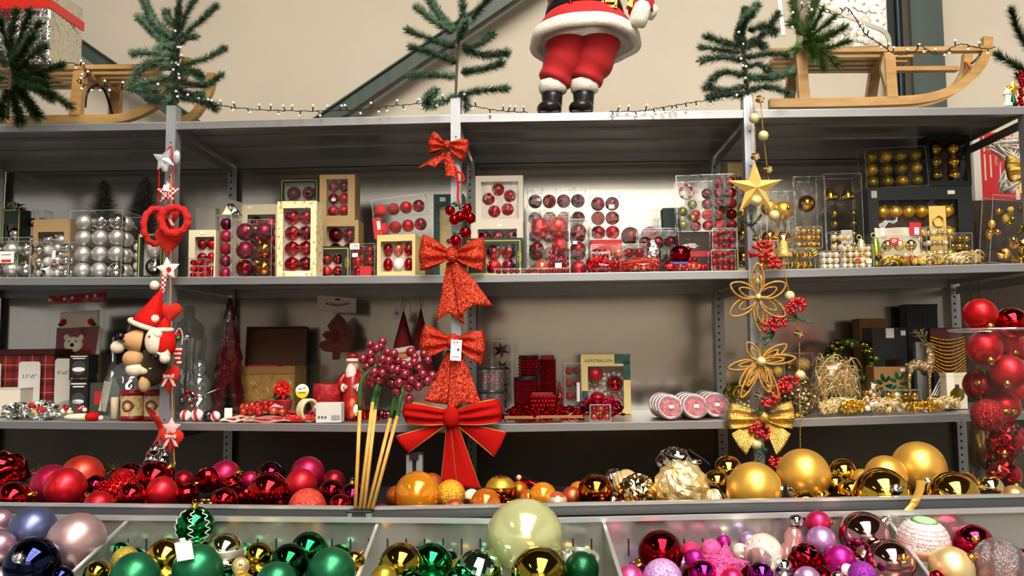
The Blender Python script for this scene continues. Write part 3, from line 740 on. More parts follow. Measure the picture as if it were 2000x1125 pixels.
A, B_ = along((1062, 956), (1016, 934), -.42, -.42)
o = thing('glass_spike', 'red glass spike with cream tip lying on the orange pile', 'ornament', A, aim(B_ - A)); L_ = (B_ - A).length
MB().lathe([(0, -.03), (.012, -.02), (.016, 0), (.009, L_ * .5), (.006, L_)], 14).build('shaft', kmat('ch_dred'), o)
MB().sph((0, 0, L_ + .004), .0085, 12, 8).build('tip', kmat('sa_cream'), o)
# white reflector bauble: a ball with a hollow mirrored dish and a ring of pearls
P = PT(1490, 1080, -1.05); R = 38 / ppm(-1.05, 1490, 1080); v = Vector((-.45, -.85, -.25)).normalized()
o = thing('reflector_bauble', 'white bauble with a hollow pink dish ringed by pearls', 'bauble', P, aim(v))
MB().lathe([(.0, .30 * R), (.3 * R, .36 * R), (.5 * R, .52 * R), (.66 * R, .75 * R)], 28).build('dish', kmat('pe_rose'), o)
MB().lathe([(.66 * R, .75 * R), (.8 * R, .62 * R), (.95 * R, .3 * R), (R, 0), (.9 * R, -.45 * R), (.5 * R, -.87 * R), (0, -R)], 28).build('shell', kmat('pe_pearl'), o)
for k in range(18):
    a = 2 * PI * k / 18; MB().sph((.93 * R * math.cos(a), .93 * R * math.sin(a), .42 * R), .06 * R, 8, 6).build('pearl', kmat('pe_pearl'), o)
A, B_ = PT(1543, 1088, -1.0), PT(1556, 1012, -1.0); L_ = (B_ - A).length
o = thing('glass_finial', 'pink glass finial with silver ball tip standing in the pink bin', 'ornament', A, aim(B_ - A))
MB().lathe([(.0, -.02), (.03, -.005), (.033, .01), (.016, .028), (.02, .045), (.012, .06), (.008, L_ - .02)], 20).build('stem', kmat('pe_rose'), o)
MB().sph((0, 0, L_ - .008), .016, 18, 12).build('tip', kmat('ch_silver'), o)
# glitter star in the pink bin
def star_poly(n, R, r, rot=0.): return [((R if i % 2 == 0 else r) * math.sin(PI * i / n + rot), (R if i % 2 == 0 else r) * math.cos(PI * i / n + rot)) for i in range(2 * n)]
def puffy_star(b, n, R, r, t, rot=0.):
    p = star_poly(n, R, r, rot); vs = [(x, 0, z) for x, z in p] + [(0, -t, 0), (0, t, 0)]; m_ = 2 * n
    return b.add(vs, [(i, (i + 1) % m_, m_) for i in range(m_)] + [((i + 1) % m_, i, m_ + 1) for i in range(m_)])
o = puffy_star(MB(), 5, .052, .026, .02, .2).build('glitter_star', glitter('pink_glitter_card', '#d64a86', 500, .7, .5, .35)); o.location = PT(1419, 1106, -1.1); o.rotation_euler = (-.5, 0, .2)
tag(o, 'pink glitter star lying on the pink pile', 'ornament')
P = PT(1136, 1086, -1.06)
o = thing('plastic_ring', 'clear plastic ring with silver tinsel on the dark green bauble', 'ornament', P, (.2, .1, 0)); M_cp = clear('clear_hard_plastic', '#f4fbf8', .3, .03, .12)
MB().tube([(.034 * math.cos(2 * PI * i / 28), .034 * math.sin(2 * PI * i / 28), 0) for i in range(28)], .0045, 8, closed=True).build('ring', M_cp, o)
b = MB()
for i in range(26):
    a = random.uniform(2.4, 4.0); q = Vector((.03 * math.cos(a), .03 * math.sin(a), 0)); b.tube([q, q + Vector((random.uniform(-.014, .01), random.uniform(-.012, .004), random.uniform(-.004, .014)))], .0009, 3)
b.build('tinsel', kmat('ch_silver'), o)['kind'] = 'stuff'
# ribbons and wires on the gold pile
M_grib = mat('gold_ribbon', '#d2a34a', .4, .5, bump=(300, .4, .002))
def ribbon(name, label, pts, w_, m, cat='ribbon', across=(1, 0, 0), solid=.0006):
    pts = bez(pts, 8); b = MB(); ac = Vector(across) * w_ / 2
    b.surf(lambda u, v: pts[min(int(round(u * (len(pts) - 1))), len(pts) - 1)] + ac * (2 * v - 1), len(pts) - 1, 2)
    o = b.build(name, m, solid=solid); return tag(o, label, cat)
ribbon('gold_ribbon', 'gold ribbon hanging over the rail below the topmost gold bauble',
       [PT(1798, 938, -.8), PT(1797, 955, -.86), PT(1790, 972, -.925), PT(1785, 984, -.932), PT(1774, 996, -.934)], .02, M_grib)
ribbon('gold_ribbon', 'curled end of gold ribbon left of the clear vase', [PT(1868, 938, -.6), PT(1876, 928, -.62), PT(1888, 926, -.63), PT(1902, 936, -.63), PT(1910, 950, -.63)], .016, M_grib, across=(.2, -.8, .5))
M_wire = mat('black_wire', '#15120f', .5)
for lb, pts in (('black wire looping from the embossed champagne bauble to the rail', [(1384, 948), (1400, 950), (1410, 966), (1419, 988)]),
                ('black wire beside the neck of the large satin gold bauble', [(1512, 985), (1518, 986), (1529, 968), (1533, 945), (1537, 962), (1541, 986)]),
                ('black wire with plug lying over the back of the gold pile', [(1346, 878), (1356, 886), (1372, 896), (1386, 908)])):
    o = MB().tube(bez([PT(x, y, -.84 if y > 940 else -.62) for x, y in pts], 6), .0028, 6).build('black_wire', M_wire); tag(o, lb, 'wire')
# small gold bow in the red pile
o = thing('gift_bow', 'tiny gold bow by the rail in the red pile', 'bow', PT(402, 983, -.82))
for k in range(6): MB().sph((.011 * math.cos(k * PI / 3), -.002, .009 * math.sin(k * PI / 3)), .008, 8, 6, sc=(1, .6, .5)).build('loop', M_capg, o)
# fillers: the layer below, glimpsed between the others
random.seed(11)
def proj(P):
    d = P - CAM; t = d.dot(FW); return 1000 + d.dot(RT) / t * FPX, 562.5 - d.dot(UP) / t * FPX, t
FINISH = {'ch': 'mirrored', 'sa': 'matt', 'pe': 'pearly', 'gl': 'glittery', 'pl': 'plain', 'gs': 'glassy'}
CNAME = {'red': 'red', 'dred': 'dark red', 'burg': 'wine', 'magred': 'crimson', 'dorange': 'orange', 'orange': 'orange', 'copper': 'copper', 'salmon': 'salmon', 'gold': 'gold', 'satgold': 'gold', 'champ': 'champagne',
         'blue': 'blue', 'dblue': 'dark blue', 'mauve': 'mauve', 'green': 'green', 'satgreen': 'green', 'olive': 'olive', 'dgreen': 'dark green', 'magenta': 'magenta', 'pink': 'pink', 'lilac': 'lilac', 'purple': 'purple'}
USED_L = set()
def filler_label(kind, x, y, t):
    near = sorted((p for p in PLACED if len(p) > 6), key=lambda p: math.hypot(p[2] - x, p[3] - y))
    a, b = kind.split('_')
    for p in near[:6]:
        w_ = p[6].split(); cut = len(w_)
        for i, q in enumerate(w_):
            if i > 1 and q.strip(',') in ('at', 'in', 'with', 'low', 'half', 'behind', 'right', 'left', 'just', 'below', 'under', 'above', 'near', 'directly', 'by', 'of', 'beside', 'between', 'wedged', 'peeping', 'barely', 'squeezed', 'rising', 'showing', 'painted', 'cut', 'on', 'embossed'): cut = i; break
        s_ = ' '.join(w_[:min(max(cut, 3), 8)]).strip(',')
        d = 'below' if p[3] + p[4] * .7 < y else ('left of' if x < p[2] else 'right of')
        l = 'small %s %s bauble deep down %s the %s' % (FINISH[a], CNAME.get(b, b), d, s_)
        if l not in USED_L and len(l.split()) <= 16: USED_L.add(l); return l
    return l
def try_fill(c, R, kind, label, group):
    x, y, t = proj(c); r = R * FPX / t
    if any((c - p[0]).length < (R + p[1]) * .98 for p in PLACED): return False
    for p in PLACED:
        if p[5] > t and math.hypot(p[2] - x, p[3] - y) < p[4] + r * .2: return False
    vis = 0
    for k in range(16):
        a = k * PI / 8; q = .85 if k % 2 else .4; u, v = x + r * q * math.cos(a), y + r * q * math.sin(a)
        if not any(p[5] < t and math.hypot(p[2] - u, p[3] - v) < p[4] for p in PLACED): vis += 1
    if vis < 1: return False
    label = filler_label(kind, x, y, t)
    PLACED.append((c, R, x, y, r, t)); put_ball(c, R, kind, label, None, 'round', group=group, hi=False); return True
n_ = 0
for _ in range(5000):
    px = random.uniform(-20, 2000); y = random.uniform(RY + .05, -.3); R = random.uniform(.02, .032)
    c = PT(px, 900, y); c.z = TFL + R + .001
    if 700 < px < 770 or px > 1885: continue
    if px < 720: k = random.choice(['ch_red', 'sa_red', 'ch_dred', 'sa_magred', 'ch_burg', 'gl_red']); g = 'red'
    elif px < 1150: k = random.choice(['sa_dorange', 'ch_copper', 'pe_orange', 'sa_salmon']); g = 'orange'
    else: k = random.choice(['ch_gold', 'sa_satgold', 'ch_champ', 'ch_gold']); g = 'gold'
    if px < 720 and y > -.42: continue
    n_ += try_fill(c, R, k, 'small %s bauble deep down among the larger %s baubles' % (g, g), 'small %s baubles deep in the rear bin' % g)
    if n_ > 70: break
n_ = 0
for _ in range(5000):
    px = random.uniform(-10, 2000); py = random.uniform(1075, 1150); t = 1.86 - (py - 1040) / 105 * .2 + .06; R = random.uniform(.018, .028)
    c = CAM + ray(px, py) * t
    if c.y > BY - R - .005: continue
    if any(abs(px - q) < 45 for q in (190, 715, 1198, 1780)): continue
    if px < 200: k, g = random.choice(['sa_blue', 'ch_dblue', 'sa_mauve']), 'blue and mauve'
    elif px < 715: k, g = random.choice(['ch_green', 'sa_satgreen', 'ch_olive', 'ch_dgreen']), 'green and gold'
    elif px < 1195: k, g = random.choice(['ch_green', 'sa_olive', 'ch_dgreen', 'ch_olive']), 'olive and green'
    elif px < 1780: k, g = random.choice(['ch_magenta', 'sa_pink', 'sa_lilac', 'gl_purple', 'ch_dred']), 'pink and purple'
    else: k, g = random.choice(['sa_champ', 'ch_magred', 'sa_pink']), 'pink and champagne'
    n_ += try_fill(c, R, k, 'small bauble low down in the %s front bin' % g, 'small baubles low in the %s front bin' % g)
    if n_ > 70: break
# ------------------------------------------------------------------ things on the top shelf
random.seed(21)
M_fir = mat('fir_needles', '#2c4d38', .6, noise=(70, '#86a283', .40, .75)); M_fir2 = mat('dark_fir_needles', '#1d3316', .6, noise=(60, '#4d6a34', .45, .85))
M_fir3 = mat('fresh_fir_needles', '#3b5e22', .6, noise=(60, '#7c9a45', .4, .85)); M_twig = mat('fir_twig', '#4a3a28', .7)
def fir_branch(parent, o, pts, nl=.03, dens=5200, m=None, rng=random):
    """one twig with its needles, pts in world space"""
    pts = bez(pts, 7); b = MB(); L = sum((q - p).length for p, q in zip(pts, pts[1:]))
    b.tube([p - o for p in pts], .0022, 4)
    n = int(L * dens); tri = []; fs = []
    for i in range(n):
        t = rng.random() * (len(pts) - 1); k = min(int(t), len(pts) - 2); p = pts[k].lerp(pts[k + 1], t - k) - o
        d = (pts[k + 1] - pts[k]).normalized(); u, w_ = frame_of(d); a = rng.uniform(0, 2 * PI)
        side = u * math.cos(a) + w_ * math.sin(a); e = (d * rng.uniform(.35, 1.1) + side).normalized() * nl * rng.uniform(.7, 1.15)
        wv = d.cross(side).normalized() * .0016; j = len(tri)
        tri += [p - wv, p + wv, p + e]; fs.append((j, j + 1, j + 2))
    for i in range(int(26)):     # tuft at the tip
        d = (pts[-1] - pts[-3]).normalized(); u, w_ = frame_of(d); a = rng.uniform(0, 2 * PI)
        e = (d * 1.2 + (u * math.cos(a) + w_ * math.sin(a)) * rng.uniform(.1, 1)).normalized() * nl * .9; wv = d.cross(e).normalized() * .0016; j = len(tri); p = pts[-1] - o
        tri += [p - wv, p + wv, p + e]; fs.append((j, j + 1, j + 2))
    b.add(tri, fs, False)
    return b.build('branch', m or M_fir, parent)
def fir(label, base, trunk, brs, Y=.0, m=None, nl=.03, name='fir_branch', cat='fir branch', dens=6500, tr=.005, trunkfir=False):
    o = PT(base[0], base[1], Y); t = thing(name, label, cat, o)
    MB().tube([p - o for p in bez([PT(x, y, Y) for x, y in trunk], 5)], tr, 6).build('stem', M_twig, t)
    if trunkfir: fir_branch(t, o, [PT(x, y, Y - .004) for x, y in trunk], nl * .8, dens * 1.2, m)
    for br in brs:
        yy = random.uniform(-.09, .07); n = len(br) - 1
        fir_branch(t, o, [PT(x, y, Y + yy * (i / n)) for i, (x, y) in enumerate(br)], nl, dens, m)
    return t
fir('artificial fir sprig with fairy lights on the post beside the left sledge', (340, 206), [(343, 206), (344, 120), (348, 20)], [
    [(343, 78), (300, 40), (280, -5)], [(345, 70), (350, 20), (352, -25)], [(348, 64), (370, 15), (387, -12)], [(350, 76), (390, 42), (420, 14)], [(342, 102), (310, 72), (274, 36)],
    [(345, 112), (300, 103), (262, 104)], [(337, 112), (288, 125), (264, 150)], [(350, 128), (400, 115), (436, 96)], [(345, 152), (300, 158), (256, 166)], [(345, 168), (300, 176), (258, 174)],
    [(350, 160), (400, 166), (430, 148)], [(350, 190), (390, 196), (420, 210)], [(348, 176), (372, 188), (392, 186)], [(345, 140), (330, 128), (318, 132)], [(345, 190), (320, 196), (290, 190)], [(347, 50), (330, 40), (325, 25)], [(347, 90), (365, 75), (380, 72)], [(347, 100), (325, 90), (310, 95)], [(348, 140), (375, 140), (392, 150)]], trunkfir=True)
fir('bare artificial fir sprig on the middle post above the red bows', (890, 194), [(890, 194), (893, 120), (900, 30)], [
    [(890, 62), (860, 32), (836, -5)], [(888, 65), (850, 42), (816, 16)], [(897, 62), (904, 20), (900, -25)], [(900, 62), (930, 26), (956, -6)], [(890, 93), (845, 79), (798, 60)],
    [(900, 94), (935, 86), (960, 68)], [(905, 96), (945, 108), (988, 104)], [(893, 123), (850, 106), (805, 93)], [(900, 142), (940, 136), (978, 124)], [(893, 150), (850, 147), (803, 147)],
    [(893, 188), (935, 178), (988, 173)], [(893, 186), (860, 200), (836, 206)], [(835, 204), (836, 190), (850, 180)], [(900, 188), (910, 198), (910, 209)], [(895, 75), (902, 62), (910, 45)]])
fir('artificial fir sprig with fairy lights on the post above the gold star', (1460, 186), [(1460, 188), (1453, 110), (1447, 60), (1455, 20)], [
    [(1446, 84), (1446, 56), (1478, 12)], [(1447, 70), (1455, 40), (1470, 25)], [(1450, 90), (1420, 85), (1382, 72)], [(1447, 102), (1410, 98), (1371, 92)], [(1452, 88), (1490, 68), (1518, 30)], [(1452, 118), (1410, 112), (1372, 118)],
    [(1455, 112), (1500, 106), (1536, 106)], [(1455, 148), (1410, 142), (1380, 170)], [(1458, 150), (1505, 152), (1548, 140)], [(1455, 167), (1420, 176), (1394, 174)],
    [(1457, 186), (1420, 184), (1388, 190)], [(1460, 177), (1500, 170), (1538, 180)], [(1452, 132), (1480, 126), (1500, 135)], [(1460, 60), (1490, 52), (1512, 62)], [(1452, 95), (1475, 85), (1490, 90)]], trunkfir=True)
fir('dense dark fir bunch in front of the left sledge', (25, 236), [(15, 232), (20, 150), (30, 80)], [
    [(20, 120), (22, 70), (30, 25)], [(25, 110), (45, 60), (58, 25)], [(28, 120), (55, 80), (74, 48)], [(30, 140), (60, 110), (84, 92)], [(30, 150), (75, 140), (118, 128)], [(30, 165), (85, 175), (136, 206)],
    [(28, 170), (55, 200), (74, 226)], [(22, 175), (32, 210), (38, 238)], [(15, 175), (5, 205), (2, 228)], [(15, 130), (-15, 90), (-30, 60)], [(30, 150), (60, 160), (92, 168)], [(20, 140), (50, 130), (85, 150)],
    [(20, 100), (5, 60), (0, 40)], [(28, 155), (70, 170), (100, 190)], [(20, 130), (45, 100), (62, 70)], [(10, 150), (-20, 150), (-40, 170)], [(25, 160), (45, 180), (60, 215)], [(22, 145), (50, 150), (70, 135)]],
    Y=-.06, m=M_fir2, nl=.034, name='fir_bunch', dens=5000)
fir('fresh green fir bunch on the seat of the right sledge', (1570, 100), [(1570, 92), (1572, 60), (1575, 30)], [
    [(1568, 70), (1555, 35), (1548, 2)], [(1572, 65), (1585, 30), (1592, 4)], [(1575, 75), (1605, 55), (1628, 34)], [(1575, 78), (1615, 70), (1648, 54)], [(1578, 85), (1615, 92), (1654, 82)], [(1580, 90), (1600, 110), (1612, 130)],
    [(1585, 95), (1615, 105), (1636, 126)], [(1566, 80), (1555, 92), (1548, 100)], [(1568, 68), (1558, 50), (1545, 45)], [(1575, 80), (1595, 85), (1600, 105)], [(1572, 72), (1590, 50), (1606, 20)], [(1570, 80), (1585, 95), (1590, 112)], [(1580, 84), (1605, 80), (1622, 66)]],
    Y=.02, m=M_fir3, nl=.032, name='fir_bunch', dens=5000)
t = fir('fir tree with red bead chain at the right edge of the picture', (2010, 205), [(2014, 206), (2012, 90), (2010, -20)], [
    [(2012, 100), (1990, 62), (1976, 22)], [(2012, 145), (1985, 128), (1949, 108)], [(2012, 150), (2030, 120), (2050, 100)], [(2012, 60), (2030, 30), (2045, 10)], [(2012, 175), (1998, 160), (1990, 150)]],
    Y=.3, m=M_fir2, nl=.034, name='fir_tree', cat='fir tree', dens=5000)
o_ = PT(2010, 205, .3)
for i in range(11):
    MB().sph(PT(1994 + 2 * math.sin(i * 2.1), 142 + i * 6.2, .2) - o_, .0085, 10, 8).build('red_bead', kmat('ch_red'), t)
# -------------------------------------------------- sledges
M_wood = mat('varnished_beech', '#b28d55', .38, noise=(9, '#94703d', .3, .75, (1, 6, 6)), coat=.2)
M_wood2 = mat('grey_beech', '#a08a62', .5, noise=(9, '#7e6844', .3, .75, (1, 6, 6)))
M_iron = mat('iron_brace', '#2b2a2a', .4, .8); M_flat = mat('flat_metal_bar', '#a9a49a', .32, .85)
def sledge(label, base, near, far, slats, legs, Yn, Yf, wood, extra=None):
    o = PT(base[0], base[1], Yn); t = thing('wooden_sledge', label, 'sledge', o)
    def W(x, y, Y): return PT(x, y, Y) - o
    for pts, Y in ((near, Yn), (far, Yf)):
        MB().sweep(bez([W(x, y, Y) for x, y in pts], 8), .03, .028, up=(0, 1, 0)).build('runner', wood, t)
    for (a, b, f) in slats:   # seat slats at their place across the sledge
        Y = Yn + (Yf - Yn) * f; za = PT(a[0], a[1], Yn).z; xa = PT(a[0], a[1], Yn).x; xb = PT(b[0], b[1], Yn).x; zb = PT(b[0], b[1], Yn).z
        MB().sweep([(xa - o.x, Y - o.y, za - o.z), (xb - o.x, Y - o.y, zb - o.z)], .016, .03, up=(0, 1, 0)).build('slat', wood, t)
    for (a, b, a2, b2, w_) in legs:
        p, q = W(a[0], a[1], Yn), W(b[0], b[1], Yn); MB().sweep([p, q], w_, .028, up=(0, 1, 0)).build('leg', wood, t)
        p2, q2 = W(a2[0], a2[1], Yf), W(b2[0], b2[1], Yf); MB().sweep([p2, q2], w_, .028, up=(0, 1, 0)).build('leg', wood, t)
        MB().sweep([p + (p - p2) * .06, p2 + (p2 - p) * .06], .035, .03, up=(0, 0, 1)).build('cross_beam', wood, t)
    return t, o, W
zt = 0
SLr, o_r, Wr = sledge('varnished wooden sledge with metal backrest on the right end of the top shelf', (1700, 206),
    [(1502, 203), (1600, 202), (1720, 199), (1800, 194), (1862, 175), (1905, 140), (1924, 105), (1927, 74)],
    [(1540, 216), (1640, 214), (1740, 211), (1808, 200), (1856, 180), (1880, 150), (1887, 128), (1889, 106)],
    [((1500, 101), (1922, 97), 0.0), ((1520, 100), (1795, 98), .3), ((1520, 100), (1795, 98), .55), ((1520, 100), (1785, 98), .78), ((1520, 100), (1925, 97), 1.0)],
    [((1563, 108), (1570, 197), (1548, 142), (1541, 200), .036), ((1735, 108), (1741, 194), (1708, 140), (1700, 197), .036)], .06, .26, M_wood)
MB().sweep([Wr(1727, 112, .06), Wr(1722, 135, .06), Wr(1738, 192, .06)], .014, .016, up=(0, 1, 0)).build('strut', M_wood2, SLr)
MB().sweep(bez([Wr(1560, -12, .05), Wr(1640, 25, .05), Wr(1700, 50, .05), Wr(1724, 60, .05), Wr(1735, 74, .05), Wr(1738, 100, .05)], 6), .014, .006, up=(0, 1, 0)).build('backrest_bar', M_flat, SLr)
MB().sweep(bez([Wr(1521, -12, .05), Wr(1524, 20, .05), Wr(1530, 70, .05)], 6), .014, .006, up=(0, 1, 0)).build('backrest_bar', M_flat, SLr)
MB().tube(bez([Wr(1914, 108, .06), Wr(1900, 122, .2), Wr(1888, 128, .26)], 6), .004, 6).build('cross_rod', M_iron, SLr)
MB().tube(bez([Wr(1886, 122, .24), Wr(1893, 126, .2), Wr(1897, 138, .2), Wr(1893, 148, .2)], 6), .006, 6).build('orange_cord', mat('orange_cord', '#c2622a', .8), SLr)
SLl, o_l, Wl = sledge('varnished wooden sledge on the left end of the top shelf', (150, 242),
    [(-120, 238), (0, 236), (150, 234), (240, 231), (300, 207), (340, 172), (360, 140), (366, 114)],
    [(-60, 252), (100, 252), (250, 250), (330, 244), (376, 228), (402, 192), (412, 166), (414, 144)],
    [((-80, 136), (364, 131), 0.0), ((-80, 136), (300, 133), .28), ((-80, 136), (300, 133), .52), ((-80, 136), (300, 133), .76), ((-80, 136), (364, 131), 1.0)],
    [((158, 140), (148, 230), (228, 178), (224, 228), .04)], .06, .26, M_wood)
MB().tube(bez([Wl(166, 210, .08), Wl(170, 182, .08), Wl(186, 168, .14), Wl(205, 178, .2), Wl(220, 226, .24)], 6), .005, 6).build('iron_strap', M_iron, SLl)
# -------------------------------------------------- presents on the sledges
M_foil = mat('silver_foil', '#dcd8d0', .16, 1.0, bump=(28, .9, .02)); M_redrib = mat('red_satin_ribbon', '#c22418', .35, .1, sheen=.3, bump=(90, .2, .004))
Yg = .07; p0 = PT(-45, 130, Yg); p1 = PT(93, 130, Yg); zt_ = PT(40, -30, Yg).z; zs_ = PT(60, 128, Yg).z
o = thing('present', 'silver foil present with wide red ribbon on the left sledge', 'present', ((p0.x + p1.x) / 2, Yg, zs_)); wd, hg = p1.x - p0.x, zt_ - zs_
MB().box((0, .11, hg / 2), (wd, .22, hg), ch=.006).build('foil_wrap', M_foil, o)
zr = PT(50, 8, Yg).z - zs_
MB().box((0, .11, zr), (wd + .006, .226, .035)).build('ribbon_band', M_redrib, o)
MB().box((wd * .12 - wd / 2 + .02, .11, hg / 2), (.03, .226, hg + .004)).build('ribbon_band', M_redrib, o)
b = MB(); b.surf(lambda u, v: Vector((-wd * .34 + .05 * math.sin(2 * PI * u) * (1 + .2 * v), -.012 - .03 * v, zr - .01 + .035 * math.cos(2 * PI * u) * (.4 + v * .6))), 24, 4); b.build('ribbon_bow', M_redrib, o, solid=.001)
M_flor = mat('white_embossed_paper', '#c9c3b8', .35, .2, noise=(26, '#cfa95a', .60, .74), bump=(22, .9, .012))
Yg = .1; p0 = PT(1582, 95, Yg); p1 = PT(1736, 95, Yg); zs_ = PT(1660, 93, Yg).z; hg = PT(1660, -45, Yg).z - zs_; wd = p1.x - p0.x
o = thing('present', 'white and gold embossed present on the right sledge', 'present', ((p0.x + p1.x) / 2, Yg, zs_))
MB().box((0, .08, hg / 2), (wd, .16, hg), ch=.004).build('paper_wrap', M_flor, o)
for i in range(9):   # raised paper flowers
    x, z = random.uniform(-.4, .4) * wd, random.uniform(.1, .9) * hg; b = MB()
    for k in range(5): a = k * 2 * PI / 5; b.sph((x + .018 * math.cos(a), -.002, z + .018 * math.sin(a)), .014, 10, 6, sc=(1, .25, 1))
    b.build('flower', mat('white_paper', '#d6d1c8', .4), o)
# -------------------------------------------------- small figures at the far right of the shelf
M_bisque = mat('white_bisque', '#e0d8c8', .6)
o = thing('lantern_ornament', 'tiny white lantern ornament at the right end of the top shelf', 'ornament', PT(1968, 208, .12)); S_ = 1 / ppm(.12)
MB().lathe([(9 * S_, 0), (9 * S_, 6 * S_), (6 * S_, 8 * S_), (6 * S_, 22 * S_), (8 * S_, 24 * S_), (5 * S_, 30 * S_), (0, 38 * S_)], 8, smooth=False).build('lantern_body', M_bisque, o)
MB().tube([Vector((4 * S_ * math.cos(q * PI / 5), 0, 38 * S_ + 4 * S_ * math.sin(q * PI / 5))) for q in range(10)], .0012, 5, closed=True).build('hanging_loop', M_bisque, o)
o = thing('star_tree_ornament', 'small gold star on a green and red stand beside the tiny lantern', 'ornament', PT(1980, 208, .16))
puffy_star(MB(), 5, 17 * S_, 8 * S_, 4 * S_, .15).build('star', kmat('sa_gold'), o, (0, 0, 36 * S_)); MB().lathe([(7 * S_, 0), (5 * S_, 10 * S_), (1.5 * S_, 26 * S_), (0, 30 * S_)], 10).build('stand', kmat('sa_dgreen'), o)
MB().sph((5 * S_, -3 * S_, 5 * S_), 4 * S_, 10, 8).build('berry', kmat('ch_red'), o)
# -------------------------------------------------- Father Christmas figure
M_rfelt = mat('red_felt', '#a80f14', .8, sheen=.4, bump=(220, .25, .003)); M_fur = mat('white_plush', '#e9e1d2', .95, sheen=.6, bump=(260, .8, .006))
M_boot = mat('black_boot_leather', '#141315', .32, bump=(60, .1, .003)); M_skin = mat('doll_skin', '#cf8a62', .5); M_gbrocade = glitter('gold_buckle', '#c9a544', 500, .5, .8, .3)
Ys = .045; S_ = 1 / ppm(Ys, 1140, 200); o = PT(1140, 219, Ys); o.z = shelf_z(0, o.x) + .0005
st = thing('santa_figure', 'standing Father Christmas figure in red coat and black boots on the top shelf', 'figurine', o)
def sx(px): return (px - 1140) * S_
for bx, lx0, lx1, r0 in ((1073, 1082, 1108, 27), (1135, 1137, 1166, 26)):
    b = MB(); x = sx(bx); k = S_
    b.sph((x, -.006, 15 * k), 24 * k, 18, 12, sc=(1.02, 1.35, .68)); b.sph((sx(bx + 4), .03, 14 * k), 18 * k, 14, 10, sc=(1, 1.3, .75))
    b.box((x, .008, 4 * k), (42 * k, 60 * k, 8 * k), ch=3 * k)
    b.lathe([(17 * k, 8 * k), (19 * k, 22 * k), (20.5 * k, 40 * k), (22 * k, 56 * k), (0, 57 * k)], 18, c=(sx(bx + 6), .022, 0)); b.build('boot', M_boot, st)
    MB().lathe([(22 * k, 50 * k), (27 * k, 54 * k), (28.5 * k, 64 * k), (27 * k, 74 * k), (20 * k, 77 * k)], 20, c=(sx(bx + 8), .022, 0), wob=lambda a, z: 1 + .03 * math.sin(9 * a)).build('fur_cuff', M_fur, st)
    pts = [Vector((sx(bx + 9), .022, 72 * k)), Vector((sx((bx + lx1) / 2 + 2), .024, 95 * k)), Vector((sx(lx1), .03, 128 * k)), Vector((sx(lx1 + 4), .03, 165 * k))]
    MB().tube(bez(pts, 5), [(30 + 18 * i / 15 + 2 * math.sin(i * 1.1)) * k for i in range(16)], 20).build('trouser_leg', M_rfelt, st)
k = S_
def skirt(a, z):
    return 1 + (.05 * math.sin(5 * a + .8) + .03 * math.sin(9 * a)) * max(0, (190 * k - z) / (80 * k))
Ms = Matrix(((1, 0, 0), (0, .78, 0), (0, -.13, 1))); cc = (sx(1145), .028, 0)
prof = [(98, 148), (105, 150), (104, 158), (99, 170), (92, 184), (82, 198), (73, 209), (70, 222), (73, 245), (80, 275), (80, 305), (66, 335), (40, 350), (22, 356)]
MB().lathe([(r * k, z * k) for r, z in prof[1:]], 48, M=Ms, wob=skirt, c=cc, caps=False).build('coat', M_rfelt, st)
rim = []
MB().lathe([(95 * k, 147 * k), (106 * k, 143 * k), (110 * k, 151 * k), (108 * k, 166 * k), (101 * k, 172 * k), (97 * k, 170 * k), (90 * k, 183 * k), (86 * k, 183 * k), (91 * k, 160 * k), (95 * k, 147 * k)], 48, M=Ms, wob=skirt, c=cc).build('fur_hem', M_fur, st)
MB().lathe([(74 * k, 203 * k), (79 * k, 205 * k), (75 * k, 225 * k), (70 * k, 227 * k)], 40, M=Ms, c=cc, caps=False).build('belt', M_boot, st)
MB().box((0, 0, 0), (30 * k, 4 * k, 5 * k)).box((0, 0, 21 * k), (30 * k, 4 * k, 5 * k)).box((-13 * k, 0, 10 * k), (5 * k, 4 * k, 21 * k)).box((13 * k, 0, 10 * k), (5 * k, 4 * k, 21 * k)).box((2 * k, -1 * k, 10 * k), (20 * k, 3 * k, 3.5 * k)).build('buckle', M_gbrocade, st, (sx(1190), -.068, 203 * k))
MB().bar((sx(1186), -.058, 205 * k), (sx(1187), -.088, 176 * k), .002, .002).build('front_seam', mat('dark_red_thread', '#4a0609', .8), st)
MB().lathe([(0, 0), (3.5 * k, 4 * k), (4.5 * k, 10 * k), (2.5 * k, 16 * k), (4 * k, 20 * k), (1 * k, 27 * k), (1 * k, 40 * k)], 10, c=(sx(1116), -.075, 190 * k)).build('tassel', kmat('ch_red'), st)
# arms: the viewer's right one is bent forward, a mitt holding a gold parcel; the other is raised out of the picture
MB().tube(bez([(sx(1215), .02, 325 * k), (sx(1246), -.01, 280 * k), (sx(1253), -.03, 235 * k), (sx(1252), -.04, 196 * k)], 5), [30 * k - i * .4 * k for i in range(16)], 16).build('sleeve', M_rfelt, st)
MB().lathe([(8 * k, 0), (15 * k, 2 * k), (18 * k, 14 * k), (17 * k, 40 * k), (12 * k, 48 * k)], 16, M=Euler((.15, .28, 0)).to_matrix(), c=(sx(1243), -.05, 166 * k)).build('fur_cuff', M_fur, st)
MB().lathe([(6 * k, 0), (15 * k, 3 * k), (17 * k, 14 * k), (15 * k, 26 * k)], 16, M=Euler((.1, .5, 0)).to_matrix(), c=(sx(1262), -.02, 190 * k)).build('fur_cuff', M_fur, st)
hb = MB().sph((sx(1268), -.03, 222 * k), 13 * k, 14, 10, sc=(1, .7, 1.1))
for i in range(4): hb.tube(bez([(sx(1262 + 5 * i), -.04, 230 * k), (sx(1262 + 5 * i), -.052, 240 * k), (sx(1260 + 5 * i), -.04, (247 - abs(i - 1.5) * 2) * k)], 3), 3.4 * k, 7)
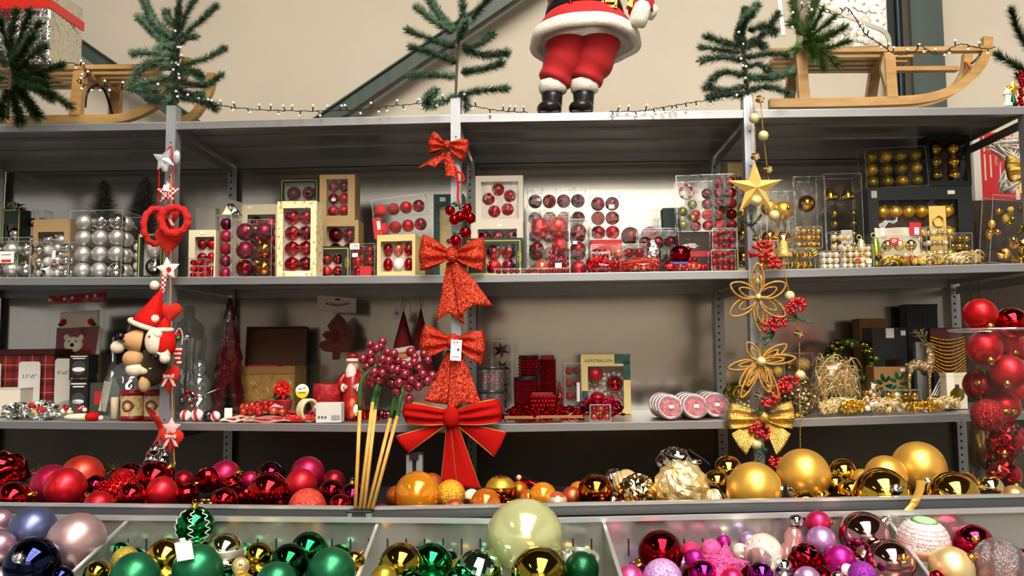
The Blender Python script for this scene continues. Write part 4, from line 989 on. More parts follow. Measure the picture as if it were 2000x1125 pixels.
hb.tube(bez([(sx(1258), -.035, 220 * k), (sx(1250), -.045, 226 * k), (sx(1249), -.045, 236 * k)], 3), 3.8 * k, 7); hb.build('hand', M_skin, st)
MB().box((sx(1243), -.05, 222 * k), (18 * k, 20 * k, 46 * k), M=Euler((0, .5, 0)).to_matrix()).build('gold_parcel', kmat('sa_gold'), st)
MB().tube(bez([(sx(1075), .02, 325 * k), (sx(1040), .0, 300 * k), (sx(1030), -.02, 330 * k), (sx(1040), -.03, 380 * k)], 5), [30 * k - i * .4 * k for i in range(16)], 16).build('sleeve', M_rfelt, st)
MB().lathe([(15 * k, 0), (19 * k, 8 * k), (18 * k, 24 * k), (12 * k, 30 * k)], 16, c=(sx(1041), -.03, 376 * k)).build('fur_cuff', M_fur, st)
MB().sph((sx(1042), -.03, 412 * k), 13 * k, 12, 10).build('hand', M_skin, st)
MB().sph((sx(1145), .01, 388 * k), 38 * k, 24, 16, sc=(1, .95, 1.08)).sph((sx(1145), -.055, 388 * k), 7 * k, 10, 8).build('head', M_skin, st)
MB().sph((sx(1145), -.02, 356 * k), 36 * k, 24, 14, sc=(1, .8, 1.15), fn=lambda a, t: 1 + .05 * math.sin(8 * a) * math.sin(6 * t)).build('beard', M_fur, st)
MB().tube([(sx(1145) + 38 * k * math.cos(i * PI / 12), .012 + 37 * k * math.sin(i * PI / 12), 408 * k) for i in range(24)], 8 * k, 8, closed=True).build('hat_brim', M_fur, st)
MB().tube(bez([(sx(1145), .012, 405 * k), (sx(1148), .014, 450 * k), (sx(1170), .02, 480 * k), (sx(1200), .02, 470 * k)], 5), [38 * k * (1 - i / 17) + 3 * k for i in range(16)], 18).build('hat', M_rfelt, st)
MB().sph((sx(1204), .02, 466 * k), 12 * k, 12, 8).build('hat_bobble', M_fur, st)
for s_ in (-1, 1): MB().sph((sx(1145 + s_ * 13), -.05, 396 * k), 3.5 * k, 10, 8).build('eye', mat('eye_black', '#101010', .2), st)
# -------------------------------------------------- fairy lights
M_cable = mat('black_cable', '#0d0e0f', .45); M_bulb = mat('white_bulb', '#f2efe8', .25, coat=.3)
SOCK = MB().cyl((0, 0, 0), (0, 0, .015), .0026, .0022, 7).mesh('socket', M_cable); BULB = MB().sph((0, 0, .018), .0048, 10, 8).mesh('bulb', M_bulb)
def lights(label, pts, Y, step=.033, rng=random):
    W = [PT(x, y, Y + rng.uniform(-.008, .008)) for x, y in pts]; o = W[0]; t = thing('fairy_lights', label, 'light string', o, group='white fairy lights on black cable')
    c = bez(W, 8); L = 0; nxt = .01; bulbs = []
    wob = [p + Vector((0, 0, .0015 * math.sin(i * 1.7))) for i, p in enumerate(c)]
    MB().tube([p - o for p in wob], .0014, 5).tube([p - o + Vector((0, .002, .0012 * math.sin(i * 2.9))) for i, p in enumerate(wob)], .0012, 5).build('cable', M_cable, t)
    for p, q in zip(c, c[1:]):
        seg = (q - p).length
        while L + seg > nxt:
            P = p.lerp(q, (nxt - L) / seg); up = 1 if rng.random() < .5 else -1
            v = Vector((rng.uniform(-.6, .6), rng.uniform(-.5, .2), up)); s_ = inst('socket', SOCK, t, P - o, 1, aim(v)); inst('bulb', BULB, s_, (0, 0, 0)); nxt += step * rng.uniform(.45, 1.5)
        L += seg
lights('fairy lights wound along the left sledge and into the fir sprig', [(-10, 128), (40, 124), (90, 128), (130, 122), (160, 130), (175, 146), (150, 158), (180, 168), (230, 168), (250, 175), (300, 160), (330, 150), (345, 120), (350, 90), (338, 60)], -.03)
lights('fairy lights strung low between the left and the middle fir sprig', [(350, 112), (346, 150), (352, 185), (390, 202), (425, 206), (500, 214), (560, 216), (620, 217), (700, 214), (760, 207), (800, 204), (835, 200), (870, 196)], -.03)
lights('fairy lights sagging from the middle fir sprig past the boots', [(900, 190), (915, 204), (950, 212), (985, 217), (1030, 219)], -.012)
lights('fairy lights rising from the boots to the sprig above the gold star', [(1190, 218), (1250, 217), (1280, 212), (1310, 207), (1350, 200), (1390, 194), (1430, 180), (1455, 160), (1452, 120), (1450, 90), (1440, 62)], -.025)
lights('fairy lights wound around the right sledge and its backrest', [(1540, 48), (1555, 30), (1580, 8), (1610, 22), (1640, 28), (1655, 15), (1680, 50), (1690, 66), (1720, 86), (1745, 104), (1770, 106), (1790, 98), (1796, 88), (1830, 106), (1860, 92), (1880, 86), (1905, 92), (1930, 95), (1945, 91)], -.005, .036)
# ------------------------------------------------------------------ hung on the posts
random.seed(31)
def puff(b, poly, t, n=4, c=(0, 0, 0), M=None):
    """an outline in x/z blown up like a small cushion"""
    m_ = len(poly); cx = sum(p[0] for p in poly) / m_; cz = sum(p[1] for p in poly) / m_; vs = []; c = Vector(c)
    rows = [(math.cos(q * PI / 2 / n), -math.sin(q * PI / 2 / n)) for q in range(n, -n - 1, -1)]
    for s_, y in rows:
        s_ = max(s_, .02)
        for x, z in poly:
            p = Vector((cx + (x - cx) * s_, y * t, cz + (z - cz) * s_)); vs.append((M @ p if M else p) + c)
    fs = []
    for l in range(len(rows) - 1):
        for k in range(m_): q = (k + 1) % m_; fs.append((l * m_ + k, l * m_ + m_ + k, l * m_ + m_ + q, l * m_ + q))
    return b.add(vs, fs, True)
def heart_poly(w_, h_, n=28):
    out = []
    for i in range(n):
        t = 2 * PI * i / n; x = 16 * math.sin(t) ** 3; z = 13 * math.cos(t) - 5 * math.cos(2 * t) - 2 * math.cos(3 * t) - math.cos(4 * t); out.append((x / 32 * w_, (z + 2.5) / 29 * h_))
    return out
M_rglit = glitter('red_glitter_fabric', '#a5120a', 480, .8, .5, .35, '#ff5a30'); M_velvet = mat('red_velvet', '#a30b08', .8, spec=.12, bump=(300, .2, .002)); M_gcord = mat('gold_edge_cord', '#c08a3a', .4, .7)
M_gmesh = glitter('gold_mesh_ribbon', '#c39a48', 700, .5, .7, .35)
def bow(name, label, knot, kw, kh, loops, tails, m, Y, pleats=2.5, edge=None, depth=.03, ribs=0):
    S = 1 / ppm(Y, knot[0], knot[1]); o = PT(knot[0], knot[1], Y); t = thing(name, label, 'bow', o)
    def W(x, y, d=0.): return Vector(((x - knot[0]) * S, d, -(y - knot[1]) * S))
    for (ot, ob, sg) in loops:
        def f(u, v):
            a = 1 - abs(2 * u - 1)                    # 0 at the knot, 1 at the outer fold
            kx, kz = sg * kw * .35, (v - .5) * kh * .8
            p = W(knot[0] + kx, knot[1] + kz); q = W(ot[0] + (ob[0] - ot[0]) * v + sg * 6 * math.sin(PI * v), ot[1] + (ob[1] - ot[1]) * v)
            e = a ** .85; P = p.lerp(q, e)
            bul = math.sin(PI * a) * .55 + math.sin(PI * a * .5) * .45
            side = -1 if u < .5 else 1
            P.y = side * depth * bul * (1 - .35 * abs(2 * v - 1)) * (1 if a < .97 else .55) - .012 * (1 - a) + .010 * math.cos(v * PI * 2 * pleats) * (1 - .75 * a) * min(1, a * 4 + .3)
            if ribs: P.y += .0012 * math.cos(v * PI * 2 * ribs)
            P.z += .004 * math.sin(PI * a) * math.cos(v * PI)
            return P
        MB().surf(f, 28, 14 if not ribs else 44).build('loop', m, t, solid=.0012)
        if edge:
            for v in (0, 1): MB().tube([f(u / 28, v) for u in range(29)], .0014, 5).build('edge_cord', edge, t)
    for (tl, tr, bl, br, notch, d0, d1) in tails:
        def g(u, v):
            top = W(*tl).lerp(W(*tr), u)
            bot = W(*bl).lerp(W(*notch), 2 * u) if u < .5 else W(*notch).lerp(W(*br), 2 * u - 1)
            P = top.lerp(bot, v); P.y = d0 + (d1 - d0) * v + .006 * math.sin(v * 4 + u * 2.5) * v + .004 * math.cos(u * 2 * PI) * (1 - v)
            if ribs: P.y += .0012 * math.cos(u * PI * 2 * ribs)
            return P
        MB().surf(g, 12 if not ribs else 40, 14).build('tail', m, t, solid=.0012)
        if edge:
            for u in (0, 1): MB().tube([g(u, v / 14) for v in range(15)], .0014, 5).build('edge_cord', edge, t)
    MB().sph((0, -.012, 0), 1, 16, 12, sc=(kw * S * .55, .02, kh * S * .6)).build('knot', m, t)
    return t, S, o
PYB = -.035
bow('glitter_bow', 'small red glitter bow at the top of the middle post', (874, 285), 14, 16, [((846, 256), (838, 299), -1), ((915, 274), (902, 316), 1)],
    [((862, 296), (876, 300), (816, 331), (850, 331), (838, 325), .0, -.02), ((866, 298), (884, 298), (872, 349), (892, 352), (880, 346), -.006, -.012)], M_rglit, PYB, depth=.022)
bow('glitter_bow', 'large red glitter bow without tag, above the one with the price tag', (884, 498), 24, 28, [((826, 456), (820, 528), -1), ((944, 464), (943, 532), 1)],
    [((872, 512), (892, 512), (852, 627), (907, 634), (877, 612), .004, -.006), ((880, 512), (900, 512), (897, 619), (963, 599), (922, 599), -.008, -.02)], M_rglit, PYB)
tb, S_, o_ = bow('glitter_bow', 'large red glitter bow carrying a white price tag', (886, 668), 24, 28, [((828, 633), (822, 702), -1), ((944, 646), (942, 714), 1)],
    [((872, 684), (892, 684), (829, 782), (882, 790), (850, 786), .004, -.004), ((882, 684), (902, 684), (874, 805), (943, 794), (905, 785), -.008, -.02)], M_rglit, PYB)
M_card = mat('white_card', '#eeebe4', .6); M_ink = mat('grey_ink', '#55575c', .6); M_redink = mat('red_ink', '#c8281e', .6)
tg = MB().box((0, 0, 0), (21 * S_, .0012, 40 * S_)).build('price_tag', M_card, tb, ((893 - 886) * S_, -.036, -(684 - 668) * S_)); tg.rotation_euler = (0, .06, 0)
bb = MB()
for i in range(9): bb.box((-.011 + i * .0026, 0, 0), (.0014 if i % 3 else .0006, .0006, .007))
bb.build('barcode', M_ink, tg, (0, -.0008, -.022))['kind'] = 'stuff'
MB().box((.007, 0, 0), (.008, .0006, .009)).build('printed_block', M_ink, tg, (0, -.0008, .002)); MB().box((-.007, 0, 0), (.005, .0006, .005)).box((.003, 0, .002), (.005, .0006, .005)).build('red_print', M_redink, tg, (0, -.0008, .024))
bow('velvet_bow', 'big plain red velvet bow with gold edging at the foot of the middle post', (882, 814), 30, 36, [((790, 786), (792, 824), -1), ((972, 780), (978, 824), 1)],
    [((868, 826), (882, 822), (776, 849), (799, 882), (786, 866), -.004, -.03), ((882, 822), (898, 824), (966, 889), (990, 843), (980, 866), -.004, -.03),
     ((872, 828), (886, 828), (861, 938), (905, 948), (884, 944), .0, .0), ((880, 828), (894, 828), (893, 946), (941, 957), (918, 952), -.006, -.012)], M_velvet, PYB - .01, edge=M_gcord)
# bell cluster on red cord
o = PT(895, 335, PYB); t = thing('bell_cluster', 'bunch of shiny red bells on a red cord between the bows', 'ornament', o); S_ = 1 / ppm(PYB, 890, 400)
def W0(x, y, o, Y): return PT(x, y, Y) - o
M_rcord = mat('red_cord', '#c0140e', .75, spec=.15)
MB().tube(bez([W0(x, y, o, PYB - .005) for x, y in ((890, 326), (893, 345), (895, 365), (894, 385), (898, 400))], 6), .004, 6).tube(bez([W0(x, y, o, PYB - .008) for x, y in ((893, 335), (903, 340), (906, 352), (896, 356))], 6), .004, 6).build('cord', M_rcord, t)
MB().tube([W0(892 + 4 * math.cos(q * PI / 6), 329 + 5 * math.sin(q * PI / 6), o, PYB) for q in range(12)], .0012, 5, closed=True).build('ring', M_caps, t)
for (x, y, r) in ((879, 411, 10), (887, 429, 10), (898, 423, 11), (918, 426, 11), (909, 454, 11.5), (890, 470, 11.5), (912, 408, 10)):
    p = inst('bell', sphere_mesh('ch_red', 'round', True), t, W0(x, y, o, PYB - .02 - .001 * (y % 7)), r * S_)
for i, (x, y) in enumerate(((883, 398), (893, 402), (905, 408), (912, 412), (909, 442), (892, 457))):
    b = MB()
    for k in range(40):
        a, e = random.uniform(0, 2 * PI), random.uniform(-.6, 1); q = W0(x, y, o, PYB - .02); b.tube([q, q + Vector((.016 * math.cos(a), .009 * math.sin(a), .008 * e))], .0008, 3)
    b.build('green_tinsel', mat('green_tinsel', '#17633a', .35, .4), t)['kind'] = 'stuff'
MB().box(W0(909, 406, o, PYB - .032), (.018, .001, .016), M=Euler((0, .3, 0)).to_matrix()).build('price_tag', M_card, t)
# -------------------------------------------------- left post: hearts, stars, plush
PA = -.03; SA = 1 / ppm(PA, 335, 500)
def Pa(x, y, d=0.): return PT(x, y, PA + d)
M_twine = mat('gold_twine', '#a67c3c', .7); M_check = mat('red_white_gingham', '#c8433c', .8); M_felt = mat('red_plush_heart', '#c0281c', .85, spec=.1, sheen=.4, bump=(300, .3, .002)); M_wfelt = mat('cream_felt', '#e9dfd0', .9, sheen=.4, bump=(300, .3, .002))
# gingham: a woven check built from two stripes
def gingham(name, c1, c2, sc):
    m = mat(name, c1, .85); nt = m.node_tree; b = nt.nodes['Principled BSDF']; tc = nt.nodes.new('ShaderNodeTexCoord'); ck = nt.nodes.new('ShaderNodeTexChecker')
    ck.inputs['Scale'].default_value = sc; ck.inputs['Color1'].default_value = C(c1); ck.inputs['Color2'].default_value = C(c2)
    nt.links.new(tc.outputs['Object'], ck.inputs['Vector']); nt.links.new(ck.outputs[0], b.inputs['Base Color']); return m
M_ging = gingham('gingham_cloth', '#a81418', '#dcc8c2', 120); M_pink = gingham('pink_gingham', '#d5807c', '#e8cfc8', 300)
o = Pa(338, 330); tw = MB().tube([p - o for p in bez([Pa(x, y, -.022) for x, y in ((334, 340), (335, 400), (334, 480), (333, 560), (335, 640), (336, 720), (337, 800), (339, 860), (341, 915))], 6)], .0022, 6).build('twine', M_twine); tw.location = o
tag(tw, 'long gold twine hanging down the left post between the hearts', 'twine')
o = Pa(333, 284)
cd_ = MB().tube([p - o for p in bez([Pa(x, y, -.012) for x, y in ((309, 400), (311, 340), (314, 312), (325, 296), (334, 286), (336, 300), (337, 330), (338, 360), (340, 398))], 6)], .0022, 6).build('red_cord_loop', M_rcord); cd_.location = o  # a plain loop of red cord
tag(cd_, 'red cord loop at the top of the left post', 'cord')
o = Pa(330, 318); t = thing('glass_pendant', 'clear glass star pendant with beads at the top of the left post', 'ornament', o)
M_crys = mat('crystal_glass', '#d8d8d8', .05, .5, coat=.5)
puffy_star(MB(), 4, 24 * SA, 11 * SA, 6 * SA, .5).build('star', M_crys, t, (-6 * SA, -.02, 4 * SA)); MB().sph((18 * SA, -.01, 10 * SA), 11 * SA, 10, 7, sc=(.7, .6, 1.3), smooth=False).build('drop', M_crys, t); MB().sph((-2 * SA, -.02, -14 * SA), 7 * SA, 10, 7, smooth=False).build('bead', M_crys, t)
o = Pa(332, 378); t = thing('fabric_star', 'red and white gingham fabric star with a blank tag on the left post', 'ornament', o)
puff(MB(), star_poly(5, 25 * SA, 12 * SA), 5 * SA).build('cushion', M_ging, t, (0, -.018, 0)); MB().box((0, -.03, 8 * SA), (11 * SA, .001, 12 * SA)).build('price_tag', M_card, t)
M_crochet = mat('red_crochet', '#bf130e', .9, sheen=.3, bump=(160, .8, .004))
def crochet_ring(label, c, R, r, M, d):
    o = Pa(c[0], c[1], d); n = 60
    b = MB(); vs = []
    pts = []; rr = []
    for i in range(n):
        a = 2 * PI * i / n; q = (R + r * .35 * abs(math.sin(5.5 * a))); pts.append(M @ Vector((q * math.cos(a), 0, q * math.sin(a)))); rr.append(r * (.95 + .2 * abs(math.sin(5.5 * a))))
    x = b.tube(pts, rr, 9, closed=True).build('crochet_ring', M_crochet); x.location = o; return tag(x, label, 'ornament')
crochet_ring('round red crochet ring facing front on the left post', (341, 431), 24 * SA, 6.5 * SA, Matrix.Identity(3), -.055)
crochet_ring('red crochet ring seen edge-on at the left side of the left post', (303, 442), 24 * SA, 5.5 * SA, Euler((0, .1, 1.1)).to_matrix() @ Matrix.Diagonal((1, 1, 1.35)), -.03)
def heart(label, x, y, w_, h_, rot=0., d=-.02, bowm=None, bxy=None, n='plush_heart'):
    o = Pa(x, y, d); t = thing(n, label, 'ornament', o); puff(MB(), heart_poly(w_ * SA, h_ * SA), 9 * SA, M=Euler((0, rot, 0)).to_matrix()).build('cushion', M_felt, t)
    if bowm:
        bx, by = (bxy[0] - x) * SA, -(bxy[1] - y) * SA
        for s_ in (-1, 1):
            MB().surf(lambda u, v: Vector((bx + s_ * (.002 + .016 * math.sin(PI * u) ** .7), -.022 - .006 * math.sin(2 * PI * u), by + (v - .5) * .012 * (.4 + math.sin(PI * u)))), 14, 3).build('bow_loop', bowm, t, solid=.001)
            MB().surf(lambda u, v: Vector((bx + s_ * (.003 + .018 * v) + (u - .5) * .012, -.022, by - .034 * v)), 3, 8).build('bow_tail', bowm, t, solid=.001)
        MB().sph((bx, -.024, by), .006, 10, 8).build('bow_knot', bowm, t)
    return t
heart('red plush heart behind the round crochet ring', 326, 428, 50, 52, 0, -.012, M_pink, (332, 424))
heart('large red plush heart with pink bow tails under the crochet ring', 329, 473, 56, 62, .05, -.018)
o = Pa(333, 527); t = thing('felt_star', 'cream felt star with red button on the left post', 'ornament', o)
puff(MB(), star_poly(5, 25 * SA, 12.5 * SA, -.1), 6 * SA).build('cushion', M_wfelt, t, (0, -.02, 0)); MB().cyl((5 * SA, -.034, -1 * SA), (5 * SA, -.03, -1 * SA), 4.5 * SA, n=14).build('button', M_rcord, t)
MB().surf(lambda u, v: Vector(((-8 - 6 * v + 10 * u) * SA, -.028, (-8 - 40 * v) * SA)), 3, 8).build('ribbon_tail', M_ging, t, solid=.001)
heart('red plush heart below the cream star, beside the hedgehog hat', 332, 613, 46, 42, 0, -.02)
heart('red plush heart with pink gingham bow below the plush figures', 330, 741, 44, 56, 0, -.02, M_pink, (335, 735))
heart('lowest red plush heart with two pink bows on the left post', 335, 863, 48, 46, 0, -.02, M_pink, (339, 852))
o = Pa(341, 834); t = puff(MB(), star_poly(5, 20 * SA, 10 * SA), 5 * SA).build('fabric_star', M_pink); t.location = o + Vector((0, -.024, 0)); tag(t, 'pink gingham fabric star above the lowest heart', 'ornament')
t = thing('stocking_charm', 'little red and white striped stocking charm with green mitten on the left post', 'ornament', Pa(347, 678, -.02))
for i in range(7):
    MB().box((0.0 + (i > 4) * .003 * (i - 4), 0, -(i * 4.2 + 4) * SA), ((17 - i * 1.4) * SA, .008, 4.2 * SA), ch=.001).build('stripe', M_rcord if i % 2 else M_wfelt, t)
puff(MB(), heart_poly(18 * SA, 16 * SA), 5 * SA).build('mitten', kmat('sa_green'), t, (-1 * SA, -.008, 14 * SA)); MB().sph((0, -.008, 22 * SA), 4.5 * SA, 10, 8).build('bobble', M_rcord, t)
MB().tube(bez([(-8 * SA, 0, 20 * SA), (2 * SA, 0, 36 * SA), (9 * SA, 0, 24 * SA), (8 * SA, 0, 4 * SA)], 5), .0022, 5).build('loop', M_pink, t)
# hedgehog plush with pointed hat
M_brownfur = mat('brown_plush', '#3a2a16', .95, sheen=.4, bump=(200, 1.0, .01)); M_tanfur = mat('tan_plush', '#c49a68', .95, sheen=.4, bump=(260, .5, .004)); M_cream = mat('cream_plush', '#e6d9c2', .95, sheen=.5, bump=(260, .6, .005)); M_noseb = mat('black_nose', '#0c0c0d', .3)
o = Pa(285, 690, -.03); t = thing('plush_hedgehog', 'brown plush hedgehog in a pointed red hat on the left post', 'soft toy', o)
def q_(x, y, d=0.): return ((x - 285) * SA, d, -(y - 690) * SA)
MB().sph(q_(285, 655), 34 * SA, 24, 16, sc=(1, .8, .95), fn=lambda a, t: 1 + .05 * math.sin(13 * a) * math.sin(11 * t)).sph(q_(296, 715), 34 * SA, 24, 16, sc=(.9, .8, 1.1), fn=lambda a, t: 1 + .05 * math.sin(13 * a) * math.sin(11 * t)).build('fur', M_brownfur, t)
MB().tube(bez([q_(285, 668, -.03), q_(268, 665, -.045), q_(255, 660, -.055)], 5), [23 * SA, 23 * SA, 22.5 * SA, 22 * SA, 21 * SA, 19 * SA, 17 * SA, 14 * SA, 11 * SA, 8 * SA, 5 * SA], 18).build('face', M_tanfur, t)
MB().sph(q_(254, 658, -.066), 8 * SA, 14, 10).build('nose', M_noseb, t); MB().sph(q_(262, 667, -.07), 2.6 * SA, 8, 6).build('eye', M_noseb, t)
for i in range(3): MB().tube([q_(262 + i, 676, -.066), q_(270 + 3 * i, 679 + i, -.068)], .0008, 4).build('whisker_seam', M_brownfur, t)
for x, y, r in ((243, 678, 12), (273, 700, 17), (276, 720, 14)): MB().sph(q_(x, y, -.045), r * SA, 16, 10, sc=(1.15, .9, 1)).build('paw', M_cream if r != 17 else M_tanfur, t)
MB().tube(bez([q_(276, 720, -.04), q_(295, 722, -.035), q_(312, 714, -.02)], 4), 9 * SA, 10).build('arm', M_cream, t)
MB().sph(q_(292, 748, -.03), 13 * SA, 14, 10, sc=(.8, .9, 1.25)).build('foot', M_tanfur, t)
Mh = Vector((0, 0, 1)).rotation_difference(Vector(q_(314, 570)) - Vector(q_(287, 640))).to_matrix()
MB().lathe([(30 * SA, 0), (24 * SA, 18 * SA), (14 * SA, 42 * SA), (5 * SA, 68 * SA), (0, 76 * SA)], 24, M=Mh, c=q_(288, 638, -.01)).build('hat', M_rcord, t)
MB().tube([Vector(q_(288, 637, -.01)) + Mh @ Vector((31 * SA * math.cos(a * PI / 12), 31 * SA * math.sin(a * PI / 12), 0)) for a in range(24)], 5 * SA, 8, closed=True).build('hat_brim', M_cream, t)
for x, y in ((307, 561), (308, 625)): MB().sph(q_(x, y, -.03), 9 * SA, 14, 10).build('bobble', M_cream, t)
o = Pa(315, 700, -.085); t = thing('plush_santa', 'small plush Father Christmas with long white beard beside the hedgehog', 'soft toy', o)
def q_(x, y, d=0.): return ((x - 315) * SA, d, -(y - 700) * SA)
MB().sph(q_(322, 672), 22 * SA, 18, 12, sc=(.9, .8, 1.3)).build('body', M_rcord, t); MB().lathe([(13 * SA, 0), (9 * SA, 12 * SA), (0, 24 * SA)], 16, c=q_(320, 646, 0)).build('hat', M_rcord, t)
MB().tube([Vector(q_(320, 647)) + Vector((13 * SA * math.cos(a * PI / 8), 13 * SA * math.sin(a * PI / 8), 0)) for a in range(16)], 4.5 * SA, 8, closed=True).build('hat_brim', M_cream, t)
MB().sph(q_(305, 668, -.02), 17 * SA, 18, 12, sc=(.95, .7, 1.4)).sph(q_(312, 655, -.02), 11 * SA, 14, 10).build('beard', M_cream, t); MB().sph(q_(302, 660, -.036), 3.2 * SA, 8, 6).build('nose', M_rcord, t)
MB().tube([Vector(q_(308, 694, -.01)), Vector(q_(334, 688, -.01))], 8.5 * SA, 12).build('coat_hem', M_cream, t); MB().sph(q_(313, 697, -.03), 6.5 * SA, 12, 8).build('boot', M_noseb, t); MB().sph(q_(326, 700, -.015), 10 * SA, 14, 10).build('hand', M_cream, t)
# red ribbon with clip and silver bells
M_rsat = mat('red_satin', '#c81812', .3, .1, sheen=.3)
ribbon('red_ribbon', 'twisted red satin ribbon falling beside the lowest heart', [Pa(290, 798, -.02), Pa(303, 815, -.035), Pa(314, 838, -.02), Pa(306, 860, -.035), Pa(292, 880, -.02), Pa(283, 905, -.03)], .026, M_rsat, across=(.8, -.3, .5))
o = MB().tube(bez([Pa(289, 796, -.03), Pa(296, 802, -.035), Pa(304, 808, -.035)], 4), .003, 6).build('hair_clip', M_black); tag(o, 'black clip at the upper end of the twisted red ribbon', 'clip')
o = Pa(305, 890, -.035); t = thing('bell_cluster', 'bunch of small silver bells at the foot of the left post', 'ornament', o)
for x, y, r in ((303, 879, 11), (295, 898, 12), (316, 903, 13), (322, 890, 9), (308, 910, 11), (320, 876, 5)): inst('bell', sphere_mesh('ch_silver', 'round', True), t, Pa(x, y, -.035 - .002 * (x % 5)) - o, r * SA)
# -------------------------------------------------- right post: gold star, wire flowers, beads, berries, gold bow
PC = -.03; SG = 1 / ppm(PC, 1475, 550)
def Pc(x, y, d=0.): return PT(x, y, PC + d)
M_ggl = glitter('gold_glitter', '#caa257', 520, .6, .5, .4); M_gsat = mat('matt_gold_card', '#e6c06a', .42, .35); M_gpale = glitter('pale_gold_glitter', '#d9c08a', 520, .6, .35, .45)
M_chain = mat('gold_bead_chain', '#caa146', .25, .9)
o = Pc(1471, 372); t = puffy_star(MB(), 5, 55 * SG, 21 * SG, 14 * SG, 0).build('gold_star', M_gsat); t.location = o + Vector((0, -.03, 0)); tag(t, 'large faceted matt gold star on the right post', 'star')
M_berry = mat('red_berry', '#a80d12', .22, coat=.5); BERRY = MB().sph((0, 0, 0), 1, 10, 8).mesh('berry', M_berry); GB = MB().sph((0, 0, 0), 1, 20, 14).mesh('glitter_ball', M_gpale)
M_gift = mat('gold_gift_foil', '#c59a3a', .2, .95); M_gtie = mat('pale_gold_tie', '#efe0b4', .3, .6)
_g = MB().box((0, 0, 0), (1, 1, 1), ch=.08); GIFT = _g.mesh('gift_charm', M_gift)
_g = MB().box((0, 0, 0), (.22, 1.05, 1.05)).box((0, 0, 0), (1.05, 1.05, .22)); GTIE = _g.mesh('tie', M_gtie)
def string(label, path, items):
    W = [Pc(x, y, -.02) for x, y in path]; o = W[0]; t = thing('bead_garland', label, 'garland', o); c = bez(W, 10); b = MB(); L = 0; nx = 0
    for p, q in zip(c, c[1:]):
        s_ = (q - p).length
        while L + s_ > nx: b.sph(p.lerp(q, (nx - L) / s_) - o, .0026, 6, 4); nx += .0062
        L += s_
    b.build('bead_chain', M_chain, t)['kind'] = 'stuff'
    for kind, x, y, r in items:
        P = Pc(x, y, -.03) - o
        if kind == 'ball': inst('glitter_ball', GB, t, P, r * SG)
        elif kind == 'gift': g = inst('gift_charm', GIFT, t, P, r * SG * 1.3, (.2, .3, .5)); inst('tie', GTIE, g, (0, 0, 0))
        elif kind == 'berry':
            for i in range(36):
                a, e = random.uniform(0, 2 * PI), random.uniform(-1, 1); q = math.sqrt(random.random())
                inst('berry', BERRY, t, P + Vector((q * math.cos(a) * r * 1.15 * SG, -.012 * random.random() - .004, (q * math.sin(a) * .75 + q * math.cos(a) * (.35 if int(x) % 2 else -.35)) * r * SG)), .0062 + .001 * random.random())
        elif kind == 'sprig':
            for i in range(4):
                a = random.uniform(0, 2 * PI); fir_branch(t, o, [P + o, P + o + Vector((math.cos(a) * .02, -.008, math.sin(a) * .02)), P + o + Vector((math.cos(a) * .04, -.01, math.sin(a) * .045))], .016, 2400, M_fir)
        elif kind == 'bell':
            MB().lathe([(r * .1 * SG, r * SG), (r * .35 * SG, r * .8 * SG), (r * .5 * SG, 0), (r * .8 * SG, -r * .7 * SG), (r * .75 * SG, -r * .75 * SG)], 18, c=P).build('bell', M_ggl, t)
    return t
string('gold bead garland with glitter balls, berries and little parcels straight down the right post', [(1470, 186), (1474, 240), (1476, 330), (1478, 440), (1481, 500), (1483, 560), (1484, 640), (1485, 705), (1482, 765), (1478, 810), (1477, 870), (1475, 925)],
       [('ball', 1473, 231, 10), ('gift', 1475, 306, 9), ('ball', 1477, 392, 11), ('gift', 1478, 466, 9), ('ball', 1481, 547, 11), ('gift', 1486, 628, 9), ('gift', 1482, 772, 8), ('ball', 1477, 868, 11),
        ('berry', 1485, 487, 20), ('berry', 1506, 511, 16), ('berry', 1511, 633, 20), ('berry', 1505, 779, 17), ('berry', 1484, 842, 18), ('sprig', 1466, 443, 12), ('sprig', 1512, 650, 14), ('sprig', 1496, 806, 12), ('sprig', 1497, 884, 14), ('bell', 1530, 488, 20)])
string('gold bead garland with glitter balls and berries hanging free right of the right post', [(1484, 186), (1487, 215), (1494, 290), (1504, 370), (1514, 430), (1528, 510), (1541, 570), (1552, 610), (1560, 650), (1562, 740), (1563, 875)],
       [('gift', 1484, 194, 9), ('ball', 1491, 265, 10), ('gift', 1500, 331, 9), ('ball', 1512, 421, 10.5), ('gift', 1526, 512, 9), ('ball', 1542, 578, 10), ('berry', 1551, 600, 19), ('sprig', 1556, 622, 12), ('gift', 1560, 652, 9), ('ball', 1563, 733, 10), ('berry', 1537, 749, 19), ('gift', 1562, 811, 8), ('berry', 1518, 905, 15)])
M_wireg = glitter('gold_pipe_cleaner', '#a5782f', 700, .5, .55, .45)
def wire_flower(label, c, tips, centre_r):
    o = Pc(c[0], c[1], -.045); t = thing('wire_flower', label, 'ornament', o)
    for (x, y, wd) in tips:
        tip = Vector(((x - c[0]) * SG, random.uniform(-.014, .006), -(y - c[1]) * SG)); L = tip.length; d = tip.normalized(); n = d.cross(Vector((0, 1, 0))).normalized()
        for q, ww in ((1, wd), (.68, wd * .55)):
            pts = [Vector((0, 0, 0)), d * L * .35 * q + n * ww * SG, d * L * .75 * q + n * ww * .9 * SG, d * L * q, d * L * .75 * q - n * ww * .9 * SG, d * L * .35 * q - n * ww * SG, Vector((0, 0, 0))]
            MB().tube(bez(pts, 6), .0038 if q == 1 else .003, 6).build('petal', M_wireg, t)
    MB().sph((0, -.01, 0), centre_r * SG, 14, 10).build('centre', M_gpale, t)
wire_flower('gold wire flower on the right post below the second shelf', (1480, 580), [(1480, 516, 11), (1428, 556, 13), (1427, 614, 13), (1532, 556, 13), (1530, 617, 13), (1488, 648, 11)], 6)
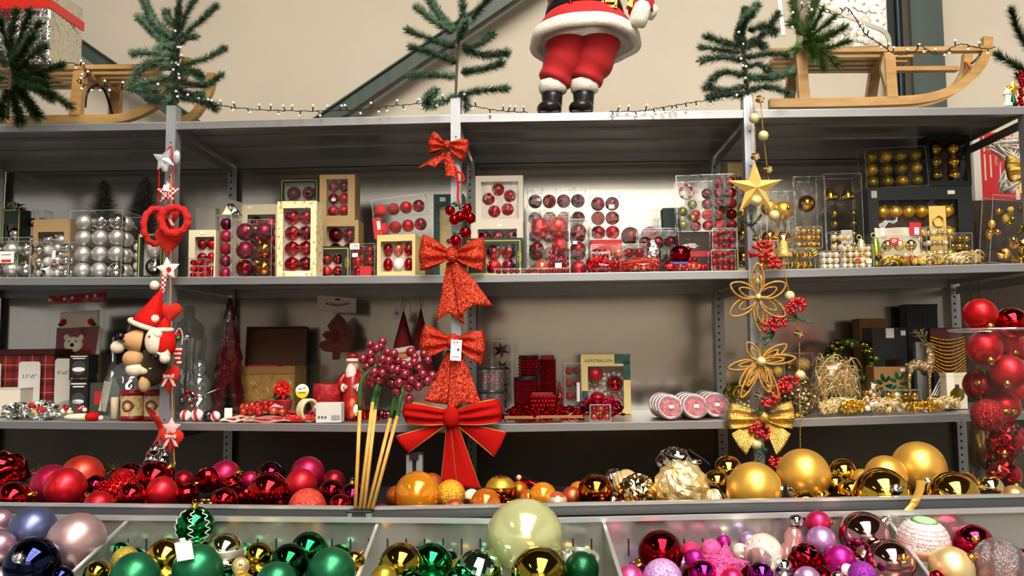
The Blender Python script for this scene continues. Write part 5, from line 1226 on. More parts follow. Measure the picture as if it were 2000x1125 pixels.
wire_flower('gold wire flower on the right post just above the gold bow', (1485, 706), [(1460, 670, 9), (1425, 718, 8), (1536, 675, 9), (1550, 700, 8), (1445, 752, 9), (1446, 774, 8), (1498, 764, 9), (1516, 776, 8)], 9)
bow('gold_bow', 'gold pleated mesh bow with red berries at the foot of the right post', (1490, 814), 18, 22, [((1428, 787), (1424, 838), -1), ((1546, 784), (1546, 838), 1)],
    [((1478, 818), (1490, 822), (1424, 845), (1452, 886), (1436, 868), -.002, -.03), ((1490, 822), (1502, 818), (1508, 886), (1538, 846), (1524, 868), -.002, -.03)], M_gmesh, PC - .012, ribs=11, depth=.022)
# ------------------------------------------------------------------ boxed baubles on the shelves
random.seed(41)
M_film = clear('window_film', '#ffffff', .028, .05); M_pack = clear('clear_pack_plastic', '#fbfbfa', .04, .06, .003); M_edge = clear('clear_pack_edge', '#f0f0ee', .35, .12, .16)
M_tan = mat('tan_card', '#b39464', .7); M_creamc = mat('cream_card', '#d8cba8', .65); M_offw = mat('off_white_card', '#cdc4b2', .7); M_yel = mat('pale_yellow_card', '#d2bd80', .65); M_blackc = mat('black_card', '#0f110f', .5); M_greenc = mat('dark_green_card', '#0d2a20', .5)
M_gline = mat('yellow_print', '#b7b03a', .5); M_liner = mat('grey_white_liner', '#c4bcb0', .7); M_tliner = mat('tan_liner', '#8f7a55', .8); M_greyc = mat('pale_grey_card', '#bdb8ae', .7); M_kraft = mat('kraft_card', '#8a6236', .75); M_brownc = mat('dark_brown_card', '#2e1f12', .6); M_redc = mat('red_card', '#b01a1e', .55); M_navy = mat('navy_black_card', '#14161c', .5)
M_ornate = mat('cream_gold_ornate_card', '#e0d2a6', .6, noise=(60, '#b98f3c', .56, .62)); M_teal = mat('teal_green_card', '#173f38', .5, noise=(30, '#2c6a5c', .5, .7))
def base_at(k, x0, x1, Y, by):
    xm = PT((x0 + x1) / 2, 500, Y).x
    if by is None: return shelf_z(k, xm) + .0022
    return PT((x0 + x1) / 2, by, Y).z
def frame_thing(name, label, cat, k, x0, x1, yt, Y, by, yaw, group=None):
    zb = base_at(k, x0, x1, Y, by); zt_ = PT((x0 + x1) / 2, yt, Y).z
    ym = (yt + (by or [0, 540, 825][k])) / 2; a, b = PT(x0, ym, Y), PT(x1, ym, Y); w_ = b.x - a.x
    t = thing(name, label, cat, ((a.x + b.x) / 2, Y, zb), (0, 0, yaw), group); return t, w_, zt_ - zb
def fill_baubles(t, x0, x1, z0, z1, nx, ny, kinds, y, shape='round', cap=False, jit=.0, dia=None, skip=()):
    r = min((x1 - x0) / nx, (z1 - z0) / ny) / 2 * 1.03 if dia is None else dia / 2; i = 0
    for j in range(ny):
        for q in range(nx):
            kd = kinds[i % len(kinds)]; i += 1
            if (q, j) in skip: continue
            P = Vector((x0 + (q + .5) * (x1 - x0) / nx + random.uniform(-jit, jit) * r, y + r, z1 - (j + .5) * (z1 - z0) / ny + random.uniform(-jit, jit) * r))
            o = inst('bauble', sphere_mesh(kd, shape), t, P, r if shape != 'onion' else (r * 1.12, r * 1.0, r * .98))
            if cap: add_cap(o, (random.uniform(-.8, .8), -.5, random.uniform(.1, .8)))
    return r
def stickers(t, w_, h_, lst, y=-.0012):
    for i_, s_ in enumerate(lst):
        fx, fz, sw, sh, m = s_[:5]; y = -.0012 - .0009 * i_
        o = MB().box((0, 0, 0), (sw, .0008, sh), ch=.0003).build('sticker', m, t, ((fx - .5) * w_, y, fz * h_))
        if len(s_) > 5: text('print', s_[5], s_[6], s_[7], o, (0, -.0008, 0))
def carton(label, k, x0, x1, yt, Y, d, card, win, grid, kinds, by=None, yaw=0., liner=None, border=None, st=(), shape='round', cap=False, dia=None, name='bauble_box', group=None, corner=None, logo=None, extra=None, skip=()):
    t, w_, h_ = frame_thing(name, label, 'box', k, x0, x1, yt, Y, by, yaw, group)
    l, r, b_, tp = win; xl, xr, zl, zh = -w_ / 2 + l * w_, w_ / 2 - r * w_, b_ * h_, h_ - tp * h_; th = .002
    m = MB()
    m.box(((-w_ / 2 + xl) / 2, th / 2, h_ / 2), (xl + w_ / 2, th, h_)).box(((w_ / 2 + xr) / 2, th / 2, h_ / 2), (w_ / 2 - xr, th, h_))
    if zl > 0: m.box(((xl + xr) / 2, th / 2, zl / 2), (xr - xl, th, zl))
    if zh < h_: m.box(((xl + xr) / 2, th / 2, (zh + h_) / 2), (xr - xl, th, h_ - zh))
    m.box((-w_ / 2 + th / 2, d / 2, h_ / 2), (th, d - .004, h_)).box((w_ / 2 - th / 2, d / 2, h_ / 2), (th, d - .004, h_)).box((0, d / 2, th / 2), (w_ - .004, d - .004, th)).box((0, d / 2, h_ - th / 2), (w_ - .004, d - .004, th)).box((0, d - th / 2, h_ / 2), (w_ - .004, th, h_ - .004))
    m.build('carton', card, t)
    r_ = fill_baubles(t, xl, xr, zl, zh, grid[0], grid[1], kinds, .006, shape, cap, dia=dia, skip=skip)
    MB().box((0, min(d - .004, .006 + 1.15 * r_), h_ / 2), (w_ - .006, .002, h_ - .006)).build('tray', liner or M_liner, t)
    MB().box(((xl + xr) / 2, .0028, (zl + zh) / 2), (xr - xl, .0006, zh - zl)).build('window_film', M_film, t)
    if border:
        mg = min(w_, h_) * .07; a, c_ = w_ / 2 - mg, mg
        for cx, cz, sx_, sz_ in ((0, mg, 2 * a, .003), (0, h_ - mg, 2 * a, .003), (-a, h_ / 2, .003, h_ - 2 * mg), (a, h_ / 2, .003, h_ - 2 * mg)): MB().box((cx, -.0005, cz), (sx_, .001, sz_)).build('printed_border', border, t)
        if logo:
            lx, lz, s_, rot = logo; o = MB().tube([(s_ * .5 * math.cos(q * PI / 10), 0, s_ * 1.4 * math.sin(q * PI / 10)) for q in range(20)], .0008, 5, closed=True).build('printed_badge', border, t, ((lx - .5) * w_, -.0012, lz * h_)); o.rotation_euler = (0, rot - PI / 2 if rot == 0 else 0, 0)
            text('print', 'GLAS', s_ * .8, border, o, (0, -.0006, 0), (PI / 2, -PI / 2 if rot else 0, 0) if rot else (PI / 2, PI / 2, 0))
    stickers(t, w_, h_, st)
    if extra: extra(t, w_, h_, d)
    return t
def cpack(label, k, x0, x1, yt, Y, d, grid, kinds, by=None, yaw=0., tilt=0., st=(), shape='round', cap=False, layers=1, jit=.04, name='clear_pack', back=None, group=None, extra=None, skip=(), cat='pack', mgn=.03):
    t, w_, h_ = frame_thing(name, label, cat, k, x0, x1, yt, Y, by, yaw, group)
    if tilt: t.rotation_euler = (0, tilt, yaw)
    MB().box((0, d / 2, h_ / 2), (w_, d, h_)).build('clear_shell', M_pack, t)
    e = MB(); q = .0016
    for sx_ in (-1, 1):
        for y in (0, d): e.box((sx_ * w_ / 2, y, h_ / 2), (q, q, h_))
        for z in (0, h_): e.box((sx_ * w_ / 2, d / 2, z), (q, d, q))
    for z in (0, h_):
        for y in (0, d): e.box((0, y, z), (w_, q, q))
    e.build('fold_edge', M_edge, t)['kind'] = 'stuff'
    if grid:
        for l in range(layers):
            r = min(w_ / grid[0], h_ / grid[1]) / 2 * .95
            if 2 * r * (l + 1) > d * 1.02 and l: break
            rr = min(r, d / 2 * .97)
            fill_baubles(t, -w_ / 2 * (1 - mgn), w_ / 2 * (1 - mgn), mgn * h_ * .3, h_ * (1 - mgn), grid[0], grid[1], kinds[l:] + kinds[:l], .002 + l * 2 * rr, shape, cap and l == 0, jit, dia=2 * rr, skip=skip)
    if back: MB().box((0, d - .002, h_ / 2), (w_ - .004, .002, h_ - .004)).build('backing_card', back, t)
    stickers(t, w_, h_, st)
    if extra: extra(t, w_, h_, d)
    return t
SW = mat('white_sticker', '#e9e6de', .5)
def st_(fx, fz, w_=.016, h_=.011, m=None): return (fx, fz, w_, h_, m or SW)
A = 1
# ---- first bay: silver
carton('dark green box with yellow edging and silver foil on top, far left', A, 2, 38, 408, .34, .07, M_greenc, (.12, .12, .06, .2), (1, 3), ['ch_silver'], border=M_gline)
o = thing('foil_rosette', 'crumpled silver foil rosette on the dark green box, far left', 'ornament', PT(34, 412, .33)); 
for i in range(5): MB().surf(lambda u, v, i=i: Vector(((u - .5) * .07 * math.cos(i * .6), -.02 + .03 * v, .012 + .016 * math.sin(5 * u + i) * (1 - v) + .004 * i)), 10, 4, smooth=False).build('foil_leaf', kmat('ch_silver'), o, solid=.0008)
cpack('dark clear box with bronze stars at the back, far left', A, 47, 84, 411, .38, .06, (2, 4), ['ch_copper', 'sa_tan', 'ch_olive'])
carton('tan window box of silver baubles behind clear packs', A, 64, 134, 428, .27, .08, M_tan, (.14, .14, .1, .2), (2, 3), ['ch_silver', 'sa_silver'], liner=M_tliner, cap=True)
cpack('clear box of silver baubles with a red-printed price tag, at the left edge', A, -32, 58, 464, .07, .10, (3, 2), ['ch_silver', 'sa_silver', 'ch_silver'], layers=2, cap=True, st=[(.5, .52, .055, .042, SW), (.5, .43, .036, .010, M_redink), (.5, .58, .034, .002, M_ink)])
cpack('clear pack of silver stars and baubles left of the large silver pack', A, 60, 98, 474, .08, .07, (2, 3), ['ch_silver', 'gl_silver'], layers=2)
t = bpy.data.objects[-1] if False else None
o = puffy_star(MB(), 5, .026, .012, .01).build('silver_star', kmat('ch_silver')); o.location = PT(82, 526, .055); tag(o, 'small shiny silver star in front of the clear silver packs', 'ornament')
cpack('narrow clear pack of silver baubles with a printed tag', A, 98, 133, 468, .10, .07, (2, 3), ['sa_silver', 'ch_silver'], layers=2, st=[(.2, .62, .014, .032, SW), (.2, .45, .012, .007, M_redc)])
cpack('large clear pack of twelve silver baubles beside the left post', A, 136, 238, 411, .05, .16, (3, 4), ['sa_silver', 'ch_silver', 'ch_silver', 'sa_silver', 'sa_silver', 'sa_silver', 'sa_silver', 'sa_silver', 'sa_silver', 'sa_silver', 'sa_silver', 'ch_silver'], layers=3, jit=0.01)
cpack('clear pack of pearly baubles half hidden by the large silver pack', A, 254, 276, 470, .14, .06, (1, 4), ['pe_pearl', 'sa_silver'])
carton('dark green box of two frosted silver baubles beside the left post', A, 268, 318, 455, .10, .07, M_greenc, (.16, .12, .08, .1), (1, 2), ['pe_pearl', 'ch_silver'], border=M_gline, st=[st_(.2, .95)])
M_frost = mat('frosted_bristle', '#57534d', .8, noise=(50, '#a5a198', .42, .62))
for lb, cx, yt in (('frosted bottle-brush tree at the back, left one of the pair', 198, 352), ('frosted bottle-brush tree at the back, right one of the pair', 280, 346)):
    Y = .46; P = PT(cx, 540, Y); z = shelf_z(A, P.x); h_ = PT(cx, yt, Y).z - z; o = thing('bottle_brush_tree', lb, 'tree', (P.x, Y, z), group='frosted bottle-brush trees')
    MB().cyl((0, 0, 0), (0, 0, .05), .03, n=16).build('foot', M_wood2, o); b = MB(); vs = []; fs = []
    for i in range(6000):
        q = random.random() ** .8; zz = .05 + (h_ - .055) * (1 - q); rr = .012 + .08 * min(1, q * 2.2) ** .6; a = random.uniform(0, 2 * PI); e = Vector((math.cos(a), math.sin(a), random.uniform(-.1, .5))); p = Vector((0, 0, zz)); wv = Vector((-math.sin(a), math.cos(a), 0)) * .0016
        n = len(vs); vs += [p + e * rr * .2 - wv, p + e * rr * .2 + wv, p + e * rr * random.uniform(.8, 1.1)]; fs.append((n, n + 1, n + 2))
    b.add(vs, fs); b.build('bristle', M_frost, o)['kind'] = 'stuff'; MB().cyl((0, 0, .04), (0, 0, h_), .003, n=6).build('stem', M_twig, o)
# ---- second bay: red and purple
cpk = ['sa_burg', 'ch_burg', 'sa_magred']
t, w_, h_ = frame_thing('plain_box', 'plain pale grey box at the back right of the left post', 'box', A, 381, 420, 407, .4, None, 0); MB().box((0, .05, h_ / 2), (w_, .1, h_), ch=.002).build('carton', M_greyc, t); MB().box((0, .05, h_ + .001), (w_ + .002, .1, .003)).build('lid', M_greyc, t)
carton('pale yellow window box of red baubles right of the left post', A, 368, 421, 449, .13, .07, M_creamc, (.24, .06, .06, .14), (2, 3), ['sa_dred', 'sa_red'], st=[st_(.5, .94)], cap=True, skip=((0, 2),))
cpack('tiny clear pack of bright red mini baubles', A, 368, 402, 505, .06, .05, (3, 3), ['ch_red', 'sa_red', 'ch_red', 'gl_red'], layers=2)
cpack('tall narrow clear pack of purple baubles', A, 422, 451, 420, .13, .06, (1, 5), ['ch_burg', 'sa_magred', 'gl_dred', 'sa_burg', 'sa_magred'], jit=0)
t = thing('foil_pyramid', 'silver foil pyramid pack standing on the purple pack', 'pack', PT(448, 420, .14)); s_ = 1 / ppm(.14)
MB().add([(-16 * s_, -.0, 0), (20 * s_, 0, 0), (20 * s_, .05, 0), (-16 * s_, .05, 0), (-10 * s_, .02, 24 * s_), (2 * s_, .02, 26 * s_)], [(0, 1, 5, 4), (1, 2, 5), (2, 3, 4, 5), (3, 0, 4), (3, 2, 1, 0)]).build('foil', M_foil, t); MB().add([(-15 * s_, -.001, 1 * s_), (4 * s_, -.001, 1 * s_), (-9 * s_, .018, 22 * s_)], [(0, 1, 2)]).build('card_insert', M_creamc, t)
cpack('clear pack of six large purple and copper baubles', A, 452, 530, 429, .05, .10, (2, 3), ['sa_burg', 'sa_burg', 'sa_burg', 'ch_copper', 'ch_dred', 'ch_copper'], layers=1, cap=True, jit=.01)
t, w_, h_ = frame_thing('slanted_box', 'large off-white box leaning at the back of the red bay', 'box', A, 412, 552, 386, .44, None, 0); b = MB(); b.prism([(-w_ / 2, 0), (w_ / 2, 0), (w_ / 2, h_ * .8), (-w_ * .3, h_), (-w_ / 2 + .02, h_ * .98), (-w_ / 2, h_ * .9)], 0, .1); b.build('carton', M_offw, t); MB().box((0, -.001, h_ * .3), (w_ * .8, .001, .006)).build('tape', M_creamc, t)
carton('cream window box behind the purple packs', A, 472, 545, 399, .29, .09, M_creamc, (.15, .1, .05, .13), (2, 4), ['ch_dred', 'sa_red'], st=[st_(.2, .96)])
carton('tall cream box with gold scroll border and eight red glass baubles', A, 541, 618, 393, .05, .09, M_ornate, (.15, .15, .08, .09), (2, 4), ['ch_red', 'ch_red', 'ch_red', 'ch_dred'], shape='onion', st=[st_(.65, .03, .022, .014)], cap=False)
t, w_, h_ = frame_thing('plain_box', 'closed dark box under the black bauble box at the back', 'box', A, 545, 624, 397, .32, None, 0); MB().box((0, .05, h_ / 2), (w_, .1, h_), ch=.003).build('carton', M_brownc, t); MB().box((0, -.001, h_ * .9), (w_ * .9, .001, .01)).build('tape', M_kraft, t)
carton('black box with yellow outline and dark red baubles standing at the back', A, 547, 622, 349, .32, .09, M_blackc, (.1, .1, .06, .16), (2, 1), ['ch_dred', 'ch_dred'], by=396, border=M_gline, dia=.055)
carton('lower tan window box of the stack of two', A, 626, 700, 430, .24, .09, M_tan, (.16, .1, .15, .1), (2, 3), ['ch_dred', 'ch_red'], liner=M_liner)
carton('upper tan window box with six red baubles on the stack of two', A, 624, 693, 341, .24, .09, M_tan, (.2, .2, .1, .1), (2, 3), ['sa_dred', 'ch_dred', 'sa_dred', 'sa_red', 'sa_red', 'sa_red'], by=430, liner=M_tliner, st=[st_(.4, .45)])
carton('black box with yellow outline and six small red baubles in front', A, 600, 684, 481, .15, .06, M_blackc, (.05, .2, .06, .18), (3, 2), ['sa_red', 'sa_dred', 'ch_dred', 'sa_red', 'sa_red', 'ch_red'], border=M_gline, logo=(.93, .5, .014, 1), cap=True)
cpack('narrow clear pack of red baubles with a 0.99 price tag', A, 684, 732, 476, .07, .07, (2, 3), ['sa_dred', 'ch_red', 'sa_red', 'sa_dred', 'ch_red', 'sa_red'], jit=0, st=[(.18, .92, .034, .021, SW, '0.99', .014, M_redink), st_(.2, .66, .02, .014), (.62, .17, .04, .036, M_redc)])
carton('pale yellow box of six gold-painted red egg ornaments', A, 735, 812, 458, .06, .13, M_yel, (.1, .08, .12, .16), (3, 2), ['ch_red', 'pe_salmon', 'ch_red', 'ch_red', 'pl_white', 'ch_red'], yaw=-.12, shape='egg', liner=M_liner)
b = MB()
cpack('clear pack of eight large red baubles tilted on the yellow box', A, 733, 836, 384, .09, .09, (4, 2), ['gl_red', 'gl_dred', 'sa_red', 'ch_red', 'gl_red', 'gl_dred', 'sa_red', 'ch_red'], by=459, tilt=-.11, jit=0, st=[(.06, .25, .03, .075, M_redc), (.09, .32, .012, .03, SW)])
carton('teal green empty window box behind the middle post', A, 847, 906, 379, .32, .09, M_teal, (.2, .2, .08, .14), (1, 1), ['ch_dred'], liner=M_yel, st=[st_(.3, .94, .022, .016)], dia=.02)
# ---- third bay: red
carton('lower cream window box beside the middle post', A, 920, 1022, 434, .2, .09, M_offw, (.13, .12, .1, .12), (3, 3), ['ch_dred', 'ch_red'], st=[st_(.55, .94)])
def ring5(t, w_, h_, d):
    for a in range(5):
        q = 1.7 + a * 2 * PI / 5; o = inst('bauble', sphere_mesh('ch_red'), t, (.0 + w_ * .24 * math.cos(q), .034, h_ * .47 + h_ * .25 * math.sin(q)), h_ * .17); add_cap(o, (-math.cos(q), -.3, -math.sin(q)))
carton('upper cream window box with five red baubles in a ring', A, 929, 1022, 343, .2, .09, M_offw, (.12, .1, .07, .13), (1, 1), ['ch_red'], by=434, extra=ring5, dia=.02, skip=((0, 0),))
carton('dark green box with yellow outline and four red baubles behind the big bow', A, 908, 1021, 465, .09, .09, M_greenc, (.36, .12, .08, .16), (2, 2), ['ch_red', 'ch_red', 'sa_red', 'ch_magred'], border=M_gline, logo=(.94, .5, .014, 1), cap=True)
cpack('long low clear tube of red beads lying on the shelf edge', A, 966, 1114, 524, .02, .025, (12, 1), ['ch_red', 'sa_dred', 'ch_red'], jit=.1)
cpack('large clear pack of dark red baubles at the back', A, 1030, 1146, 368, .3, .10, (4, 5), ['ch_dred', 'gl_dred', 'sa_dred', 'gl_wine'], layers=1, jit=0, st=[st_(.2, .88)])
def mixed(t, w_, h_, d):
    for x, z, r, kd, sh in ((-.22, .74, .3, 'sa_red', 'egg'), (.22, .76, .33, 'sa_coral', 'round'), (-.3, .42, .25, 'ch_dred', 'onion'), (.26, .47, .26, 'sa_red', 'round'), (-.18, .12, .28, 'pe_salmon', 'onion')):
        inst('bauble', sphere_mesh(kd, sh), t, (x * w_, .045, z * h_), r * w_ * .75)
    for i in range(14): inst('bauble', sphere_mesh('ch_magred' if i % 2 else 'ch_red'), t, (.05 * w_ + (i % 4) * .12 * w_, .02 + .012 * (i % 2), h_ * (.08 + .09 * (i // 4))), .065 * w_)
cpack('clear pack of large red baubles, bells and mini baubles at the shelf edge', A, 1031, 1113, 410, .06, .09, None, [], extra=mixed, st=[st_(.72, .14, .022, .016)], back=None)
cpack('clear pack of red baubles squeezed behind the mixed pack', A, 1113, 1147, 428, .2, .07, (1, 3), ['ch_red', 'sa_dred', 'sa_red'], st=[st_(.3, .6)])
carton('flat red and cream box under the six-bauble pack', A, 1155, 1216, 468, .2, .09, M_redc, (.1, .1, .2, .3), (3, 1), ['ch_red'])
cpack('upright clear pack of six red baubles on the flat red box', A, 1154, 1212, 379, .21, .07, (2, 3), ['sa_dred', 'ch_red', 'gl_dred', 'ch_red', 'ch_red', 'sa_red'], by=467, jit=0, st=[st_(.7, .72, .02, .015)])
cpack('clear pack of two big dark red baubles at the back', A, 1213, 1292, 426, .34, .09, (2, 2), ['sa_dred', 'gl_dred'], jit=0)
cpack('clear pack of three red baubles in a row', A, 1247, 1326, 446, .22, .06, (3, 2), ['ch_dred', 'ch_red', 'ch_dred'], jit=0)
cpack('low clear pack of red baubles with round price sticker', A, 1155, 1262, 477, .1, .05, (5, 2), ['ch_red', 'sa_red', 'pe_salmon', 'ch_red', 'ch_red'], jit=.02)
cpack('small clear tub of red bells below the six-bauble pack', A, 1156, 1192, 492, .06, .04, (2, 2), ['sa_red', 'ch_red'])
carton('dark green box with a single red bauble at the back', A, 1296, 1331, 406, .33, .07, M_greenc, (.25, .2, .3, .3), (1, 1), ['ch_red'])
t, w_, h_ = frame_thing('plain_box', 'closed dark box under the tall mixed red pack', 'box', A, 1326, 1440, 452, .22, None, 0); MB().box((0, .08, h_ / 2), (w_, .16, h_), ch=.003).build('carton', M_brownc, t); MB().box((0, -.001, h_ * .5), (w_ * .6, .001, .02)).build('label_strip', M_redc, t)
def candy(t, w_, h_, d):
    for i in range(4): inst('bauble', sphere_mesh('pe_limeg' if False else 'sa_limeg', 'round'), t, (-.40 * w_ + .16 * w_ * (i % 2), .02, h_ * (.13 + .12 * i)), .078 * w_)
    b = MB()
    for i in range(16): b.sph((-.33 * w_ + .1 * w_ * math.cos(i * PI / 8), .015, h_ * (.72 + .11 * math.sin(i * PI / 8))), .032 * w_, 8, 6)
    b.build('striped_wreath', gingham('candy_stripe', '#b3202a', '#d9cfc8', 60), t)
cpack('tall clear pack of red baubles with green ones and a candy wreath', A, 1322, 1442, 341, .2, .12, (5, 5), ['sa_dred', 'ch_dred', 'gl_dred', 'ch_red', 'sa_red', 'gl_red'], by=451, jit=.03, layers=1, skip=((0, 0), (0, 1), (0, 2), (0, 3), (0, 4), (1, 0), (1, 1), (1, 2), (2, 0)), extra=candy, yaw=-.1)
carton('cream box with gold baubles behind the gold star', A, 1424, 1470, 318, .4, .08, M_yel, (.35, .1, .1, .12), (1, 4), ['ch_olive', 'ch_gold'], liner=M_brownc)
cpack('upper small clear pack of tiny red baubles beside the right post', A, 1392, 1438, 446, .05, .05, (4, 3), ['sa_red', 'ch_red', 'ch_red', 'sa_magred'], by=488, layers=2)
cpack('lower small clear pack of tiny red baubles beside the right post', A, 1390, 1437, 488, .045, .06, (4, 3), ['ch_red', 'sa_red', 'ch_red'], layers=2, cap=True)
# soft bags: a lumpy clear film over loose filling
def bag(label, k, x0, x1, yt, Y, d, kinds, n=20, rr=(.010, .014), film=None, name='clear_bag', by=None, extra=None, flat=.6, shape='round', cat='bag'):
    t, w_, h_ = frame_thing(name, label, cat, k, x0, x1, yt, Y, by, random.uniform(-.1, .1))
    ph = [random.uniform(0, 6) for _ in range(4)]
    def f(a, t_): return 1 + .08 * math.sin(5 * a + ph[0]) * math.sin(3 * t_ + ph[1]) + .05 * math.sin(9 * a + 7 * t_ + ph[2])
    MB().sph((0, d / 2, h_ / 2), 1, 24, 14, sc=(w_ / 2, d / 2, h_ / 2 * .95), fn=f).build('film', film or M_pack, t)
    for i in range(n):
        a = random.uniform(-1, 1); e = random.uniform(-1, 1); q = random.uniform(-.9, .2); s_ = math.sqrt(max(0, 1 - a * a * .9))
        r = random.uniform(*rr); z = h_ / 2 + e * (h_ / 2 - r) * s_ * .9; z = max(r, min(z, h_ - r))
        inst('bauble', sphere_mesh(random.choice(kinds), shape), t, (a * (w_ / 2 - r) * .93, d / 2 + q * d / 2 * .85 * s_, z), r)
    if extra: extra(t, w_, h_, d)
    return t
def strands(m, n, rad=.0012, spread=1.):
    def f(t, w_, h_, d):
        b = MB()
        for i in range(n):
            p = [Vector((random.uniform(-.45, .45) * w_, d * random.uniform(.1, .8), h_ * random.uniform(.1, .8))) for _ in range(3)]; p[1] = (p[0] + p[2]) / 2 + Vector((random.uniform(-.02, .02), -.01, .02 * spread)); b.tube(bez(p, 4), rad, 4)
        b.build('strand', m, t)['kind'] = 'stuff'
    return f
bag('flat clear bag of red ribbon curls on the shelf edge, left one', A, 1140, 1215, 507, .03, .06, ['ch_red', 'sa_red'], 10, (.006, .009), extra=strands(kmat('ch_red'), 50, .0018))
bag('flat clear bag of red and gold ribbon on the shelf edge, right one', A, 1205, 1300, 506, .035, .06, ['sa_red', 'pe_salmon'], 12, (.006, .01), extra=strands(kmat('sa_coral'), 50, .0018))
o = bag('crumpled silver foil bag with a price sticker between the red packs', A, 1262, 1294, 466, .11, .04, ['ch_silver'], 3, (.008, .01), film=M_foil)
bag('clear bag holding one large red bauble and small gold-tipped ones', A, 1307, 1392, 463, .09, .07, ['ch_red', 'sa_red', 'ch_red'], 12, (.009, .012), extra=lambda t, w_, h_, d: inst('bauble', sphere_mesh('ch_dred'), t, (-w_ * .22, .02, h_ * .52), .036))
bag('flat net bag of coral baubles with a blue header on the shelf edge', A, 1294, 1392, 510, .025, .05, ['sa_coral', 'sa_red', 'pe_salmon'], 26, (.009, .012), extra=lambda t, w_, h_, d: MB().box((-w_ * .15, .002, h_ * .82), (w_ * .3, .012, .008)).build('header', mat('blue_card', '#3c4f8c', .6), t))
# ---- fourth bay: gold
def big_gold(t, w_, h_, d):
    for x, z, r, kd in ((-.3, .82, .3, 'sa_satgold'), (.16, .78, .36, 'sa_gold'), (.12, .4, .36, 'ch_champ'), (-.34, .45, .26, 'ch_gold'), (-.3, .15, .28, 'ch_gold'), (.1, .1, .2, 'sa_champ')):
        o = inst('bauble', sphere_mesh(kd), t, (x * w_, .035, z * h_), r * w_ * .95); add_cap(o, (random.uniform(-1, 1), -.6, random.uniform(-.5, 1)))
cpack('clear pack of large gold baubles right of the right post', A, 1498, 1555, 374, .13, .08, None, [], extra=big_gold)
cpack('small gold packs hidden behind the bead garland', A, 1478, 1520, 470, .06, .05, (2, 3), ['ch_gold', 'sa_satgold'], layers=2)
def coil(t, w_, h_, d):
    inst('bauble', sphere_mesh('ch_gold'), t, (0, .04, h_ * .74), .28 * w_)
    b = MB()
    for i in range(6): b.tube([Vector((.02 + .03 * math.cos(a * PI / 8) - .004 * i, .03 + .02 * math.sin(a * PI / 8), h_ * .2 + i * .009 + .015 * math.cos(a * PI / 8))) for a in range(16)], .0032, 6, closed=True)
    b.build('ribbon_coil', kmat('ch_gold'), t)
    for i in range(5): inst('bauble', sphere_mesh('ch_gold'), t, (-.36 * w_, .03, h_ * (.08 + .1 * i)), .009)
cpack('clear pack with a gold bauble above a gold coil', A, 1552, 1614, 345, .24, .09, None, [], extra=coil)
def bells(t, w_, h_, d):
    for x in (-.25, .22): MB().lathe([(.002, .03), (.012, .026), (.018, .01), (.028, -.012), (.027, -.014)], 16, c=(x * w_, .04, h_ * .8)).build('bell', kmat('ch_gold'), t)
    for i in range(6): inst('bauble', sphere_mesh('ch_gold'), t, (-.2 * w_, .02, h_ * (.08 + .105 * i)), .012); inst('bauble', sphere_mesh('ch_olive'), t, (.3 * w_, .02, h_ * (.08 + .105 * i)), .012)
cpack('tall clear pack of gold bells and bead rows with a grey label', A, 1612, 1686, 339, .22, .09, None, [], extra=bells, st=[(.55, .36, .04, .05, M_greyc)])
cpack('small clear pack of bright gold mini baubles', A, 1556, 1606, 443, .1, .05, (5, 3), ['ch_gold', 'sa_satgold', 'ch_gold'], by=484, layers=2)
cpack('low clear pack of gold foil ornaments below the mini baubles', A, 1540, 1592, 486, .05, .06, (4, 2), ['ch_gold', 'ch_olive', 'ch_gold'], jit=.2, shape='crumple', layers=2)
cpack('clear pack of pale pearl baubles behind the pearl tubs', A, 1625, 1668, 452, .13, .05, (3, 4), ['pe_cream', 'pe_champ'], layers=1)
cpack('left small tub of cream pearl baubles on the shelf edge', A, 1605, 1643, 490, .05, .05, (3, 3), ['pe_pearl', 'pe_cream'], layers=2)
cpack('right small tub of cream pearl baubles with a red label', A, 1645, 1706, 478, .045, .06, (5, 4), ['pe_pearl', 'pe_cream', 'ch_champ'], layers=2, st=[(.48, .35, .014, .012, M_redc), st_(.85, .3, .018, .014)])
carton('wide black window box of gold baubles', A, 1698, 1902, 365, .27, .12, M_blackc, (.1, .14, .08, .15), (6, 3), ['sa_gold', 'sa_satgold', 'sa_gold'], liner=M_brownc, cap=True, st=[(.06, .92, .02, .026, M_greyc), st_(.8, .93, .026, .014)])
cpack('clear pack of twelve dull gold baubles on top of the wide black box', A, 1692, 1812, 288, .3, .07, (4, 3), ['sa_olive', 'sa_gold', 'sa_olive'], by=365, tilt=-.03, jit=0)
carton('small black box with gold cut-outs next to the twelve dull gold baubles', A, 1812, 1896, 264, .31, .08, M_blackc, (.05, .1, .1, .1), (2, 3), ['ch_olive', 'ch_gold'], by=363, liner=M_brownc)
bag('clear bag with pale satin cloth and a red label', A, 1700, 1812, 416, .15, .05, ['pe_cream'], 4, (.012, .016), extra=lambda t, w_, h_, d: [MB().surf(lambda u, v: Vector(((u - .5) * w_ * .8, .012 - .008 * math.sin(8 * u + 3 * v), h_ * (.15 + .6 * v))), 14, 8).build('satin_cloth', mat('pale_satin', '#cfc6b4', .35, .1), t), MB().box((w_ * .3, .0, h_ * .72), (.04, .001, .045)).build('red_label', M_redc, t), MB().box((w_ * .32, -.001, h_ * .68), (.016, .001, .025)).build('label_figure', SW, t)])
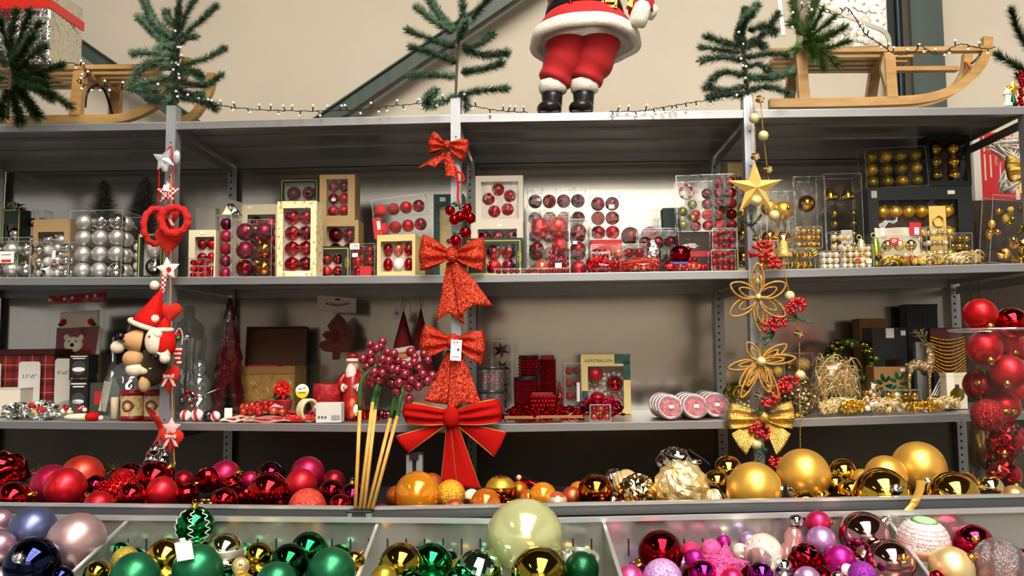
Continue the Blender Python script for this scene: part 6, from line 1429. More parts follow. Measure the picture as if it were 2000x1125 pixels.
def avocado(label, x, y, cut):
    P = PT(x, 525, .08); z = shelf_z(A, P.x); o = thing('avocado_ornament', label, 'ornament', (P.x, .08, z)); h_ = PT(x, y, .08).z - z
    m = kmat('pe_limeg') if cut else kmat('sa_champ')
    MB().lathe([(0, h_ * .05), (.016, h_ * .1), (.022, h_ * .3), (.017, h_ * .58), (.009, h_ * .85), (0, h_ * .92)], 18).build('fruit', m, o)
    if cut: MB().sph((0, -.02, h_ * .3), .011, 14, 10).build('stone', kmat('pl_black'), o); MB().sph((.001, -.028, h_ * .36), .005, 8, 6).build('mouth', M_redc, o)
    MB().tube([(0.008 * math.cos(q * PI / 6) - .006, 0, h_ * .95 + .008 * math.sin(q * PI / 6)) for q in range(12)], .0012, 5, closed=True).build('hanging_loop', M_gtie, o)
avocado('green avocado ornament with black stone on the gold shelf', 1712, 456, True); avocado('small yellow pear ornament behind the pearl tubs', 1684, 460, False)
cpack('clear pack of champagne baubles with a red round label and brown card', A, 1726, 1798, 461, .07, .06, (3, 2), ['ch_champ', 'sa_champ', 'ch_champ', 'gl_champ', 'sa_champ', 'ch_champ'], jit=0, st=[(.3, .84, .03, .022, M_redc, 'EP', .016, SW), (.72, .2, .075, .032, M_brownc), (.72, .29, .04, .008, M_redc)])
cpack('clear pack of tiny silver-gold beads', A, 1811, 1857, 442, .11, .04, (4, 4), ['ch_champ', 'pe_cream', 'ch_silver'], layers=2)
t, w_, h_ = frame_thing('gold_card', 'standing gold foil card between the gold packs', 'card', A, 1817, 1850, 402, .2, None, 0); MB().box((0, .002, h_ / 2), (w_, .004, h_), ch=.001).build('card', M_gsat, t); MB().tube([(.018 * math.cos(q * PI / 8), -.003, h_ * .75 + .02 * math.sin(q * PI / 8)) for q in range(16)], .003, 6, closed=True).build('foil_ring', kmat('ch_gold'), t)
cpack('clear pack of small gold baubles and stars near the right end', A, 1857, 1900, 455, .12, .05, (3, 4), ['ch_gold', 'ch_olive'], jit=.2)
for lb, x0, x1, yt, kd in (('flat clear bag of gold twigs on the shelf edge, left of three', 1722, 1790, 503, ['ch_olive']), ('flat clear bag of gold pine cones on the shelf edge, middle of three', 1785, 1858, 496, ['ch_gold', 'gl_gold']), ('flat clear bag of cream crackers on the shelf edge, right of three', 1850, 1935, 490, ['pe_champ', 'ch_gold', 'sa_champ'])):
    bag(lb, A, x0, x1, yt, .03, .06, kd, 14, (.007, .011), extra=strands(kmat('ch_gold') if 'twigs' in lb else kmat('sa_champ'), 30, .0016))
def goldmix(t, w_, h_, d):
    for i in range(26): inst('bauble', sphere_mesh(random.choice(['ch_gold', 'gl_gold', 'ch_olive', 'sa_satgold']), random.choice(['round', 'crumple', 'egg', 'onion'])), t, (random.uniform(-.4, .4) * w_, random.uniform(.015, .05), random.uniform(.06, .92) * h_), random.uniform(.008, .016))
    for i in range(6): o = puffy_star(MB(), 5, .018, .008, .006).build('star', kmat('ch_gold'), t, (random.uniform(-.35, .4) * w_, .01, random.uniform(.05, .35) * h_)); o.rotation_euler = (0, i, 0)
cpack('tall clear pack of mixed gold ornaments at the right edge of the shelf', A, 1930, 2022, 383, .04, .07, None, [], extra=goldmix, tilt=.1)
# ------------------------------------------------------------------ third shelf
random.seed(51)
B = 2
def tartan(name):
    m = mat(name, '#7c1216', .8); nt = m.node_tree; b = nt.nodes['Principled BSDF']; tc = nt.nodes.new('ShaderNodeTexCoord'); sp = nt.nodes.new('ShaderNodeSeparateXYZ'); nt.links.new(tc.outputs['Object'], sp.inputs[0])
    cur = None
    base = C('#8c1418')
    last = None
    for ax, per, wid, col, off in ((0, .052, .3, '#2c1414', 0), (2, .052, .3, '#2c1414', 0), (0, .052, .05, '#b9ab8a', .5), (2, .052, .05, '#b9ab8a', .5)):
        d = nt.nodes.new('ShaderNodeMath'); d.operation = 'MULTIPLY_ADD'; d.inputs[1].default_value = 1 / per; d.inputs[2].default_value = off + 10; nt.links.new(sp.outputs[ax], d.inputs[0])
        f = nt.nodes.new('ShaderNodeMath'); f.operation = 'FRACT'; nt.links.new(d.outputs[0], f.inputs[0])
        l = nt.nodes.new('ShaderNodeMath'); l.operation = 'LESS_THAN'; l.inputs[1].default_value = wid; nt.links.new(f.outputs[0], l.inputs[0])
        s_ = nt.nodes.new('ShaderNodeMath'); s_.operation = 'MULTIPLY'; s_.inputs[1].default_value = .6; nt.links.new(l.outputs[0], s_.inputs[0])
        mx = nt.nodes.new('ShaderNodeMixRGB'); nt.links.new(s_.outputs[0], mx.inputs[0])
        if last is None: mx.inputs[1].default_value = base
        else: nt.links.new(last.outputs[0], mx.inputs[1])
        mx.inputs[2].default_value = C(col); last = mx
    nt.links.new(last.outputs[0], b.inputs['Base Color']); return m
t, w_, h_ = frame_thing('tartan_box', 'red tartan photo box at the left end of the lower shelf', 'box', B, -60, 104, 682, .28, None, 0)
MB().box((0, .08, h_ / 2 - .012), (w_, .16, h_ - .024), ch=.003).build('body', tartan('red_tartan'), t); MB().box((0, .08, h_ - .012), (w_ + .006, .166, .024), ch=.003).build('lid', mat('dark_tartan_lid', '#3c0d10', .8), t)
def card(label, x0, x1, yt, yb, Y, s, m, size, name='size_card'):
    a, b = PT(x0, yb, Y), PT(x1, yt, Y); zb = shelf_z(B, a.x) + .0006; w_, h_ = b.x - a.x, b.z - zb
    t = thing(name, label, 'card', ((a.x + b.x) / 2, Y, zb)); c = .008
    MB().prism([(-w_ / 2, 0), (w_ / 2, 0), (w_ / 2, h_ - c), (w_ / 2 - c, h_), (-w_ / 2 + c, h_), (-w_ / 2, h_ - c)], 0, .003).build('sheet', m, t)
    if s: text('print', s, size, M_ink, t, (0, -.0006, h_ - (PT(0, yt, Y).z - PT(0, (yt + yb) / 2, Y).z)))
M_wgrey = mat('whitish_card', '#c9c6c0', .6)
card('white card printed 3.5 x 5 inches leaning on the tartan box', 35, 79, 706, 764, .24, '3.5"x5"', M_wgrey, .019)
card('grey card printed 4 x 6 inches beside the tartan box', 106, 141, 700, 756, .25, '4"x6"', M_greyc, .021)
card('white card cut by the left edge of the picture', -40, 2, 708, 760, .23, None, M_wgrey, .02)
t, w_, h_ = frame_thing('white_box', 'flat white box at the left edge of the lower shelf', 'box', B, -50, 36, 760, .14, None, .1); MB().box((0, .05, h_ / 2), (w_, .1, h_), ch=.002).build('carton', M_offw, t); MB().box((0, .05, h_ + .001), (w_ + .003, .103, .003)).build('lid', M_wgrey, t)
# bagged stocking with bear face
Y = .42; S_ = 1 / ppm(Y, 150, 640); o = PT(150, 700, Y); o.z = shelf_z(B, o.x); dz = (PT(150, 700, Y).z - o.z) / S_
t = thing('stocking_bag', 'clear bag with red header holding a red stocking with a bear face', 'bag', o)
def q_(x, y, d=0.): return ((x - 150) * S_, d, (dz - (y - 700)) * S_)
def pl(pts): return [((x - 150) * S_, (dz - (y - 700)) * S_) for x, y in pts]
MB().prism(pl([(94, 578), (206, 571), (206, 590), (94, 594)]), -.012, -.006).build('header_card', M_redc, t)
for x, y in ((96, 586), (125, 584), (141, 582), (170, 580), (186, 578)): MB().sph(q_(x, y, -.013), 3.5 * S_, 8, 6, sc=(1, .2, 1)).build('printed_flake', mat('white_card', '#eeebe4', .6), t)
MB().box(((0, -.004, (dz + 55) * S_)), (110 * S_, .02, (dz * 2 + 110) * S_ * .5 + .02)).build('film', M_pack, t)
puff(MB(), pl([(108, 640), (194, 636), (197, 690), (190, 702), (120, 700), (107, 690)]), .012).build('stocking', mat('deep_red_plush', '#7a1014', .9, sheen=.2), t)
puff(MB(), pl([(116, 610), (194, 606), (194, 638), (114, 642)]), .014).build('fur_cuff', M_cream, t, (0, -.004, 0))
MB().sph(q_(146, 673, -.012), 18 * S_, 18, 12, sc=(1.05, .4, .85)).sph(q_(132, 659, -.012), 6 * S_, 10, 8, sc=(1, .5, 1)).sph(q_(161, 660, -.012), 6 * S_, 10, 8, sc=(1, .5, 1)).build('bear_face', M_cream, t)
MB().sph(q_(147, 674, -.026), 4 * S_, 10, 8).build('nose', M_noseb, t)
for x in (141, 154): MB().sph(q_(x, 667, -.024), 1.8 * S_, 8, 6).build('eye', M_noseb, t)
for x in (126, 180): MB().sph(q_(x, 629, -.016), 6 * S_, 10, 8).build('holly_berry', M_rcord, t); MB().sph(q_(x - 5 if x < 150 else x + 5, 634, -.016), 5 * S_, 10, 6, sc=(1.3, .4, .7)).build('holly_leaf', kmat('sa_dgreen'), t)
MB().box(q_(197, 668, -.01), (8 * S_, .003, 52 * S_), M=Euler((0, .12, 0)).to_matrix()).build('side_card', M_greyc, t)
def darkbox(label, x0, x1, yt, Y, by=None, top=True):
    t, w_, h_ = frame_thing('spare_bauble_box', label, 'box', B, x0, x1, yt, Y, by, 0); MB().box((0, .03, h_ / 2), (w_, .06, h_), ch=.001).build('carton', M_blackc, t)
    for zz, ww in ((.92, .84), (.84, .62)): MB().box((0, -.0006, h_ * zz), (w_ * ww, .001, h_ * .035)).build('print_line', SW, t)
    MB().cyl((0, -.001, h_ * .48), (0, .0, h_ * .48), w_ * .36, n=24).build('printed_ball', mat('print_grey', '#3a3c42', .4), t); MB().sph((0, -.0012, h_ * .42), w_ * .33, 16, 8, sc=(1, .004, .35)).build('printed_white', SW, t)
    for i in range(5): MB().box(((i - 2) * w_ * .17, -.0006, h_ * .07), (w_ * .14, .001, w_ * .05)).build('colour_dot', kmat(['sa_gold', 'sa_red', 'sa_coral', 'sa_gold', 'sa_limeg'][i]), t)
darkbox('lower black box of a clear fillable ball', 135, 170, 744, .18); darkbox('upper black box of a clear fillable ball', 135, 173, 692, .19, 743)
t, w_, h_ = frame_thing('dark_box', 'dark picture box behind the black ball boxes', 'box', B, 168, 196, 692, .26, None, 0); MB().box((0, .04, h_ / 2), (w_, .08, h_), ch=.002).build('carton', M_brownc, t); MB().sph((0, -.001, h_ * .62), w_ * .35, 12, 8, sc=(1, .01, 1.2)).build('printed_figure', kmat('sa_mauve'), t)
t, w_, h_ = frame_thing('candle_box', 'small grey and red box with cream flap near the tins', 'box', B, 168, 200, 748, .2, None, .1); MB().box((0, .03, h_ / 2), (w_, .06, h_), ch=.002).build('carton', mat('dark_grey_card', '#3a3636', .6), t); MB().box((w_ * .2, -.001, h_ * .55), (w_ * .4, .001, h_ * .4)).build('red_print', M_redc, t); MB().box((w_ * .62, .0, h_ * .6), (w_ * .4, .002, h_ * .9), M=Euler((0, .15, .3)).to_matrix()).build('flap', M_offw, t)
M_dome = clear('clear_dome', '#eef0f0', .16, .02, .03); M_domeg = clear('clear_glass', '#e6eae8', .2, .02, .05)
for lb, cx, r in (('clear plastic half dome in front of the white card', 83, 26), ('clear plastic half dome in front of the black ball boxes', 134, 27)):
    P = PT(cx, 800, .16); z = shelf_z(B, P.x) + .002; s_ = 1 / ppm(.16, 100, 780); o = thing('plastic_dome', lb, 'dome', (P.x, .16, z)); R = r * s_
    MB().lathe([(R * math.cos(i * PI / 16), R * math.sin(i * PI / 16) + .012) for i in range(9)], 28).build('shell', M_dome, o); MB().lathe([(R, 0), (R * 1.06, .003), (R * 1.06, .012), (R, .013)], 28, caps=False).build('rim', M_edge, o)
def heap_foil(label, k, x0, x1, yt, Y, d, m, bits=(), name='foil_packet', n=7, cat='packet'):
    t, w_, h_ = frame_thing(name, label, cat, k, x0, x1, yt, Y, None, random.uniform(-.15, .15))
    ph = random.uniform(0, 6)
    MB().sph((0, d / 2, h_ * .45), 1, 26, 12, sc=(w_ / 2, d / 2, h_ * .45), fn=lambda a, q: 1 + .16 * math.sin(6 * a + ph + 3 * q) + .1 * math.sin(11 * a - 5 * q), smooth=False).build('wrapper', m, t)
    for i, (fx, fz, r, mm) in enumerate(bits): MB().sph((fx * w_, .004, fz * h_), r, 8, 6, sc=(1.4, .6, .8), smooth=False).build('coloured_piece', mm, t)
    return t
heap_foil('silver foil packet at the left end of the lower shelf', B, -10, 48, 786, .04, .08, M_foil)
heap_foil('silver foil packet with a red figure print near the left end', B, 40, 104, 782, .03, .06, M_foil, [(.1, .5, .014, M_redc), (.18, .55, .010, M_redc), (-.2, .75, .012, M_redc), (-.1, .4, .01, M_gsat)])
t = thing('lying_gnome', 'white and red lying gnome decoration on the lower shelf edge', 'ornament', PT(158, 820, .04)); t.location.z = shelf_z(B, t.location.x); s_ = 1 / ppm(.04, 150, 800)
MB().sph((0, 0, 7 * s_), 1, 18, 10, sc=(34 * s_, .03, 7 * s_)).build('beard', M_cream, t); MB().sph((24 * s_, -.004, 8 * s_), 1, 14, 10, sc=(13 * s_, .03, 9 * s_)).build('hat', M_rcord, t); MB().sph((40 * s_, 0, 5 * s_), 5 * s_, 10, 8).build('bobble', M_cream, t)
bag('clear bag of white and red figures in front of the domes', B, 108, 165, 784, .06, .05, ['pl_white', 'sa_red', 'pl_cream'], 10, (.007, .01))
# glass cloches and figures
def glass(label, k, cx, Y, prof, cat='glass', name='glass_figure', by=None):
    P = PT(cx, 800, Y); z = shelf_z(k, P.x) if by is None else by; s_ = 1 / ppm(Y, cx, 760); o = thing(name, label, cat, (P.x, Y, z))
    MB().lathe([(r * s_, zz * s_) for r, zz in prof], 28, caps=False).build('shell', M_domeg, o); MB().lathe([(prof[0][0] * s_, 0), (prof[0][0] * s_ * 1.03, 3 * s_), (prof[0][0] * s_ * .9, 4 * s_)], 28).build('base', M_edge, o)
    return o
glass('large clear glass cloche behind the two tins', B, 258, .22, [(54, 0), (56, 20), (55, 50), (48, 78), (34, 98), (16, 108), (8, 112), (7, 150), (12, 156), (13, 172), (10, 186), (5, 192)], name='glass_cloche')
glass('slim clear glass finial bottle left of the cloche', B, 218, .34, [(16, 0), (20, 30), (20, 70), (12, 92), (5, 100), (4, 130), (2, 150)], name='glass_bottle')
glass('tall cloudy glass bell behind the left post', B, 366, .42, [(40, 0), (42, 20), (34, 70), (30, 110), (34, 140), (28, 170), (10, 186), (12, 200), (6, 210)], name='glass_bell')
glass('clear glass snowman left of the dark red tree', B, 388, .22, [(22, 0), (26, 10), (27, 25), (20, 42), (16, 46), (22, 56), (23, 68), (17, 80), (10, 86), (14, 92), (13, 104), (6, 112)], name='glass_snowman')
M_tinpic = mat('tin_picture', '#d9c690', .5, noise=(55, '#a3562a', .5, .62)); M_tinred = mat('tin_red', '#8f1016', .35)
for lb, x0, x1 in (('red and cream wreath tin, left one of two', 226, 271), ('red and cream wreath tin, right one of two by the post', 272, 317)):
    t, w_, h_ = frame_thing('wreath_tin', lb, 'tin', B, x0, x1, 762, .06, None, 0, 'red and cream tins'); R = w_ / 2 * .98
    MB().lathe([(R, h_ * .1), (R, h_ * .82)], 32, caps=False, c=(0, R, 0)).build('printed_body', M_tinpic, t); MB().lathe([(R * 1.01, 0), (R * 1.02, h_ * .03), (R * 1.01, h_ * .12), (R * .98, h_ * .13)], 32, c=(0, R, 0)).build('foot_band', M_tinred, t); MB().lathe([(R * .98, h_ * .8), (R * 1.03, h_ * .81), (R * 1.03, h_ * .97), (R * .9, h_), (0, h_)], 32, c=(0, R, 0)).build('lid', M_tinred, t)
    b = MB()
    for i in range(22): a = 2 * PI * i / 22; b.sph((.017 * math.cos(a), R - math.sqrt(R * R - (.017 * math.cos(a)) ** 2) - .001, h_ * .46 + .017 * math.sin(a)), .0042, 6, 5)
    b.build('printed_wreath', mat('wreath_print', '#7a4a1c', .6, noise=(200, '#b3231c', .5, .55)), t); MB().sph((0, -.001, h_ * .45), .008, 10, 8, sc=(1, .2, 1)).build('printed_santa', SW, t)
t, w_, h_ = frame_thing('candle', 'short cream candle left of the tins', 'candle', B, 214, 228, 776, .09, None, 0); MB().lathe([(w_ / 2, 0), (w_ / 2, h_ * .95), (w_ * .4, h_), (0, h_ * .97)], 16, c=(0, .01, 0)).build('wax', M_creamc, t); MB().cyl((0, .01, h_ * .97), (0, .01, h_ + .005), .001, n=5).build('wick', M_black, t)
bag('clear bag of red sparkles behind the left post', B, 345, 384, 756, .14, .06, ['ch_dred', 'ch_silver', 'sa_red'], 18, (.006, .009))
for lb, x, y, r, kd, bnd in (('white ball with red stripe, front left of the group', 362, 803, 11, 'pl_white', 'red'), ('white ball with red stripe, front middle of the group', 385, 808, 12, 'pl_white', 'red'), ('white ball at the back of the striped group', 382, 796, 9, 'pl_white', 'red'), ('white ball behind the black one', 400, 798, 10, 'pl_white', 'red'), ('black ball of the striped group', 407, 808, 11, 'pl_black', None), ('red and white ball right of the black one', 420, 803, 10, 'pl_white', 'red')):
    s_ = 1 / ppm(.06, 390, 800); P = PT(x, y, .06); R = r * s_
    P = PT(x, 820, .06 if y > 800 else .085); P.z = shelf_z(B, P.x) + R
    o = put_ball(P, R, kd, lb, None, 'round', group='striped balls on the lower shelf', name='striped_ball')
    if bnd: MB().lathe([(math.sqrt(1 - z * z) * 1.012, z) for z in (-.28, -.14, 0, .14, .28)], 28).build('stripe', kmat('pl_' + bnd) if bnd in KCOL else M_rcord, o); o.rotation_euler = (.3, 1.1 + x % 3 * .3, .4)
# dark red ceramic tree
M_glaze = mat('dark_red_glaze', '#40040a', .08, coat=.8, bump=(22, .7, .02))
t, w_, h_ = frame_thing('ceramic_tree', 'tall glossy dark red ceramic fir tree', 'ornament', B, 398, 470, 573, .2, None, 0)
prof = [(.46, 0), (.5, .03), (.47, .06), (.40, .17), (.46, .19), (.36, .31), (.41, .33), (.31, .45), (.35, .47), (.25, .59), (.28, .61), (.18, .74), (.2, .76), (.1, .9), (.05, .97)]
MB().lathe([(r * w_, z * h_) for r, z in prof] + [(0, h_ * .975)], 36, wob=lambda a, z: 1 + .07 * math.sin(9 * a + z * 30), c=(0, w_ / 2, 0)).build('glazed_body', M_glaze, t); MB().sph((0, w_ / 2, h_ * .985), .008, 12, 8).build('tip', kmat('pl_cream'), t)
t, w_, h_ = frame_thing('mini_fir', 'small dark green bristle fir in front of the ceramic tree', 'tree', B, 420, 458, 732, .1, None, 0); vs = []; fs = []
for i in range(2200):
    q = random.random() ** .5; zz = h_ * (1 - q * .85); rr = .004 + w_ * .5 * q; a = random.uniform(0, 2 * PI); e = Vector((math.cos(a), math.sin(a), random.uniform(-.2, .4))); p = Vector((0, .03, zz)); wv = Vector((-math.sin(a), math.cos(a), 0)) * .0012; n = len(vs); vs += [p - wv, p + wv, p + e * rr]; fs.append((n, n + 1, n + 2))
MB().add(vs, fs).build('bristle', M_fir2, t)['kind'] = 'stuff'; MB().cyl((0, .03, 0), (0, .03, h_ * .2), .012, n=12).build('pot', M_black, t)
o = MB().tube([PT(372, 782, .05), PT(430, 758, .07)], .0016, 6).build('metal_skewer', kmat('ch_silver')); tag(o, 'thin silver skewer slanting in front of the ceramic tree', 'skewer')
t, w_, h_ = frame_thing('price_stand', 'small white price stand between striped balls and strawberry bag', 'tag', B, 438, 453, 797, .07, None, 0); MB().box((0, .002, h_ * .6), (w_, .002, h_ * .8)).box((0, .01, .002), (w_, .02, .002)).build('card', SW, t)
# open wooden chest
M_chest = mat('brown_chest_lining', '#4d2c10', .7); M_chestp = mat('gold_brown_paper', '#9a7434', .6, noise=(40, '#6b4c1e', .5, .7))
t, w_, h_ = frame_thing('gift_chest', 'open brown chest with gold paper behind the poinsettia', 'chest', B, 455, 575, 716, .36, None, 0); d = .15; b = MB()
for c_, s_ in (((0, .002, h_ / 2), (w_, .004, h_)), ((0, d, h_ / 2), (w_, .004, h_)), ((-w_ / 2, d / 2, h_ / 2), (.004, d, h_)), ((w_ / 2, d / 2, h_ / 2), (.004, d, h_)), ((0, d / 2, .002), (w_, d, .004))): b.box(c_, s_)
b.build('body', M_chestp, t); MB().box((0, -.002, h_ - .014), (w_ + .004, .003, .028)).build('rim_band', M_kraft, t)
lid = MB(); lh = PT(500, 636, .5).z - PT(500, 712, .5).z
lid.box((0, 0, lh / 2), (w_, .006, lh)).box((0, -.012, lh - .002), (w_, .03, .005)).box((-w_ / 2, -.012, lh / 2), (.005, .03, lh)).box((w_ / 2, -.012, lh / 2), (.005, .03, lh)); lo = lid.build('lid', M_chest, t, (0, d, h_)); lo.rotation_euler = (-.12, 0, 0)
for i in range(14): MB().bar((random.uniform(-.4, .4) * w_, -.0008, random.uniform(.1, .7) * h_), (random.uniform(-.4, .4) * w_, -.0008, random.uniform(.1, .7) * h_), .0008, .0008) if False else None
b = MB()
for i in range(26):
    x, z, a = random.uniform(-.45, .45) * w_, random.uniform(.06, .75) * h_, random.choice((.7, -.7, 1.2)); b.box((x, -.0012, z), (.018, .0008, .003), M=Euler((0, a, 0)).to_matrix())
b.build('printed_dash', M_gtie, t)['kind'] = 'stuff'; MB().box((-.02, d * .5, h_ + .002), (w_ * .5, .05, .006)).build('red_filling', M_redc, t)
# poinsettia
t, w_, h_ = frame_thing('poinsettia', 'red cloth poinsettia in a small red pot', 'flower', B, 528, 574, 730, .2, None, 0)
MB().lathe([(w_ * .26, 0), (w_ * .36, h_ * .38), (w_ * .38, h_ * .4), (w_ * .3, h_ * .41)], 18, c=(0, .02, 0)).build('pot', M_redc, t)
def leaf(parent, P, d, L, wd, m, nm):
    d = Vector(d).normalized(); n = d.cross(Vector((0, -1, .3))).normalized()
    if n.length < .1: n = Vector((1, 0, 0))
    MB().surf(lambda u, v: P + d * L * u + n * wd * (2 * v - 1) * math.sin(PI * min(1, u * .92 + .08)) ** .8 + Vector((0, -.004 * math.sin(PI * u), -.006 * u * u)), 8, 4).build(nm, m, parent, solid=.0008)
for i in range(9): a = i * 2 * PI / 9; leaf(t, Vector((.004, .0, h_ * .68)), (math.cos(a), -.35, math.sin(a) * .9), .036, .012, M_rcord, 'petal')
for i in range(6): a = i * PI / 3 + .3; leaf(t, Vector((.004, -.008, h_ * .7)), (math.cos(a), -.6, math.sin(a)), .024, .009, M_rsat, 'petal')
for a in (3.4, 3.9, 5.6, 2.8): leaf(t, Vector((0, .01, h_ * .55)), (math.cos(a), -.1, math.sin(a)), .04, .013, kmat('pl_dgreen') if False else M_fir2, 'leaf')
t, w_, h_ = frame_thing('round_label', 'round white and yellow label on a stick beside the poinsettia', 'label', B, 577, 603, 750, .12, None, 0); R = w_ / 2
MB().cyl((0, 0, h_ - R), (0, .002, h_ - R), R, n=28).build('disc', SW, t); MB().prism([(R * .99 * math.cos(q * PI / 12 + PI), R * .99 * math.sin(q * PI / 12 + PI) - R * .1) for q in range(13)], -.001, .0, c=(0, 0, h_ - R)).build('yellow_half', mat('yellow_ink', '#d8c21c', .5), t); [MB().box((x * R, -.0012, h_ - R * q), (ww * R, .001, .12 * R)).build('print_line', M_ink, t) for x, q, ww in ((-.3, .72, .45), (.3, .6, .3), (0, 1.3, 1.1))]; MB().cyl((0, .002, 0), (0, .002, h_ - R), .0015, n=6).build('stick', SW, t)
t, w_, h_ = frame_thing('ribbon_tin', 'short red patterned tin with gold bands', 'tin', B, 604, 660, 750, .16, None, 0); R = w_ / 2
MB().lathe([(R, 0), (R, h_ * .96), (R * .96, h_), (R * .9, h_ * .97)], 32, c=(0, R, 0)).build('wall', mat('red_pattern_tin', '#96141c', .45, noise=(60, '#c23a3c', .5, .65)), t)
for z in (.3, .42): MB().lathe([(R * 1.01, h_ * z), (R * 1.012, h_ * (z + .03)), (R * 1.01, h_ * (z + .06))], 32, c=(0, R, 0), caps=False).build('gold_band', M_capg, t)
t = thing('wicker_ring', 'cream wicker ring standing on the lower shelf edge', 'ornament', PT(601, 822, .05)); s_ = 1 / ppm(.05, 600, 800); R = 20 * s_; t.location.z = shelf_z(B, t.location.x) + R + .006
Mr = Euler((0, 0, 1.0)).to_matrix(); b = MB()
for k in range(4): b.tube([Mr @ Vector((R * math.cos(q * PI / 24), (k - 1.5) * .007, R * math.sin(q * PI / 24))) for q in range(48)], [.005 + .0012 * (q % 2) for q in range(48)], 6, closed=True)
b.build('wicker', mat('cream_wicker', '#cdbd92', .7), t)
t = thing('berry_pick', 'cluster of glossy red berries with a white one beside the wicker ring', 'ornament', PT(585, 820, .08)); t.location.z = shelf_z(B, t.location.x)
for i in range(34): inst('berry', BERRY, t, (random.uniform(-.075, .04), random.uniform(-.02, .02), .006 + random.random() * .03 * (1 if i % 2 else .6)), .006)
for i in range(8): inst('berry', BERRY, t, (.05 + random.uniform(-.012, .012), random.uniform(-.03, -.01), .008 + random.random() * .03), .0065)
MB().sph((.065, -.02, .05), .009, 10, 8).build('white_berry', kmat('pl_white'), t)
t, w_, h_ = frame_thing('white_box', 'small white carton with three symbols and a barcode on the shelf edge', 'box', B, 617, 666, 788, .015, None, .06); MB().box((0, .03, h_ / 2), (w_, .06, h_), ch=.0015).build('carton', M_wgrey, t); MB().box((0, .03, h_ + .0005), (w_ * .98, .058, .002)).build('lid_flap', M_offw, t)
for i in range(3): MB().box((-w_ * .42 + i * .011 + .004, -.0006, h_ * .28), (.007, .001, .009)).build('printed_symbol', M_ink, t)
b = MB()
for i in range(11): b.box((w_ * .12 + i * .0028, -.0006, h_ * .25), (.0016 if i % 3 else .0007, .001, .018))
b.build('barcode', M_ink, t)['kind'] = 'stuff'
# candle Father Christmas
M_wax = mat('red_wax', '#9c1010', .35, coat=.3); M_wwax = mat('white_wax', '#e4dccf', .45); M_fwax = mat('skin_wax', '#d79a7c', .45)
t, w_, h_ = frame_thing('santa_candle', 'red wax Father Christmas candle with long white beard', 'candle', B, 660, 707, 690, .18, None, 0); R = w_ / 2
MB().lathe([(R * 1.0, 0), (R * .95, h_ * .2), (R * .8, h_ * .5), (R * .66, h_ * .7), (R * .4, h_ * .76), (R * .3, h_ * .8)], 26, c=(0, R, 0)).build('robe', M_wax, t)
MB().sph((0, R, h_ * .80), R * .5, 18, 12, sc=(1, .95, 1.15)).build('head', M_fwax, t); MB().sph((-R * .05, R * .55, h_ * .70), R * .46, 16, 12, sc=(1, .6, 1.7)).build('beard', M_wwax, t)
MB().lathe([(R * .56, h_ * .87), (R * .6, h_ * .88), (R * .58, h_ * .91), (R * .5, h_ * .92)], 22, c=(0, R, 0)).build('hat_brim', M_wwax, t); MB().lathe([(R * .5, h_ * .91), (R * .5, h_ * .97), (R * .4, h_), (0, h_)], 20, c=(0, R, 0)).build('hat', M_wax, t)
for s_ in (-1, 1): MB().sph((s_ * R * .62, R * .25, h_ * .47), R * .3, 14, 10, sc=(.8, .8, 1.2)).build('cuff', M_wwax, t); MB().sph((s_ * R * .42, R * .12, h_ * .48), R * .22, 12, 8).build('hand', M_fwax, t); MB().tube(bez([(s_ * R * .62, R, h_ * .68), (s_ * R * .95, R * .6, h_ * .56), (s_ * R * .7, R * .3, h_ * .48)], 4), R * .28, 10).build('arm', M_wax, t); MB().sph((s_ * R * .16, R * .52, h_ * .825), R * .07, 8, 6).build('eye', M_noseb, t)
MB().sph((0, R * .5, h_ * .80), R * .1, 8, 6).build('nose', M_fwax, t)
t, w_, h_ = frame_thing('gnome_ball', 'red and white gnome ball at the foot of the wax candle', 'ornament', B, 665, 700, 774, .1, None, 0); R = w_ / 2; MB().sph((0, R, h_ * .5), R, 18, 12, sc=(1, .9, h_ / 2 / R)).build('body', kmat('sa_coral'), t); MB().sph((R * .55, R * .5, h_ * .45), R * .55, 14, 10, sc=(.7, .7, 1.1)).build('beard', M_wwax, t); MB().box((R * .75, .0, h_ * .25), (R * .2, .01, R * .2)).build('gold_bit', M_gsat, t)
bag('clear bag of strawberry-shaped red pieces', B, 456, 560, 780, .09, .07, ['sa_coral', 'sa_red', 'pe_salmon'], 22, (.012, .016))
def flat(label, x0, x1, y0, y1, Y, m, dec=None, name='flat_packet', yaw=0.):
    P = PT((x0 + x1) / 2, 826, Y); z = shelf_z(B, P.x); s_ = 1 / ppm(Y, (x0 + x1) / 2, 820); w_ = (x1 - x0) * s_; o = thing(name, label, 'packet', (P.x, Y, z + .001), (0, 0, yaw)); d = .085
    MB().surf(lambda u, v: Vector(((u - .5) * w_, v * d, .004 + .010 * v + .003 * math.sin(9 * u + 4 * v))), 14, 6).build('sleeve', m, o, solid=.004)
    MB().surf(lambda u, v: Vector(((u - .5) * w_ * .9, .004 + v * d * .9, .009 + .010 * v + .003 * math.sin(9 * u + 4 * v))), 14, 6).build('film', M_pack, o)
    if dec: MB().surf(lambda u, v: Vector(((u - .5) * w_ * .6, .006 + v * d * .5, .0075 + .010 * v * .5 + .003 * math.sin(9 * (.2 + .6 * u) + 2 * v))), 10, 4).build('print', dec, o)
    return o
flat('flat cream and red card packet left on the shelf edge', 428, 482, 805, 823, .02, M_creamc, M_redc); flat('flat clear packet with red border on the shelf edge', 476, 566, 805, 825, .012, mat('pinkish_card', '#b8837c', .5), M_redc, yaw=.08)
heap_foil('red sweet wrappers on the shelf edge left of the white carton', B, 557, 606, 810, .015, .05, M_rsat)
bag('low tray of red shiny balls behind the sticks', B, 690, 775, 798, .08, .06, ['ch_red', 'ch_dred'], 16, (.014, .018))
